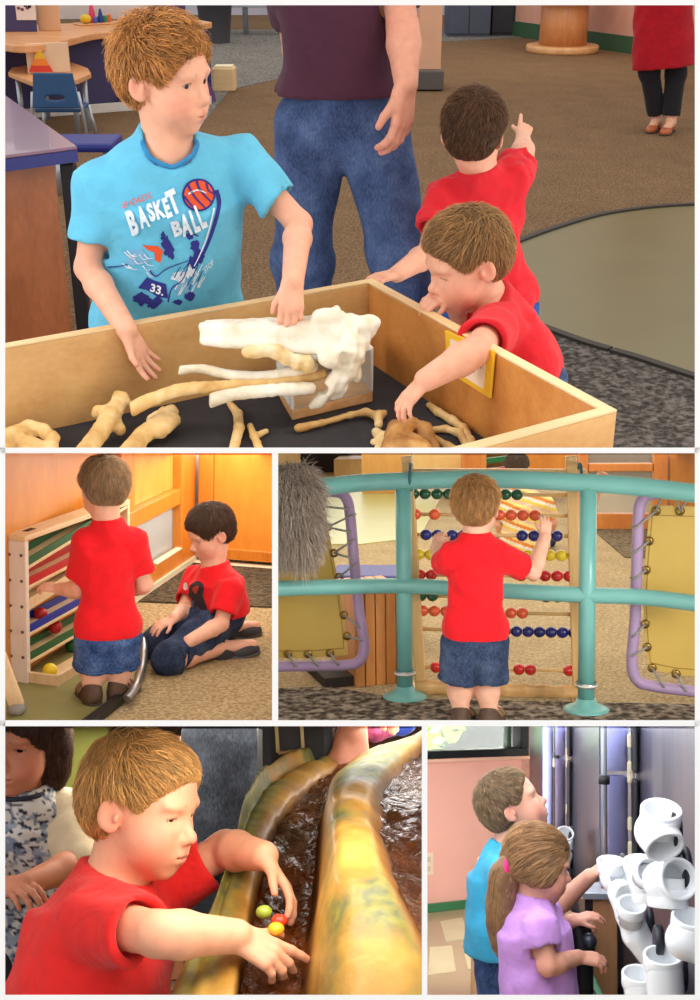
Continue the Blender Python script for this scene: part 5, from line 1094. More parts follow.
MB().tube(railpts([(262, 589, YP-.2), (330, 587, YP-.08), (405, 586, YP), (490, 590, (YP+YQ)/2), (586, 595, YQ), (640, 597, YQ-.02), (700, 604, YQ-.12), (730, 610, YQ-.2)]), RT*.95, 24).build(K, 'middle_rail', TEAL, t)
# ---- abacus
YA = YP+.10; s_ = K.scale(A(490, 580, YA)); AW = wood('abacus_wood', (206, 160, 96), (230, 190, 128), (9, 9, 1.4), .4, .2)
z0 = A(420, 684, YA)[2]; t = thing(K, 'abacus', 'big wooden floor abacus with rows of coloured beads behind the teal rail', 'abacus', A(495, 690, YA)*V(1, 1, 0))
def upr(xa, ya, xb, yb): MB().bar(A(xa, ya, YA), A(xb, yb, YA), .042, .045, up=(0, 1, 0), bevel=.004).build(K, 'upright', AW, t)
upr(407, 456, 421, 686); upr(571, 456, 578, 690)
MB().bar(A(402, 471, YA), A(586, 472, YA), .03, .022, bevel=.003).build(K, 'top_bar', AW, t)
BW = wood('base_log', (190, 142, 82), (226, 182, 120), (1.2, 12, 12), .5); fd = Field(); a, b = A(414, 687, YA-.02), A(582, 694, YA-.02); fd.cone(a, b, .035, .035, .005, 1, (1, .8), (0, 0, 1)); fd.warp(lambda X, Y_, Z: .006*np.abs(np.sin(X*42))+.0*Y_); v, f = fd.mesh(.006); meshobj(K, 'base_log', v, f, BW, t, True)
for px, py in ((416, 698), (580, 704)): c = A(px, py-8, YA-.0); MB().box((c[0], c[1], c[2]/2-.0), (.07, .26, c[2]), bevel=.006).build(K, 'foot', AW, t)
BE = {'green': (12, 84, 50), 'orange': (226, 92, 48), 'navy': (26, 34, 112), 'yellow': (232, 200, 40), 'red': (204, 36, 34)}
rows = [(494, 'green', [413.5, 425, 437, 448.5, 460, 494, 505, 517]), (514.5, 'orange', [415.5, 434.5, 488, 499, 511, 523, 535]), (535, 'navy', [426, 437.5, 452, 463, 522, 534, 545, 557]), (554.5, 'yellow', [419, 430, 527, 538, 546, 557, 568]), (575, 'red', [420, 431, 521, 533, 545, 557, 569]), (596, 'green', [421, 432, 546, 557.5, 569]), (611.5, 'orange', [423, 434, 446, 511, 522]), (630, 'navy', [505, 516.5, 528, 539.5, 551, 562, 570]), (668, 'red', [436, 447, 519, 525, 569])]
RODW = wood('rod_wood', (214, 168, 104), (232, 192, 132), (2, 9, 9)); rb = 5.9/s_
for y, c, xs in rows:
    fx = lambda y_: (lerp([408.5], [420], (y_-480)/205)[0], lerp([571.5], [577.5], (y_-480)/205)[0])
    x0, x1 = fx(y); dy = 4 if y > 600 else 1.5
    yy = lambda x: y+dy*(x-x0)/(x1-x0)-dy*.3
    MB().tube([A(x0, yy(x0), YA), A(x1, yy(x1), YA)], 2.0/s_, 10).build(K, 'rod', RODW, t)
    last = -99
    for x in xs:
        x = max(x, last+11.4); last = x; q = A(x, yy(x), YA); m = MB(); m.lathe([(rb*.38, -rb*.93), (rb*.62, -rb*.8), (rb*.9, -rb*.45), (rb, 0), (rb*.9, rb*.45), (rb*.62, rb*.8), (rb*.38, rb*.93)], q, axis=(1, 0, 0), n=20); m.build(K, 'bead', plain('bead_'+c, BE[c], .18, coat=.4), t, label=c+' bead')
for px in (411, 580):
    c = A(px, 477, YA-.06); m = MB(); m.tube([c+V(0, .075*math.cos(a), .05*math.sin(a)) for a in np.linspace(0, 2*math.pi, 24)[:-1]], .006, 6, closed=True); tag(m.build(K, 'cable_tie', plain('teal_tie', (44, 100, 116), .4)), 'teal cable tie holding the %s abacus upright to the top rail' % ('fur-side' if px < 450 else 'far'), 'cable tie')
# ---- laced vinyl panels
def laced(name, label, pipe, sheet, eyelets, hooks, Y, grp):
    t = thing(K, name, label, 'panel', A(*pipe[len(pipe)//2], Y)*V(1, 1, 0), grp); sp = spline([A(x, y, Y) for x, y in pipe], 8); MB().tube(sp, .021, 16).build(K, 'pipe', MAUVE, t)
    P = [A(x, y, Y) for x, y in sheet]; m = MB(); m.prism(P, (0, .006, 0), bevel=.001); sh = m.build(K, 'sheet', VINYL, t)
    c = np.mean(P, 0); m = MB(); q = [c+(p-c)*.9+V(0, -.001, 0) for p in P]
    for a, b in zip(q, q[1:]+q[:1]): m.bar(a, b, .003, .002, up=(0, 1, 0))
    m.build(K, 'hem', plain('dark_stitch', (150, 122, 54), .7), sh)
    for x, y in eyelets: e = A(x, y, Y-.004); MB().lathe([(.008, -.003), (.016, -.003), (.017, .002), (.008, .003)], e, axis=(0, -1, 0), n=16, caps=False).build(K, 'eyelet', BRASS, sh)
    for (x, y), hk in zip(eyelets, hooks):
        for hx, hy in hk:
            a, b = A(x, y, Y-.008), A(hx, hy, Y-.026); MB().tube([a, lerp(a, b, .5)+V(0, -.004, 0), b, b+V(nrm(b-a)[0]*.012, .03, 0)], .0045, 6).build(K, 'lacing', ROPE, t)
laced('laced_panel', 'mustard vinyl sheet laced to a mauve pipe frame, no fur on it', [(740, 496), (690, 494), (655, 494), (642, 500), (638.5, 516), (637, 560), (635, 620), (632, 662), (637, 680), (652, 686), (690, 691), (740, 696)], [(650, 505), (740, 508), (740, 680), (676, 675), (648, 669), (645, 640), (643, 600), (645, 560)], [(656, 511), (649, 541), (646, 570), (645, 624), (647, 647), (652, 668), (676, 674), (680, 511)], [[(635, 528), (662, 496)], [(634, 553)], [(634, 579)], [(633, 637)], [(632, 656)], [(664, 687)], [(686, 691)], [(676, 495), (690, 495)]], YQ+.07, None)
laced('laced_panel', 'mustard vinyl sheet laced to a mauve pipe, partly under the grey fur', [(240, 494), (300, 492), (335, 492), (346, 498), (350, 515), (354, 560), (359, 610), (364, 645), (360, 660), (348, 665), (310, 666), (240, 667)], [(240, 500), (323, 500), (328, 527), (336, 570), (345, 620), (348, 655), (310, 658), (240, 658)], [(322, 506), (328, 527), (334, 553), (339, 577), (344, 615), (347, 636), (330, 653), (308, 654), (288, 654)], [[(348, 509), (312, 493)], [(352, 515), (350, 532)], [(353, 540), (352, 558)], [(355, 564)], [(360, 628)], [(362, 640)], [(338, 665)], [(318, 666)], [(296, 666)]], YP+.06, None)
# ---- grey fur over the rail end
def fur(name, label, cat, field, n, ln, c1, c2, seed, flow):
    v, f = field.mesh(.008); nm = vnormals(v, f); cen = v.mean(0)
    if np.mean(np.einsum('ij,ij->i', nm, v-cen)) < 0: nm = -nm
    g = np.random.default_rng(seed); c1, c2 = lin(c1), lin(c2); vs = [v]; fs = [f]; cs = [np.tile((c1+c2)/2*.6, (len(v), 1))]; b = len(v)
    for i in g.choice(len(v), n, replace=True):
        p = v[i]+g.normal(size=3)*.004; d = nrm(flow(p)+nm[i]*.75+g.normal(size=3)*.35); l = ln*g.uniform(.5, 1.3); x = nrm(np.cross(d, g.normal(size=3))); y = np.cross(d, x); ring = []
        for q, r in ((0, .0016), (.5, .0012), (1, .0003)):
            pp = p+d*l*q+V(0, 0, -l*.3*q*q)
            for k in range(3): ring.append(pp+r*(x*math.cos(2.09*k)+y*math.sin(2.09*k)))
        vs.append(np.array(ring)); tt = g.uniform(0, 1); cs.append(np.repeat(np.array([lerp(c1, c2, tt*.5), lerp(c1, c2, tt), lerp(c1, c2, min(1, tt+.3))]), 3, 0))
        fs.append(np.array([[b+s*3+k, b+s*3+(k+1) % 3, b+(s+1)*3+(k+1) % 3, b+(s+1)*3+k] for s in range(2) for k in range(3)])); b += 9
    o = meshobj(K, name, np.concatenate(vs), np.concatenate(fs), colmat('fur', .7, spec=.15), None, True, np.concatenate(cs)); return tag(o, label, cat)
fd = Field(); YF = YP-.20
fd.ell(A(287, 490, YF), (.11, .07, .07), None, .04); fd.ell(A(284, 520, YF-.02), (.11, .06, .12), None, .05); fd.ell(A(300, 532, YF-.02), (.055, .045, .10), None, .04); fd.cap(A(272, 482, YF), A(300, 476, YF), .05, .035, .03); fd.ell(A(270, 535, YF-.02), (.08, .05, .08), None, .04); fd.warp(folds(.012, .06, 77))
fur('fur_pelt', 'shaggy grey fur pelt hanging over the end of the teal rail', 'fur', fd, 9000, .055, (140, 124, 108), (222, 208, 192), 31, lambda p: V(.15, -.2, -.75))
# ---- orange plank box
BOXW = wood('plank_orange', (206, 134, 66), (226, 158, 90), (12, 12, 1.2)); a, b = L(340, 688), L(392, 683); t = thing(K, 'plank_box', 'orange wooden plank box on the carpet behind the mauve pipe', 'box', (a+b)/2); hz = K.up(a, 592)[2]; w = np.linalg.norm(b-a); dd = nrm(b-a); m = MB()
for i in range(5): m.box(a+dd*w*(i+.5)/5+V(0, .15, hz/2), (w/5-.004, .3, hz), rz=math.atan2(dd[1], dd[0]), bevel=.003)
m.build(K, 'planks', BOXW, t); MB().box((a+b)/2+V(-.05, .145, .02), (w+.14, .28, .04), rz=math.atan2(dd[1], dd[0])).build(K, 'plinth', plain('dark_plinth', (54, 46, 42), .7), t)
q = A(352, 582, YP+.6); m = MB(); m.box((q[0]+.05, q[1]+.3, q[2]/2), (.34, .3, q[2]), bevel=.01); tag(m.build(K, 'play_bench', plain('indigo_paint', (78, 84, 150), .5)), 'low indigo play bench showing above the middle rail', 'bench')
q = A(381, 580, YP+.75); m = MB(); m.box((q[0], q[1], q[2]/2), (.12, .12, q[2]), bevel=.006); tag(m.build(K, 'wooden_post', wood('tan_block', (222, 170, 100), (236, 190, 124))), 'short tan wooden post between the indigo bench and the teal post', 'post')
# ---- far side of the hall
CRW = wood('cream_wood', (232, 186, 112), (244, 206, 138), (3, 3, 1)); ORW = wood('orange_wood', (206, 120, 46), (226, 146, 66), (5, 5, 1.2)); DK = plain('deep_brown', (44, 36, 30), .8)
def blockat(px0, px1, py0, py1, Yd, name, label, cat, mat, dep=.5):
    a = A(px0, py1, Yd); b = A(px1, py0, Yd); zt = b[2]; z_ = max(a[2], 0); m = MB(); m.box(((a[0]+b[0])/2, Yd+dep/2, (z_+zt)/2), (b[0]-a[0], dep, zt-z_), bevel=.012); o = m.build(K, name, mat)
    return tag(o, label, cat) if label else tag(o, kind='structure')
m = MB(); m.box((0, 14.6, 1.5), (12, .1, 3.2)); tag(m.build(K, 'wall_back', plain('tan_wall', (206, 160, 104), .7, var=.1, vscale=.6)), kind='structure')
YB = L(330, 487)[1]
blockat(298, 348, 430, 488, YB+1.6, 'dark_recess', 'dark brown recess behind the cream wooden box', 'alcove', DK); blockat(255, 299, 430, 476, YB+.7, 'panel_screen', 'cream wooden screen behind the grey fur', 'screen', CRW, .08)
a = L(336, 476.5); blockat(334, 372, 459, 478, a[1], 'wooden_box', 'cream wooden box with an upturned edge on the lime floor', 'box', CRW); blockat(362, 410, 430, 495, L(386, 494)[1], 'panel_screen', 'cream wooden panel beside the left abacus upright', 'screen', wood('gold_wood', (222, 160, 80), (238, 182, 104), (3, 3, 1)), .08)
blockat(412, 462, 430, 482, 11, 'play_cabinet', 'honey wooden cabinet far behind the toddler head', 'cabinet', CRW); blockat(462, 486, 430, 482, 10.6, 'play_cabinet', 'narrow orange wooden cabinet next to the far ball run', 'cabinet', ORW)
# far ball run
t = thing(K, 'ball_run', 'small far ball run with a green ramp behind the seated child', 'ball run', A(500, 475, 10)*V(1, 1, 0)); a = A(484, 480, 10.2); b = A(523, 440, 10.2); zc_ = A(500, 459, 10.2)[2]
for x in (a[0], b[0]): MB().box((x, 10.25, .7), (.04, .12, 1.4), bevel=.004).build(K, 'end_board', ORW, t)
for k, c in ((0, (20, 110, 60)), (-.09, (190, 44, 40)), (.09, (236, 214, 170))): MB().bar((a[0], 10.22, zc_+k-.02), (b[0], 10.22, zc_+k+.02), .05, .045, bevel=.003).build(K, 'ramp', plain('far_ramp_%d' % c[0], c, .4), t)
blockat(524, 578, 430, 478, 10.8, 'play_cabinet', 'wide honey wooden cabinet beyond the seated child', 'cabinet', HON)
# orange framed glass wall at the far right
YR = L(640, 529)[1]; wn = thing(K, 'window_1', None, None, A(640, 529, YR)*V(1, 1, 0), kind='structure')
def fr(x0, y0, x1, y1, name='frame', mat=ORW, th=.10):
    a = A(x0, y1, YR); b = A(x1, y0, YR); MB().box(((a[0]+b[0])/2, YR, (max(a[2], 0)+b[2])/2), (b[0]-a[0], th, b[2]-max(a[2], 0)), bevel=.006).build(K, name, mat, wn)
fr(578, 420, 588, 529); fr(652, 420, 668, 529); fr(668, 420, 720, 529, 'panel', HON, .06); fr(588, 513, 652, 529); fr(588, 463, 652, 471); fr(588, 471, 652, 513, 'pane', glass('far_glass', (240, 240, 235), .03, .12), .01); fr(588, 430, 652, 463, 'pane', glass('far_glass', (240, 240, 235), .03, .12), .01); m = MB(); m.bar(A(590, 511, YR+.5), A(603, 472, YR+.5), .07, .07); tag(m.build(K, 'easel_leg', ORW), 'slanting orange wooden leg behind the far glass', 'easel')
# ---- seated child far behind
Yc = L(525, 553)[1]; J = dict(head=A(517, 468, Yc+.05), f=(.1, .97, -.2), u=(0, .1, 1), h=.20, neck=A(520, 491, Yc), shL=A(503, 503, Yc), shR=A(545, 503, Yc), elL=A(499, 524, Yc), wrL=A(502, 540, Yc+.15), elR=A(553, 522, Yc+.02), wrR=A(548, 538, Yc+.2), hipL=A(514, 545, Yc), hipR=A(536, 545, Yc), knL=A(505, 540, Yc+.3), knR=A(547, 540, Yc+.3), anL=A(520, 545, Yc+.4), anR=A(530, 545, Yc+.45))
C1 = Person(K, 'child in a striped yellow top sitting on the floor beyond the abacus', 'child', A(525, 553, Yc)*V(1, 1, 0), J); C1.body(dict(L=dict(d=(0, 1, -.3), dorsal=(0, 0, 1)), R=dict(d=(0, 1, -.3), dorsal=(0, 0, 1))), res=.009, hres=.006, hl=.5); C1.hair((84, 64, 50), dict(n=1200, length=.15), 61)
def stripes(Vt):
    k = np.floor((Vt[:, 2]+.35*Vt[:, 0])/.022).astype(int) % 5; pal = np.array([lin(c) for c in ((236, 208, 92), (240, 232, 214), (228, 140, 62), (244, 226, 150), (232, 196, 176))]); return pal[k]
C1.shirt(colmat('striped_cotton', .85, spec=.2), sleeve=.8, hem=-.1, seed=81, res=.008, colors=stripes, label='striped yellow top'); C1.legs_cloth(denim('navy_denim', (28, 36, 62), (44, 56, 88), (66, 80, 116)), 'trousers', end=1.9, res=.009)
# ---- toddler at the rail
g0 = L(472, 727); Y = g0[1]
J = dict(head=A(476, 506, Y), f=(.12, .97, -.12), u=(0, .06, 1), h=.20, neck=A(476, 540, Y), shL=A(452, 556, Y), shR=A(500, 556, Y), elL=A(441, 566, Y+.08), wrL=A(436, 548, Y+.17), elR=A(533, 572, Y+.08), wrR=A(545, 538, Y+.16),
         hipL=A(462, 640, Y), hipR=A(488, 640, Y), knL=A(459, 682, Y+.01), knR=A(487, 682, Y+.01), anL=A(461, 716, Y), anR=A(489, 716, Y), gnd=0.0)
for s_ in 'RL': J['an'+s_][2] = .05
J['toeL'] = J['anL']+V(.02, .11, -.02); J['toeR'] = J['anR']+V(.03, .11, -.02)
T3 = Person(K, 'toddler in a red T-shirt and denim shorts reaching for the abacus beads', 'toddler', (J['hipR']+J['hipL'])/2*V(1, 1, 0), J)
T3.body(dict(L=dict(d=(.15, .6, .75), dorsal=(-.3, -.8, .5), curl=.7, spread=.06), R=dict(d=(.1, .35, .95), dorsal=(.2, -.9, .3), curl=.45, spread=.12)), ra=.031, rf=.029, rw=.022, rt=.05, rc=.039, belly=.9, hl=.5, skin=SK, hres=.0035)
T3.hair((170, 124, 74), dict(length=.2, n=5000, nape=-.33), 25); T3.shirt(RED2, sleeve=.7, hem=.03, flare=1.06, sl_r=1.5, amp=.005, wl=.09, seed=91, label='scarlet T-shirt'); T3.legs_cloth(denim('slate_denim', (34, 44, 66), (54, 68, 94), (84, 98, 126)), end=.97, e=.014, r_end=1.55, cuff=True, hiproom=1.05)
for s_ in 'RL': T3.shoe(s_, SHB, strapmat=plain('sandal_strap', (140, 112, 84), .6), w=.037)
# ================================================================== booth of the water table
K = K4; L = K.lay; A = K.at
floor(K, 'floor_dark_carpet_back', [(-3, 1.0), (3, 1.0), (3, 7), (-3, 7)], 0, carpet('umber_carpet', (52, 38, 28), (70, 52, 38), (90, 68, 50), .5))
m = MB(); m.box((0, 5.05, 1.2), (8, .1, 3)); tag(m.build(K, 'wall_back', plain('umber_wall', (78, 56, 40), .8, var=.15, vscale=.8)), kind='structure')
a = A(-120, 900, 4.3); b = A(106, 900, 4.3); m = MB(); m.box(((a[0]+b[0])/2, 4.35, 1.2), (b[0]-a[0], .1, 3)); tag(m.build(K, 'wall_green', plain('olive_wall', (120, 124, 52), .7, var=.08, vscale=1.2)), kind='structure')
# benches behind
def bench(px0, px1, py, Yd, mat, label, name='bench'):
    a = A(px0, py, Yd); b = A(px1, py, Yd); z = a[2]; t = thing(K, name, label, 'bench', ((a[0]+b[0])/2, Yd, 0)); MB().box(((a[0]+b[0])/2, Yd+.2, z-.03), (b[0]-a[0], .45, .06), bevel=.012).build(K, 'seat', mat, t)
    MB().box(((a[0]+b[0])/2, Yd+.22, (z-.06)/2), (b[0]-a[0]-.06, .36, z-.06), bevel=.006).build(K, 'base', mat, t)
bench(150, 236, 742, 3.9, wood('walnut', (104, 62, 38), (132, 84, 54), (6, 2, 2)), 'reddish brown bench in the dark behind the close-up toddler'); bench(-60, 118, 858, 3.6, wood('dark_walnut', (60, 44, 28), (80, 60, 40), (6, 2, 2)), 'dark low bench against the olive green wall')
# ---- sculpted water table: sections running from the near edge to the far end
sec = {
 'out': [(150, 1060, 1.42), (186, 985, 1.55), (214, 925, 1.66), (232, 870, 1.80), (246, 820, 2.02), (272, 790, 2.28), (330, 768, 2.62)],
 'rimo': [(188, 1010, 1.40), (206, 948, 1.52), (226, 890, 1.66), (240, 845, 1.80), (256, 806, 2.0), (284, 776, 2.25), (342, 748, 2.60)],
 'rimt': [(206, 1006, 1.39), (222, 946, 1.51), (238, 886, 1.66), (250, 842, 1.80), (266, 803, 2.0), (296, 772, 2.25), (350, 744, 2.60)],
 'rimi': [(232, 1006, 1.38), (240, 950, 1.50), (252, 892, 1.65), (262, 850, 1.79), (280, 812, 1.98), (310, 782, 2.22), (356, 752, 2.58)],
 'bedl': [(240, 1020, 1.42), (248, 966, 1.54), (260, 912, 1.68), (270, 868, 1.81), (286, 830, 1.99), (314, 798, 2.22), (356, 764, 2.58)],
 'bedc': [(268, 1024, 1.42), (276, 972, 1.54), (286, 918, 1.68), (294, 872, 1.81), (304, 834, 1.99), (324, 802, 2.22), (356, 768, 2.56)],
 'bedr': [(300, 1020, 1.41), (304, 968, 1.53), (312, 914, 1.67), (316, 868, 1.80), (320, 830, 1.97), (330, 800, 2.18), (354, 768, 2.50)],
 'face': [(316, 1025, 1.34), (318, 930, 1.44), (322, 872, 1.56), (324, 828, 1.70), (328, 796, 1.86), (338, 774, 2.06), (358, 756, 2.36)],
 'top1': [(342, 1025, 1.26), (344, 920, 1.35), (338, 862, 1.47), (335, 816, 1.60), (340, 788, 1.76), (352, 766, 1.96), (372, 747, 2.24)],
 'top2': [(388, 1025, 1.24), (378, 925, 1.32), (362, 868, 1.44), (352, 820, 1.56), (355, 788, 1.72), (372, 762, 1.92), (400, 738, 2.18)],
 'top3': [(440, 1025, 1.25), (404, 920, 1.33), (380, 866, 1.45), (368, 822, 1.57), (370, 790, 1.73), (390, 762, 1.93), (426, 732, 2.2)],
 'bas1': [(462, 1025, 1.27), (418, 926, 1.36), (392, 876, 1.48), (380, 832, 1.60), (382, 800, 1.76), (400, 772, 1.96), (436, 742, 2.22)],
 'bas2': [(500, 1025, 1.30), (450, 940, 1.39), (420, 892, 1.51), (404, 846, 1.63), (404, 812, 1.79), (420, 784, 1.99), (456, 754, 2.25)],
 'bas3': [(590, 1025, 1.30), (540, 940, 1.39), (510, 892, 1.51), (490, 846, 1.63), (490, 812, 1.79), (500, 784, 1.99), (520, 754, 2.25)]}
def loft(rows, nu=10, nv=9):
    G = [spline(r, nu) for r in rows]; G = np.array(G); out = []
    for j in range(G.shape[1]): out.append(spline(list(G[:, j]), nv))
    return np.array(out)            # along the table, across it
sec = {k: [(x, y, Y_+.13) for x, y, Y_ in v] for k, v in sec.items()}
rows = [[A(*p) for p in sec[k]] for k in sec]; rows = [[p*V(1, 1, 0)+V(-.05, 0, 0) for p in rows[0]]]+rows; G = loft(rows, 14, 10); nu, nv = G.shape[:2]; Vt = G.reshape(-1, 3)
lump = folds(.005, .11, 5)(*Vt.T)+folds(.0015, .04, 6)(*Vt.T); Vt = Vt.copy(); Vt[:, 2] += lump*np.clip(Vt[:, 2]*4, 0, 1); Vt[:, 2] = np.maximum(Vt[:, 2], 0)
Q = np.array([[i*nv+j, (i+1)*nv+j, (i+1)*nv+j+1, i*nv+j+1] for i in range(nu-1) for j in range(nv-1)])
m_, nt, b = new_mat('painted_rock'); v = coords(nt); L_ = nt.links
n1 = N(nt, 'ShaderNodeTexNoise', Scale=5.5, Detail=5.0, Distortion=.8); L_.new(v, n1.inputs['Vector']); n2 = N(nt, 'ShaderNodeTexNoise', Scale=5.0, Detail=3.0); mp = coords(nt, (1, 1, 1), (.4, .2, .9)); L_.new(mp, n2.inputs['Vector']); n3 = N(nt, 'ShaderNodeTexNoise', Scale=45.0, Detail=4.0); L_.new(v, n3.inputs['Vector'])
och = ramp(nt, n1.outputs['Fac'], [(.30, (112, 74, 24)), (.5, (166, 122, 46)), (.66, (200, 158, 72))]); grn = ramp(nt, n3.outputs['Fac'], [(.35, (66, 92, 66)), (.65, (126, 132, 52))])
mk = N(nt, 'ShaderNodeValToRGB'); mk.color_ramp.elements[0].position = .42; mk.color_ramp.elements[1].position = .52; mk.color_ramp.elements[0].color = (0, 0, 0, 1); mk.color_ramp.elements[1].color = (.85, .85, .85, 1); L_.new(n2.outputs['Fac'], mk.inputs['Fac'])
at = N(nt, 'ShaderNodeVertexColor'); at.layer_name = 'Col'; mu = N(nt, 'ShaderNodeMath', operation='MULTIPLY'); sp_ = N(nt, 'ShaderNodeSeparateColor'); L_.new(at.outputs['Color'], sp_.inputs[0]); L_.new(mk.outputs['Color'], mu.inputs[0]); L_.new(sp_.outputs[1], mu.inputs[1])
x1_ = N(nt, 'ShaderNodeMix', data_type='RGBA'); L_.new(mu.outputs[0], x1_.inputs[0]); L_.new(och, x1_.inputs[6]); L_.new(grn, x1_.inputs[7])
x2_ = N(nt, 'ShaderNodeMix', data_type='RGBA'); L_.new(sp_.outputs[0], x2_.inputs[0]); L_.new(x1_.outputs[2], x2_.inputs[6]); L_.new(ramp(nt, n1.outputs['Fac'], [(.35, (74, 40, 14)), (.62, (148, 92, 38))]), x2_.inputs[7]); L_.new(x2_.outputs[2], b.inputs['Base Color'])
b.inputs['Roughness'].default_value = .5; b.inputs['Coat Weight'].default_value = .08; bump(nt, b, n3.outputs['Fac'], .35, .006)
jr = np.arange(nv)/(nv-1)*(len(rows)-1); wet = np.zeros(nv); wet[(jr > 4.2) & (jr < 7.6)] = 1; wet[jr > 11.6] = .8; wet = np.convolve(np.pad(wet, 3, 'edge'), np.ones(7)/7, 'valid'); rim = ((jr > .9) & (jr < 3.3))*.9+((jr > 8.3) & (jr < 11.2))*1.0; rim = np.clip(np.convolve(np.pad(rim.astype(float), 3, 'edge'), np.ones(7)/7, 'valid'), 0, 1)
col = np.zeros((nu, nv, 3)); col[:, :, 0] = wet[None]; col[:, :, 1] = rim[None]
t = thing(K, 'water_table', 'sculpted ochre and green rock water table with a flowing channel', 'water table', A(300, 900, 1.6)*V(1, 1, 0)); meshobj(K, 'rock', Vt, Q[:, ::-1], m_, t, True, col.reshape(-1, 3))
# water: channel and upper basin, rippled sheets with thickness
wm, nt, b = new_mat('stream_water'); v = coords(nt); w1 = N(nt, 'ShaderNodeTexNoise', Scale=26.0, Detail=3.0, Distortion=1.5); nt.links.new(v, w1.inputs['Vector']); bump(nt, b, w1.outputs['Fac'], .7, .02)
b.inputs['Base Color'].default_value = rgba((196, 150, 92)); b.inputs['Roughness'].default_value = .04; b.inputs['Transmission Weight'].default_value = 1.0; b.inputs['IOR'].default_value = 1.33
def water(ks, name, up_):
    rows = [[A(*p)+V(0, 0, u_) for p in sec[k]] for k, u_ in zip(ks, up_)]; G = loft(rows, 16, 14); a_, b_ = G.shape[:2]; T = G.reshape(-1, 3).copy(); T[:, 2] += folds(.006, .06, 15)(*T.T)+folds(.003, .025, 16)(*T.T)
    Bm = T-V(0, 0, .05); n_ = len(T); q = [[i*b_+j, (i+1)*b_+j, (i+1)*b_+j+1, i*b_+j+1] for i in range(a_-1) for j in range(b_-1)]; f = [x[::-1] for x in q]+[[n_+k for k in x] for x in q]
    ed = [(i*b_, (i+1)*b_) for i in range(a_-1)]+[((i+1)*b_+b_-1, i*b_+b_-1) for i in range(a_-1)]+[(j+1, j) for j in range(b_-1)]+[((a_-1)*b_+j, (a_-1)*b_+j+1) for j in range(b_-1)]
    f += [[x, y, y+n_, x+n_] for x, y in ed]; meshobj(K, name, np.concatenate([T, Bm]), f, wm, t, True)
water(('bedl', 'bedc', 'bedr'), 'water', (.022, .03, .022)); water(('bas1', 'bas2', 'bas3'), 'water', (.0, .02, .02))
def pebble(px, py, Y, c, label, r=.011): tag(MB().ball(A(px, py, Y), (r, r, r*.8), 14, 10).build(K, 'toy_pebble', plain('pebble_%d_%d_%d' % c, c, .2)), label, 'pebble')
pebble(279, 921, 1.62, (206, 60, 34), 'small red toy pebble in the stream between the toddler hands'); pebble(276, 929, 1.61, (232, 180, 40), 'small yellow toy pebble in the stream just below the red one'); pebble(264, 912, 1.64, (150, 170, 60), 'small lime toy pebble in the stream beside the wrist')
# ---- the toddler in close-up
Y = 1.74
J = dict(head=A(145, 803, Y), f=(.87, -.42, -.24), u=(.24, -.10, .96), h=.184, neck=A(110, 888, Y+.02), shR=A(98, 921, Y-.10), shL=A(162, 886, Y+.13), elR=A(158, 934, Y-.20), wrR=A(236, 936, Y-.15), elL=A(226, 849, Y+.12), wrL=A(264, 856, Y+.02),
         hipR=A(72, 1016, Y-.06), hipL=A(96, 1012, Y+.08))
for s_ in 'RL': J['kn'+s_] = J['hip'+s_]+V(.06, 0, -.17); J['an'+s_] = J['hip'+s_]+V(.04, 0, -.34)
T4 = Person(K, 'toddler in a red T-shirt seen close up, dipping both hands into the stream', 'toddler', (J['hipR']+J['hipL'])/2*V(1, 1, 0), J)
T4.body(dict(R=dict(d=(.80, -.05, -.45), dorsal=(.35, -.75, .55), curl=.42, curls=[.12, .5, .6, .65], spread=.10, thumb=.9), L=dict(d=(.55, -.30, -.75), dorsal=(.7, .1, .7), curl=.35, spread=.16, thumb=.6)), ra=.033, rf=.030, rw=.023, belly=.9, wide=1.0, hl=.57, neck=.038, head=dict(open=.28, mouth=.25, brow=lin((150, 100, 62)), browk=.75), gaze=(.1, 1, -.5), skin=lin((234, 172, 138)), hres=.0022, iris=(70, 60, 50))
T4.hair((190, 146, 86), dict(length=.2, n=8500, whorl=(.05, -.3, .42), fringe=(-.5, 1, .1), lift=.05, jitter=.4, rad=.0008, t=.02, nape=-.36, spiky=.05), 41)
T4.shirt(cloth('tomato_cotton', (222, 40, 38), .06, bscale=16, bmp=.5), sleeve=.7, hem=-.12, flare=1.1, sl_r=1.35, amp=.0065, wl=.08, seed=101, res=.005, label='tomato red T-shirt'); T4.legs_cloth(JEAN, end=.9)
# ---- girl at the left
Y = 2.62
J = dict(head=A(22, 738, Y), f=(-.34, -.90, -.24), u=(0, -.12, 1), h=.208, neck=A(25, 795, Y+.03), shL=A(66, 812, Y+.04), shR=A(-16, 812, Y+.04), elL=A(78, 864, Y-.04), wrL=A(26, 884, Y-.16), elR=A(-30, 868, Y), wrR=A(0, 886, Y-.14), hipL=A(52, 925, Y+.06), hipR=A(2, 925, Y+.06), knL=A(52, 1005, Y+.02), knR=A(2, 1005, Y+.02), anL=A(52, 1070, Y+.06), anR=A(2, 1070, Y+.06))
G4 = Person(K, 'dark-haired girl in a flowered pinafore over cream sleeves by the olive wall', 'girl', A(25, 1000, Y)*V(1, 1, 0), J)
G4.body(dict(L=dict(d=(-.9, -.3, -.1), dorsal=(.1, -.5, .8), curl=.5), R=dict(d=(.6, -.6, 0), dorsal=(0, -.4, .9), curl=.5)), hres=.003, head=dict(open=.45, mouth=.4, brow=lin((50, 34, 26)), browk=.7), gaze=(0, 1, -.25), skin=lin((206, 138, 108)), iris=(40, 26, 18), neck=.033)
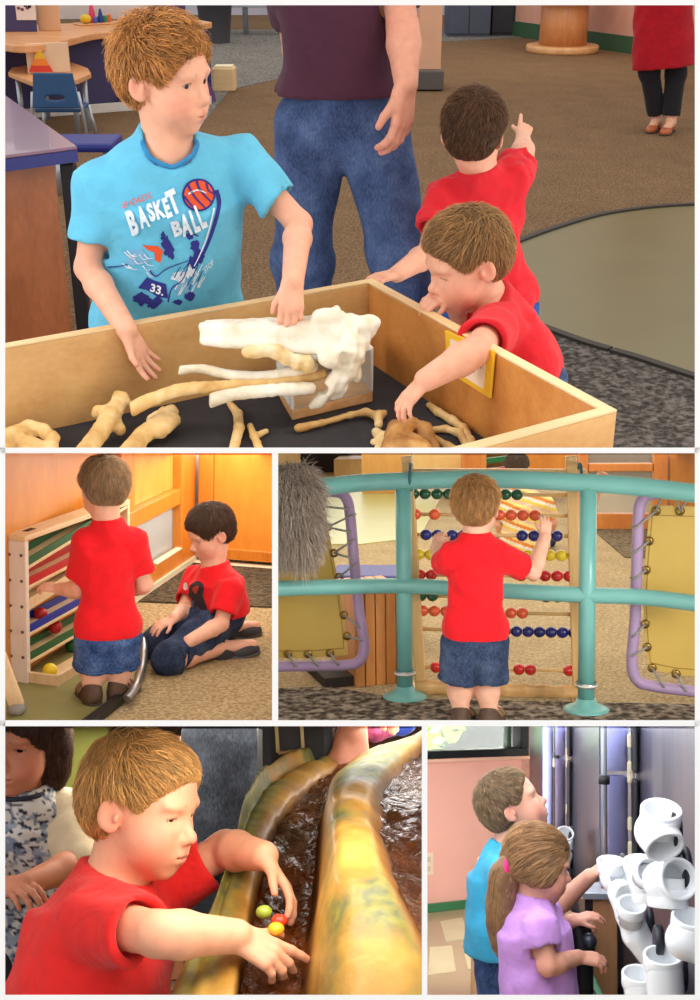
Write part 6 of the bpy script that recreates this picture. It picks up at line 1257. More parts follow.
G4.hair((70, 48, 38), dict(length=.34, n=4200, lift=.02, spiky=0, nape=-.62, ears=False, extra=[((.26, -.12, -.22), (.14, .22, .36)), ((-.26, -.12, -.22), (.14, .22, .36)), ((0, -.3, -.25), (.3, .2, .36))], fringe=(.3, .5, -1), whorl=(0, -.1, .55), cut=(0, .54, -.22, .40, .45, .44)), 43)
G4.shirt(cloth('cream_jersey', (208, 192, 162), .05), 'blouse', sleeve=1.12, hem=.2, amp=.004, wl=.06, seed=111, e=.006, label='cream long-sleeved blouse')
def floral(Vt):
    g = np.random.default_rng(5); c = np.tile(lin((206, 206, 204)), (len(Vt), 1)); n1 = folds(1, .022, 3)(*Vt.T); n2 = folds(1, .014, 4)(*Vt.T); n3 = folds(1, .03, 9)(*Vt.T)
    c[n1 > .25] = lin((120, 132, 152)); c[n2 > .42] = lin((46, 50, 66)); c[(n3 > .5) & (n2 < .2)] = lin((150, 160, 176)); return c
sv = {q: G4.J.pop('el'+q) for q in 'RL'}; G4.cutfn = lambda fd: [fd.ell(G4.J['sh'+q]+(.012 if q == 'L' else -.012)*G4.rv*-1, (.05, .06, .07), G4.TR, .01, -1) for q in 'RL']
G4.shirt(colmat('flowered_cotton', .85, spec=.15), 'pinafore', e=.017, hem=-.75, flare=1.3, amp=.008, wl=.12, seed=121, res=.0045, neckhole=1.35, colors=floral, label='flowered grey and white pinafore'); G4.J.update({'el'+q: v for q, v in sv.items()}); G4.band(plain('navy_binding', (34, 36, 52), .8), 'binding', neckhole=1.45, wid=.005)
G4.legs_cloth(cloth('charcoal_leggings', (38, 36, 46)), 'leggings', end=1.9, e=.005)
# ---- adult standing beyond the table
Y = 2.95
J = dict(head=A(290, 420, Y), f=(.9, -.2, -.4), u=(.2, 0, 1), h=.235, neck=A(285, 505, Y), shL=A(330, 530, Y+.05), shR=A(268, 530, Y-.15), elL=A(356, 640, Y-.10), wrL=A(352, 732, Y-.36), elR=A(290, 640, Y-.22), wrR=A(330, 690, Y-.28),
         hipR=A(236, 742, Y-.02), hipL=A(272, 742, Y+.14), knR=A(226, 852, Y-.06), knL=A(262, 872, Y+.12), anR=A(222, 960, Y+.0), anL=A(258, 985, Y+.18))
for s_ in 'RL': J['an'+s_][2] = .08; J['toe'+s_] = J['an'+s_]+V(.18, -.04, -.05)
J['gnd'] = 0.0
D4 = Person(K, 'adult in dark jeans standing behind the water table with a hand on its rim', 'adult', V(J['hipR'][0], Y, 0), J)
D4.body(dict(L=dict(d=(-.02, -.2, -.95), dorsal=(.15, -.95, .2), curl=.3, spread=.12), R=dict(d=(.9, 0, -.3), dorsal=(0, -.3, .9), curl=.4)), ra=.04, rf=.038, rw=.027, rt=.08, rc=.056, neck=.045, hl=.8, res=.01, hres=.0045, skin=lin((224, 150, 118)))
D4.hair((60, 44, 34), dict(n=800), 45); D4.shirt(cloth('royal_cotton', (30, 44, 128), .1), sleeve=1.5, hem=.3, amp=.006, wl=.12, seed=131, res=.01, label='royal blue top'); D4.legs_cloth(denim('charcoal_denim', (28, 31, 38), (42, 47, 57), (62, 68, 80)), 'jeans', end=1.94, waist=.42, r_end=1.4, amp=.008, wl=.2, seed=7, e=.016, res=.01)
for s_ in 'RL': D4.shoe(s_, plain('dark_shoe', (46, 42, 42), .5), w=.042)
t = thing(K, 'shoulder_bag', 'black shoulder bag with a metal buckle frame at the adult hip', 'bag', A(295, 790, Y-.30)); BK = plain('black_leather', (26, 25, 27), .45, bmp=.1); a, b = A(258, 786, Y-.30), A(332, 700, Y-.30)
c = (a+b)/2; MB().box(c, (b[0]-a[0], .15, b[2]-a[2]), bevel=.025).build(K, 'body', BK, t)
yb = c[1]-.086; q = [A(276, 722, yb), A(301, 720, yb), A(303, 750, yb), A(278, 753, yb)]; m = MB()
for i in range(4): m.bar(q[i], q[(i+1) % 4], .008, .008, up=(0, 1, 0), bevel=.002)
m.build(K, 'buckle', plain('antique_brass', (150, 132, 92), .3, .8), t); m = MB(); m.prism([lerp(p, np.mean(q, 0), .12)+V(0, .004, 0) for p in q], (0, .004, 0)); m.build(K, 'flap', plain('black_patch', (38, 36, 38), .4), t)
m = MB(); m.tube(spline([V(c[0]-.08, c[1], b[2]-.01), V(c[0]-.06, c[1]-.01, b[2]+.25), V(c[0]-.02, c[1]+.06, b[2]+.5)], 8), .012, 8); m.build(K, 'strap', BK, t)
def bundle(px0, px1, py, Yd, name, label, cat, mat):
    fd = Field(); a, b = A(px0, py, Yd), A(px1, py, Yd); fd.cap(a, b, .03, .03, .02); fd.cap(a+V(0, 0, .05), b+V(0, 0, .06), .035, .03, .03); fd.warp(folds(.005, .05, px0)); v, f = fd.mesh(.008); tag(meshobj(K, name, v, f, mat, None, True), label, cat)
bundle(372, 380, 728, 2.75, 'sleeve_bundle', 'pink patterned cloth just past the adult hand', 'cloth', plain('pink_pattern', (130, 50, 84), .8, var=.6, vscale=60)); bundle(388, 404, 724, 2.95, 'jacket', 'deep blue jacket above the far ridge of the water table', 'jacket', cloth('deep_blue', (24, 44, 120)))
# ================================================================== booth of the pipe wall
K = K5; L = K.lay; A = K.at
TANF = plain('tan_vinyl', (176, 156, 122), .28, var=.06, vscale=2, coat=.2); floor(K, 'floor_tan_vinyl', [(-2.5, 1.2), (2.5, 1.2), (2.5, 12), (-2.5, 12)], 0, TANF)
for i, q in enumerate(([(440, 922), (462, 918), (470, 938), (446, 942)], [(470, 916), (489, 914), (498, 930), (478, 936)], [(430, 948), (452, 946), (456, 972), (428, 976)], [(462, 944), (484, 940), (494, 966), (468, 970)])): floor(K, 'floor_pale_tile_%d' % (i+1), [L(*p) for p in q], .004, plain('painted_window_light', (208, 196, 156), .28))  # window light on the floor, put into the colour of flat patches
# pink wall and its window
SAL = plain('salmon_paint', (232, 174, 156), .6, var=.03); GRB = plain('emerald_trim', (58, 118, 76), .45)
pa, pb = L(427, 912), L(490, 905); u = nrm((pb-pa)*V(1, 1, 0)); n = V(u[1], -u[0], 0)
def uz(px, py): q = K.onx(px, py, pa, n); return np.dot(q-pa, u), q[2]
def W3(uu, z, d=0): return pa*V(1, 1, 0)+u*uu+V(0, 0, z)+n*d
def board(a, b, d0, d1, name, mat, parent=None, bev=.004, st=True):
    (u0, z0), (u1, z1) = a, b; m = MB(); m.prism([W3(u0, z0, d0), W3(u1, z0, d0), W3(u1, z1, d0), W3(u0, z1, d0)], n*(d1-d0), bevel=bev); o = m.build(K, name, mat, parent)
    if parent is None and st: tag(o, kind='structure')
    return o
uL, zS = uz(380, 757)[0], uz(470, 757)[1]; uR, zT = uz(526, 757)[0], zS+1.0; uEnd = uz(531, 850)[0]
board((-3, 0), (uEnd, zS), -.12, 0, 'wall_back', SAL); board((uR, zS), (uEnd, 3), -.12, 0, 'wall_back_side', SAL); board((-3, zT), (uR, 3), -.12, 0, 'wall_back_top', SAL)
board((-3, 0), (uEnd, uz(460, 900)[1]), 0, .025, 'baseboard_back', GRB)
wn = thing(K, 'window_1', None, None, W3(uL, zS), kind='structure'); BF = plain('black_frame', (30, 32, 34), .4); fw = uz(450, 750)[1]-zS
board((uL, zS), (uR, zS+fw), -.09, .03, 'frame', BF, wn); board((uR-.055, zS+fw), (uR, zT), -.09, .03, 'frame', BF, wn); board((uL, zT-.06), (uR-.055, zT), -.09, .03, 'frame', BF, wn); board((uL, zS+fw), (uL+.05, zT-.06), -.09, .03, 'frame', BF, wn); board((uR-.11, zS+fw), (uR-.085, zT-.06), -.08, -.03, 'mullion', plain('dark_green_bead', (50, 74, 60), .4), wn)
board((uL+.05, zS+fw), (uR-.055, zT-.06), -.06, -.054, 'pane', glass('window_glass', (240, 250, 250), .01, .03), wn); board((uL-.03, zS-.02), (uR+.01, zS), -.01, .05, 'sill', plain('salmon_sill', (226, 176, 152), .6), wn)
# the garden outside, in full daylight
m = MB(); m.prism([W3(-6, -.02, -.13), W3(6, -.02, -.13), W3(6, -.02, -9), W3(-6, -.02, -9)], (0, 0, -.02)); tag(m.build(K, 'ground_outside', plain('pale_gravel', (214, 214, 206), .9)), kind='structure')
m = MB(); m.prism([W3(-6, 0, -7), W3(6, 0, -7), W3(6, 4, -7), W3(-6, 4, -7)], n*-.1); tag(m.build(K, 'wall_outside', plain('pale_render', (232, 236, 240), .9)), kind='structure')
def tree(uu, dd, h, label, cr, seed, cz):
    t = thing(K, 'garden_tree', label, 'tree', W3(uu, 0, -dd)); g = np.random.default_rng(seed); MB().tube([W3(uu, 0, -dd), W3(uu+.03, h*.5, -dd), W3(uu+.12, h, -dd)], [.07, .06, .045], 12).build(K, 'trunk', plain('bark_grey', (140, 130, 112), .9, var=.3), t)
    vs, fs = [], []
    for k in range(900):
        q = g.normal(size=3); q = q/np.linalg.norm(q)*g.uniform(.3, 1)**.5*cr; c = W3(uu, h, -dd)+V(cz, 0, 0)+q; a_, b_ = nrm(g.normal(size=3)), nrm(g.normal(size=3)); s = .07; i = len(vs); vs += [c-a_*s, c+b_*s*.5, c+a_*s, c-b_*s*.5]; fs.append([i, i+1, i+2, i+3])
    meshobj(K, 'foliage', np.array(vs), fs, plain('spring_leaf', (112, 176, 62), .6, var=.3, vscale=3), t)
ut = uz(470, 745)[0]; tree(ut+.35, 1.8, zS+.45, 'leafy garden tree with a pale trunk outside the window, nearer the window bar', .62, 3, .25); tree(ut-.75, 3.2, zS+.5, 'leafy garden tree farther out, behind the pale trunk', .6, 4, 0)
# socket plate
q = K.onx(427.5, 864, pa, n); m = MB(); m.prism([q+u*a+V(0, 0, b_) for a, b_ in ((-.05, -.06), (.035, -.06), (.035, .06), (-.05, .06))], n*.008, bevel=.003); t = thing(K, 'wall_socket', 'cream wall socket plate on the salmon wall', 'socket', q); m.build(K, 'plate', plain('cream_plastic', (230, 206, 176), .5), t); m = MB()
for z in (-.025, .025): m.prism([q+u*a+V(0, 0, b_+z)+n*.008 for a, b_ in ((-.02, -.014), (.015, -.014), (.015, .014), (-.02, .014))], n*.002)
m.build(K, 'outlet', plain('cream_insert', (206, 182, 152), .5), t)
# ---- the dark steel wall running away from us
q0 = V(.5933-.1076*2.7, 2.7, 0); q1 = V(.5933-.1076*6, 6, 0); d = nrm(q1-q0); no = V(-d[1], d[0], 0)   # no: towards the children
if no[0] > 0: no = -no
def onf(px, py, off=0): return K.onx(px, py, q0+no*off, no)
def sz(px, py, off=0): p = onf(px, py, off)-q0; return np.dot(p, d), p[2]
def F3(s, z, o=0): return q0+d*s+V(0, 0, z)+no*o
sE = sz(530, 800)[0]; STW, nt, b = new_mat('brushed_dark_steel'); v = coords(nt, (60, 60, 2.2)); n1 = N(nt, 'ShaderNodeTexNoise', Scale=1.0, Detail=5.0); nt.links.new(v, n1.inputs['Vector']); n2 = N(nt, 'ShaderNodeTexNoise', Scale=1.4, Detail=4.0); nt.links.new(coords(nt), n2.inputs['Vector'])
mx = N(nt, 'ShaderNodeMix', data_type='FLOAT'); mx.inputs[0].default_value = .5; nt.links.new(n1.outputs['Fac'], mx.inputs[2]); nt.links.new(n2.outputs['Fac'], mx.inputs[3]); nt.links.new(ramp(nt, mx.outputs[0], [(.36, (44, 50, 74)), (.5, (58, 62, 82)), (.62, (88, 74, 80))]), b.inputs['Base Color']); b.inputs['Metallic'].default_value = .55; b.inputs['Roughness'].default_value = .34; bump(nt, b, n1.outputs['Fac'], .08, .002)
m = MB(); m.prism([F3(-1.6, 0), F3(sE, 0), F3(sE, 3), F3(-1.6, 3)], no*-.06); tag(m.build(K, 'wall_steel', STW), kind='structure')
pst = onf(527.5, 800); m = MB(); m.box((pst[0]-.02, pst[1]+.03, 1.5), (.07, .07, 3), bevel=.004); tag(m.build(K, 'trim_post', wood('rust_wood', (150, 82, 48), (180, 106, 66))), kind='structure')
for i, s in enumerate((sz(600, 800)[0], sz(637, 800)[0])): m = MB(); m.box(F3(s, 1.5, .001), (.006, .004, 3), rz=math.atan2(d[1], d[0])); tag(m.build(K, 'trim_seam_%d' % (i+1), plain('steel_seam', (140, 150, 168), .3, .8)), kind='structure')
# clear tubes standing along the wall
LIL = glass('lilac_acrylic', (186, 192, 246), .12, .62, (216, 218, 250)); BKR = plain('black_rubber', (24, 26, 30), .5); CRM = plain('cream_clip', (206, 196, 170), .5)
def column(px0, px1, pyb, label, clips, h=3.0, split=None):
    s0, z0 = sz(px0, pyb, .05); s1 = sz(px1, pyb, .05)[0]; sm = sz((px0+px1)/2, pyb, .05)[0]; r = (px1-px0)/2/K.scale(F3(sm, 1, .05)); t = thing(K, 'acrylic_column', label, 'tube', F3(sm, z0, .06)); segs = [(z0, h)] if split is None else [(z0, split-.008), (split+.008, h)]
    for za, zb_ in segs:
        k = np.linspace(0, 2*math.pi, 25)[:-1]; m = MB(); c = F3(sm, 0, r+.02); n_ = 24; ri = r-.004
        for R_2, flip in ((r, False), (ri, True)):
            vs = [c+d*R_2*math.cos(a)+no*R_2*math.sin(a)+V(0, 0, z) for z in (za, zb_) for a in k]; fs = [[i, (i+1) % n_, n_+(i+1) % n_, n_+i] for i in range(n_)]; m.add(vs, [f[::-1] for f in fs] if flip else fs, True)
        i0 = len(m.v)-4*n_
        for o0 in (0, n_): m.f += [[i0+o0+i, i0+2*n_+o0+i, i0+2*n_+o0+(i+1) % n_, i0+o0+(i+1) % n_] for i in range(n_)]; m.sm += [False]*n_; m.mi += [0]*n_
        m.build(K, 'tube', LIL, t)
        m = MB(); m.box(F3(sm-r*1.0-.03, (za+zb_)/2, .010), (.06, .014, zb_-za), rz=math.atan2(d[1], d[0]), bevel=.008); m.build(K, 'rubber_edge', BKR, t)
    for py in clips: z = sz((px0+px1)/2, py, .05)[1]; MB().box(F3(sm-r*1.1, z, r*.55), (.02, .02, .04), rz=math.atan2(d[1], d[0]), bevel=.006).build(K, 'clip', CRM, t)
    return sm, r
sp = sz(616, 772, .05)[1]; column(607, 628, 851, 'tall clear lilac tube on the steel wall above the wooden box', [740, 767, 775, 822, 846], split=sp)
column(553, 563, 878, 'slim clear tube on the steel wall beside the small white pipes', [752, 762, 808], split=sz(558, 757, .05)[1]); column(541, 551, 880, 'farthest clear tube on the steel wall, next to the rust coloured post', [762])
t = thing(K, 'steel_rod', 'thin upright steel rod running down to the plate of the wooden box', 'rod', onf(604.5, 888, .10)); zt_ = 3.0; pr = onf(604.5, 888, .10); MB().tube([pr, V(pr[0], pr[1], zt_)], .009, 10).build(K, 'rod', plain('pale_steel', (176, 184, 196), .35, .6), t); z = onf(604.5, 780, .10)[2]; MB().lathe([(.016, -.012), (.016, .012)], (pr[0], pr[1], z), n=14).build(K, 'collar', BKR, t)
# white pipe fittings held to the wall by dark round magnets
PVC = plain('white_pvc', (232, 236, 240), .22, var=.015, coat=.2); PIN = plain('pvc_inside', (206, 212, 218), .35)
def pipe_end(m, c, ax, r, wall=.006, depth=.05):   # an open mouth with a collar
    ax = nrm(ax); q = r/.04; m.lathe([(r*.86, -.03*q), (r*1.0, -.028*q), (r*1.06, -.022*q), (r*1.06, .006*q), (r*1.03, .008*q), (r*.9, .008*q), (r*.87, .004*q), (r*.85, -depth), (.001, -depth)], c, axis=ax, n=28, caps=False)
def fitting(label, pts, r, mouths, magnet=None, cat='pipe', group=None):
    """pts: centre line of the body; mouths: (centre, axis)"""
    t = thing(K, 'pipe_fitting', label, cat, np.min([p for l in pts for p in l], 0), group); fd = Field()
    for l in pts:
        for a, b in zip(l[:-1], l[1:]): fd.cap(a, b, r, r, r*.25)
    for c, ax in mouths: fd.cone(V(c)-nrm(ax)*.045, V(c)+nrm(ax)*.06, r*.87, r*.87, .001, -1); fd.cone(V(c)+nrm(ax)*.0, V(c)+nrm(ax)*.12, r*1.3, r*1.3, .001, -1)
    v, f = fd.mesh(r*.09); meshobj(K, 'pipe', v, f, PVC, t, True)
    for c, ax in mouths: m = MB(); pipe_end(m, c, ax, r); m.build(K, 'collar', PVC, t)
    if magnet is not None:
        for c, rr in magnet: m = MB(); m.lathe([(rr, 0), (rr, .012), (rr*.92, .016), (rr*.4, .018)], c, axis=no, n=28); m.build(K, 'magnet', plain('dark_magnet', (34, 36, 44), .4), t)
o_ = .08; PR = .0385
def pipes(label, Yd, rpx, lines, mouths, mags=()):
    r = rpx*Yd/F*1.02; q = lambda t_: A(t_[0], t_[1], Yd+(t_[2] if len(t_) > 2 else 0))
    fitting(label, [[q(t_) for t_ in l] for l in lines], r, [(q(c), nrm(ax)) for c, ax in mouths], [(A(x, y, Yd+.05)-no*.0, rr*Yd/F) for x, y, rr in mags] or None)
UPF = (.05, -.5, .86); FRT = (.25, -.85, .42)
pipes('white elbow pipe highest on the steel wall, two open mouths', 2.62, 18, [[(660, 822), (655, 832), (660, 840)]], [((661, 812), (.05, -.42, .9)), ((664, 845, -.02), (.3, -.72, -.62))], [(678, 832, 24)])
pipes('white angled pipe under the lilac tube, first of the low row', 3.1, 12.5, [[(612, 870), (614, 878), (620, 886)]], [((611, 863), (0, -.25, 1)), ((622, 880, -.03), UPF)], [(627, 868, 14)])
pipes('long white pipe run with a side mouth stepping down the wall', 3.0, 12.5, [[(621, 893), (630, 915), (636, 935), (656, 962)], [(630, 915), (632, 910, -.02)]], [((632, 906, -.04), UPF), ((664, 972), (.7, 0, -.7))], [(652, 922, 14), (647, 942, 13)])
pipes('white tee pipe between the angled pipe and the big tee', 2.85, 13, [[(640, 872), (645, 890)], [(642, 880), (648, 876, -.02)]], [((638, 862), (-.1, -.25, 1)), ((650, 873, -.05), FRT), ((647, 899), (.15, -.1, -1))], [(660, 868, 16)])
pipes('big white tee pipe nearest the right end of the low row', 2.65, 18, [[(662, 881), (670, 881)], [(668, 883), (668, 895)]], [((678, 879, -.03), (.38, -.88, .25)), ((668, 903), (0, -.1, -1))], [(688, 872, 24)])
pipes('white pipe elbow cut by the right edge below the big tee', 2.6, 17, [[(690, 930), (685, 940), (700, 946)]], [((691, 920), (.1, -.35, 1))])
pipes('wide white upright pipe standing at the foot of the steel wall', 2.75, 17, [[(664, 970), (668, 1020)]], [((663, 958), (0, -.3, 1))], [(684, 970, 20), (662, 940, 14)])
pipes('second wide upright pipe just left of the one at the foot of the wall', 2.85, 15, [[(640, 985), (644, 1030)]], [((639, 976), (0, -.3, 1))], [])
pipes('small white pipe elbow far along the wall beside the boy, upper one', 4.6, 8, [[(565, 840), (565, 848)]], [((565, 834), (.1, -.7, .75))], [(573, 838, 11)])
pipes('small white pipe elbow far along the wall, middle of three', 4.55, 8, [[(564, 856), (562, 862)]], [((561, 866), (0, -.7, -.7))], [(572, 858, 10)])
pipes('small white pipe elbow far along the wall, lowest of three', 4.5, 8, [[(561, 876), (562, 882)]], [((563, 885), (.1, -.95, -.2))], [(571, 880, 11)])
# ---- wooden box with a steel plate, trough, pump handle
bt = onf(599, 892, .06); sc = sz(599, 892, .06)[0]; zt = bt[2]; t = thing(K, 'box_post', 'narrow wooden box with a shiny steel plate on top against the steel wall', 'box', F3(sc, 0, .06)); o0, o1 = .012, .098; s0, s1 = sc-.05, sc+.09
BXW = wood('tan_box', (186, 128, 82), (212, 158, 112), (9, 9, 2)); m = MB(); m.prism([F3(s0, .3, o0), F3(s1, .3, o0), F3(s1, .3, o1), F3(s0, .3, o1)], (0, 0, zt-.31), bevel=.004); m.build(K, 'body', BXW, t)
m = MB(); m.prism([F3(s0-.02, zt-.01, .004), F3(s1+.02, zt-.01, .004), F3(s1+.02, zt-.01, o1+.022), F3(s0-.02, zt-.01, o1+.022)], (0, 0, .02), bevel=.003); m.build(K, 'plate', plain('steel_plate', (196, 204, 216), .2, .7), t); m = MB(); m.prism([F3(s0-.004, .3, o1-.012), F3(s1, .3, o1-.012), F3(s1, .3, o1+.012), F3(s0-.004, .3, o1+.012)], (0, 0, zt-.312)); m.build(K, 'edge_strip', BKR, t)
zt0 = .58; tr = thing(K, 'ball_trough', 'long tan trough with green edges running along the foot of the steel wall', 'trough', F3(1.2, 0, .2)); TAN = plain('tan_laminate', (214, 166, 110), .4); EM = plain('emerald_edge', (32, 116, 72), .4)
m = MB(); m.prism([F3(-.6, 0, .005), F3(2.6, 0, .005), F3(2.6, 0, .12), F3(-.6, 0, .12)], (0, 0, zt0-.14), bevel=.004); m.build(K, 'base', plain('dark_base', (52, 50, 54), .5), tr)
m = MB(); m.prism([F3(-.6, 0, .12), F3(2.6, 0, .12), F3(2.6, 0, .40), F3(-.6, 0, .40)], (0, 0, zt0-.18), bevel=.004); m.build(K, 'shelf', TAN, tr)
m = MB(); m.prism([F3(-.6, .3, .115), F3(2.6, .3, .115), F3(2.6, .3, .135), F3(-.6, .3, .135)], (0, 0, zt0-.3), bevel=.005); m.build(K, 'edge', EM, tr)
m = MB(); m.prism([F3(1.05, zt0-.17, .15), F3(2.55, zt0-.17, .15), F3(2.55, zt0-.17, .38), F3(1.05, zt0-.17, .38)], (0, 0, .20), bevel=.01); m.build(K, 'ramp', plain('orange_laminate', (222, 118, 50), .4), tr)
m = MB(); m.prism([F3(1.0, zt0-.17, .136), F3(2.5, zt0-.17, .136), F3(2.5, zt0-.17, .15), F3(1.0, zt0-.17, .15)], (0, 0, .24), bevel=.004); m.build(K, 'edge', plain('lime_edge', (78, 190, 70), .4), tr)
ph = A(581, 960, 3.3); t = thing(K, 'pump_handle', 'black pump handle with a round knob beside the wooden box', 'handle', A(582, 985, 3.3)); fd = Field(); fd.cap(A(576, 924, 3.3), A(583, 950, 3.3), .022, .026, .01); fd.cap(A(583, 950, 3.3), A(582, 990, 3.32), .026, .03, .02); v, f = fd.mesh(.005); meshobj(K, 'grip', v, f, BKR, t, True); m = MB(); m.tube([A(583, 943, 3.28), A(592, 940, 3.4)], .012, 12); m.ball(A(589, 941, 3.27), .02); m.build(K, 'knob', plain('gunmetal', (70, 78, 90), .3, .6), t)
# ---- boy looking up
Y = 3.62
J = dict(head=A(513, 803, Y), f=(.90, .02, .42), u=(-.42, -.05, .9), h=.194, neck=A(504, 850, Y), shR=A(500, 872, Y-.12), shL=A(520, 868, Y+.14), elR=A(553, 910, Y-.12), wrR=A(590, 876, Y-.2), elL=A(545, 900, Y+.2), wrL=A(566, 915, Y+.15), hipR=A(498, 950, Y-.07), hipL=A(516, 950, Y+.09))
for s_ in 'RL': J['kn'+s_] = J['hip'+s_]+V(.02, 0, -.28); J['an'+s_] = V(J['hip'+s_][0], J['hip'+s_][1], .06); J['toe'+s_] = J['an'+s_]+V(.16, .02, -.03)
J['gnd'] = 0.0
B5 = Person(K, 'boy in a blue T-shirt looking up the steel wall, mouth open', 'boy', (J['hipR']+J['hipL'])/2*V(1, 1, 0), J)
B5.body(dict(R=dict(d=(.75, .1, .5), dorsal=(-.5, -.4, .75), curl=.3, spread=.06), L=dict(d=(.9, 0, -.1), dorsal=(0, 0, 1), curl=.5)), ra=.031, rf=.028, rw=.021, wide=.95, head=dict(open=.6, mouth=.5, brow=lin((120, 90, 66)), browk=.5), gaze=(0, 1, .3), hl=.54, hres=.0033, skin=lin((222, 168, 142)))
B5.hair((140, 116, 86), dict(length=.12, spiky=.08, n=5000, lift=.1, cut=(0, .52, -.10, .5, .53, .43)), 51); B5.shirt(cloth('aqua_cotton', (62, 172, 208), .05), sleeve=.66, hem=.02, flare=1.15, sl_r=1.6, amp=.006, wl=.1, seed=141, label='aqua blue T-shirt'); B5.legs_cloth(denim('mid_jeans', (36, 50, 82), (56, 76, 116), (86, 110, 150)), 'jeans', end=1.92, waist=.2)
for s_ in 'RL': B5.shoe(s_, plain('dark_shoe', (46, 42, 42), .5))
# ---- girl with the pony tail
Y = 3.18
J = dict(head=A(540, 862, Y), f=(.93, .22, -.20), u=(.16, .0, .98), h=.183, neck=A(531, 904, Y), shR=A(541, 926, Y-.11), shL=A(545, 914, Y+.13), elR=A(547, 966, Y-.13), wrR=A(578, 957, Y-.04), elL=A(556, 930, Y+.2), wrL=A(572, 921, Y+.1), hipR=A(534, 1004, Y-.06), hipL=A(546, 1000, Y+.08))
for s_ in 'RL': J['kn'+s_] = J['hip'+s_]+V(.02, 0, -.24); J['an'+s_] = V(J['hip'+s_][0], J['hip'+s_][1], .05); J['toe'+s_] = J['an'+s_]+V(.14, .02, -.03)
J['gnd'] = 0.0
G5 = Person(K, 'girl in a lilac T-shirt with a long brown pony tail', 'girl', (J['hipR']+J['hipL'])/2*V(1, 1, 0), J)
G5.body(dict(R=dict(d=(.85, .1, -.1), dorsal=(0, -.5, .8), curl=.6, spread=.06), L=dict(d=(.7, 0, .25), dorsal=(-.2, -.3, .9), curl=.55, spread=.1)), ra=.029, rf=.027, rw=.020, rt=.045, wide=.85, head=dict(open=.5, brow=lin((110, 80, 60))), hl=.52, hres=.0033, skin=lin((216, 158, 134)), neck=.032)
G5.hair((150, 114, 78), dict(length=.34, n=6000, lift=.0, spiky=0, jitter=.06, nape=-.30, whorl=(0, .45, .35), fringe=(0, -1, 0), t=.02, ears=False, extra=[((.28, -.02, -.08), (.12, .2, .24)), ((-.28, -.02, -.08), (.12, .2, .24))], bangs=1.0, cut=(0, .58, -.16, .46, .42, .42)), 53)
pb_ = A(507, 867, Y-.03); pts = spline([pb_+V(.03, 0, .005), pb_, A(503, 890, Y-.01), A(500, 915, Y-.01), A(501, 940, Y), A(507, 962, Y+.01)], 5); rr_ = np.interp(np.linspace(0, 1, len(pts)), [0, .12, .3, .55, .85, 1], [.022, .02, .036, .034, .024, .006]); fd = Field()
for i in range(len(pts)-1): fd.cap(pts[i], pts[i+1], rr_[i], rr_[i+1], .01)
fd.warp(folds(.003, .03, 3)); v, f = fd.mesh(.004); g = np.random.default_rng(9); cs = [np.tile(lin((136, 102, 68))*.8, (len(v), 1))]; vs = [v]; fs = [f]; bb = len(v)
for k in range(700):
    a = g.uniform(0, 6.28); i0 = g.integers(0, 8); x = nrm(V(math.cos(a), math.sin(a), 0)); ring = []; idx = np.linspace(i0, min(len(pts)-1, i0+16), 7).astype(int); col = lin((152, 116, 78))*g.uniform(.55, 1.5)
    for j, i in enumerate(idx):
        p = pts[i]+x*(rr_[i]*1.05+.002)+V(0, 0, 0); w_ = .0012*(1-j/7); ring += [p+V(w_, 0, 0), p+V(0, w_, 0), p-V(w_, w_, 0)]
    vs.append(np.array(ring)); cs.append(np.tile(col, (len(ring), 1))); fs.append(np.array([[bb+s*3+q, bb+s*3+(q+1) % 3, bb+(s+1)*3+(q+1) % 3, bb+(s+1)*3+q] for s in range(6) for q in range(3)])); bb += len(ring)
meshobj(K, 'pony_tail', np.concatenate(vs), np.concatenate(fs), colmat('hair', .42), G5.hairo, True, np.clip(np.concatenate(cs), 0, 1)); m = MB(); m.tube([pb_+V(-.004*math.sin(a), .026*math.cos(a), .026*math.sin(a)) for a in np.linspace(0, 6.28, 20)[:-1]], .008, 8, closed=True); m.build(K, 'hair_tie', plain('magenta_tie', (206, 30, 110), .6), G5.hairo)
G5.shirt(cloth('lilac_cotton', (192, 142, 214), .05), sleeve=.5, hem=-.3, flare=1.0, sl_r=1.45, amp=.004, wl=.09, seed=151, label='lilac T-shirt'); G5.legs_cloth(cloth('teal_leggings', (30, 150, 164)), 'leggings', end=1.9, e=.006)
for s_ in 'RL': G5.shoe(s_, plain('pale_shoe', (200, 190, 190), .5))
E = [6, 40, 4, 6, 30, 6, 7, 7, 100, 6, 13, 2.1, .5, 42, 1.8, 2, 220, 34, 20]
WORLD = 1.04
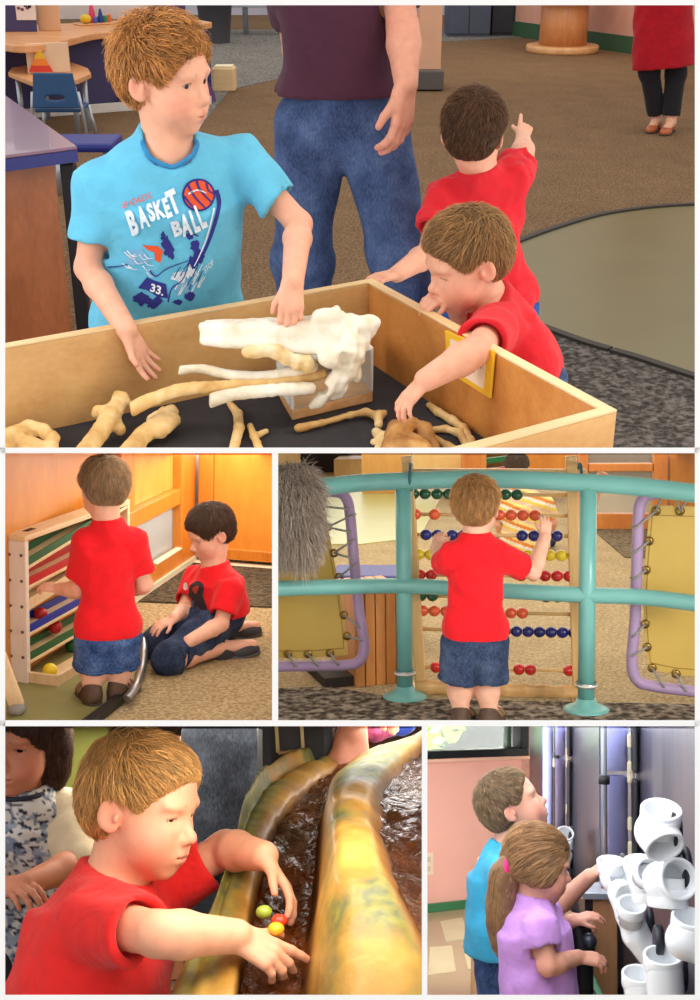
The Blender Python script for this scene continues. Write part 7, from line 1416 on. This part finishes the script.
def lights():
    return [
    lambda e: lamp(K1, (.3, 2.4, 2.7), (.1, 2.35, .7), 1.0, e, (1, .80, .55)),
    lambda e: lamp(K1, (0, 8.5, 3.2), (0, 9, 0), 6, e, (1, .82, .62)),
    lambda e: lamp(K1, (1.6, 1.9, 1.9), (.1, 2.1, .6), .5, e, (1, .80, .52), spread=100),
    lambda e: lamp(K1, (-1.7, 1.5, 1.7), (-.1, 2.5, .95), .8, e, (1, .95, .9), spread=100),
    lambda e: lamp(K1, (2.2, 12.4, 2.4), (1.2, 15.5, .3), 1.5, e, (1, .86, .7)),
    lambda e: lamp_plane(K2, 110, 262, 454, 3.4, 5.0, e, (1, .95, .86)),
    lambda e: lamp_plane(K2, 170, 264, 454, 5.0, 6.2, e, (1, .94, .84)),
    lambda e: lamp_plane(K2, 20, 262, 454, 1.8, 2.9, e, (1, .96, .9)),
    lambda e: lamp_plane(K3, 290, 684, 454, 4.6, 13.0, e, (1, .93, .82)),
    lambda e: lamp_plane(K3, 290, 684, 454, 2.2, 3.9, e, (1, .95, .88)),
    lambda e: lamp(K3, (1.9, 2.6, 1.0), (0, 4.2, .5), .7, e, (1, .96, .9), spread=120),
    lambda e: lamp_plane(K4, 150, 410, 726.6, 1.3, 1.62, e, (1, .92, .80)),
    lambda e: lamp_side(K4, 420, 740, 800, 1.25, 1.75, -1, e, (1, .9, .76)),
    lambda e: lamp_plane(K4, 20, 410, 726.6, 2.6, 4.2, e, (1, .9, .76)),
    lambda e: lamp_side(K5, 430, 740, 900, 1.7, 3.4, 1, e, (.94, .98, 1)),
    lambda e: lamp(K5, (1.3, 1.7, 1.1), (.3, 3.2, .9), .6, e, (.94, .97, 1), spread=120),
    lambda e: lamp(K5, (-.6, 7.7, .75), (-.6, 12, 1.0), .9, e, (.96, 1, 1), name='daylight'),
    lambda e: lamp_plane(K5, 440, 690, 726.6, 2.0, 6.4, e, (.97, .98, 1)),
    lambda e: lamp(K5, K5.at(436, 760, 5.0), K5.at(440, 850, 7.0), .5, e, (1, .98, .96), spread=95, name='wall_lamp')]  # added wash lamp for the salmon wall, turned away from the camera
for e_, f_ in zip(E, lights()):
    if e_ > 0: f_(e_)
# ------------------------------------------------------------------ camera, daylight, and trimming what would run through the dividing walls
cd_ = bpy.data.cameras.new('camera'); cam = bpy.data.objects.new('camera', cd_); COL.objects.link(cam)
cd_.sensor_fit = 'HORIZONTAL'; cd_.sensor_width = 36; cd_.lens = F*36/700; cd_.clip_start = .05; cd_.clip_end = 100
cam.location = Vector(CAM); cam.rotation_euler = (math.pi/2-PITCH, 0, 0); SC.camera = cam
wo = bpy.data.worlds.new('hall_light'); SC.world = wo; wo.use_nodes = True; bg = wo.node_tree.nodes['Background']; bg.inputs[0].default_value = (1, .98, .95, 1); bg.inputs[1].default_value = WORLD
SC.view_settings.view_transform = 'Standard'; SC.view_settings.look = 'None'; SC.view_settings.gamma = 1; SC.view_settings.exposure = 0; SC.view_settings.use_curve_mapping = False
SC.cycles.use_denoising = True; SC.cycles.max_bounces = 8; SC.cycles.transparent_max_bounces = 12
bpy.context.view_layer.update()
def edge_plane(k, v):     # plane through the visitor's eye and one booth edge; normal points out of the booth
    if k in 'tb':
        n = np.cross(wdir(0, v), wdir(700, v)); n = nrm(n)
        if np.dot(n, wdir(350, v+(-50 if k == 't' else 50))) < 0: n = -n
    else:
        n = nrm(np.cross(wdir(v, 0), wdir(v, 1000)))
        if np.dot(n, wdir(v+(-50 if k == 'l' else 50), 500)) < 0: n = -n
    return n
BOOTHS = {K.key: K for K in (K1, K2, K3, K4, K5)}; done = {}
for o in list(SC.objects):
    if o.type != 'MESH' or 'booth' not in o or o.name.startswith('wall_') and o['booth'] == 'bones' and o.name.split('_')[1] in ('upper', 'lower', 'middle', 'centre', 'left', 'right', 'top', 'bottom'): continue
    K = BOOTHS[o['booth']]; M = np.array(o.matrix_world); vs = np.array([v.co[:] for v in o.data.vertices]); W = vs @ M[:3, :3].T+M[:3, 3]
    cut = [edge_plane(k, v) for k, v in K.edges.items()]; cut = [n for n in cut if ((W-CAM) @ n).max() > 1e-4]
    if not cut: continue
    if all(((W-CAM) @ n).min() > 0 for n in cut[:1]): bpy.data.objects.remove(o); continue
    if o.data.users > 1: o.data = o.data.copy()
    bm = bmesh.new(); bm.from_mesh(o.data); Mi = np.linalg.inv(M)
    for n in cut:
        co = Mi[:3, :3] @ CAM+Mi[:3, 3]; no = M[:3, :3].T @ n
        bmesh.ops.bisect_plane(bm, geom=list(bm.verts)+list(bm.edges)+list(bm.faces), plane_co=Vector(co), plane_no=Vector(no), clear_outer=True, dist=1e-6)
    if len(bm.faces) == 0: bm.free(); bpy.data.objects.remove(o); continue
    bm.to_mesh(o.data); bm.free(); o.data.update()
for o in list(SC.objects):
    if o.type == 'EMPTY' and not o.children: bpy.data.objects.remove(o)
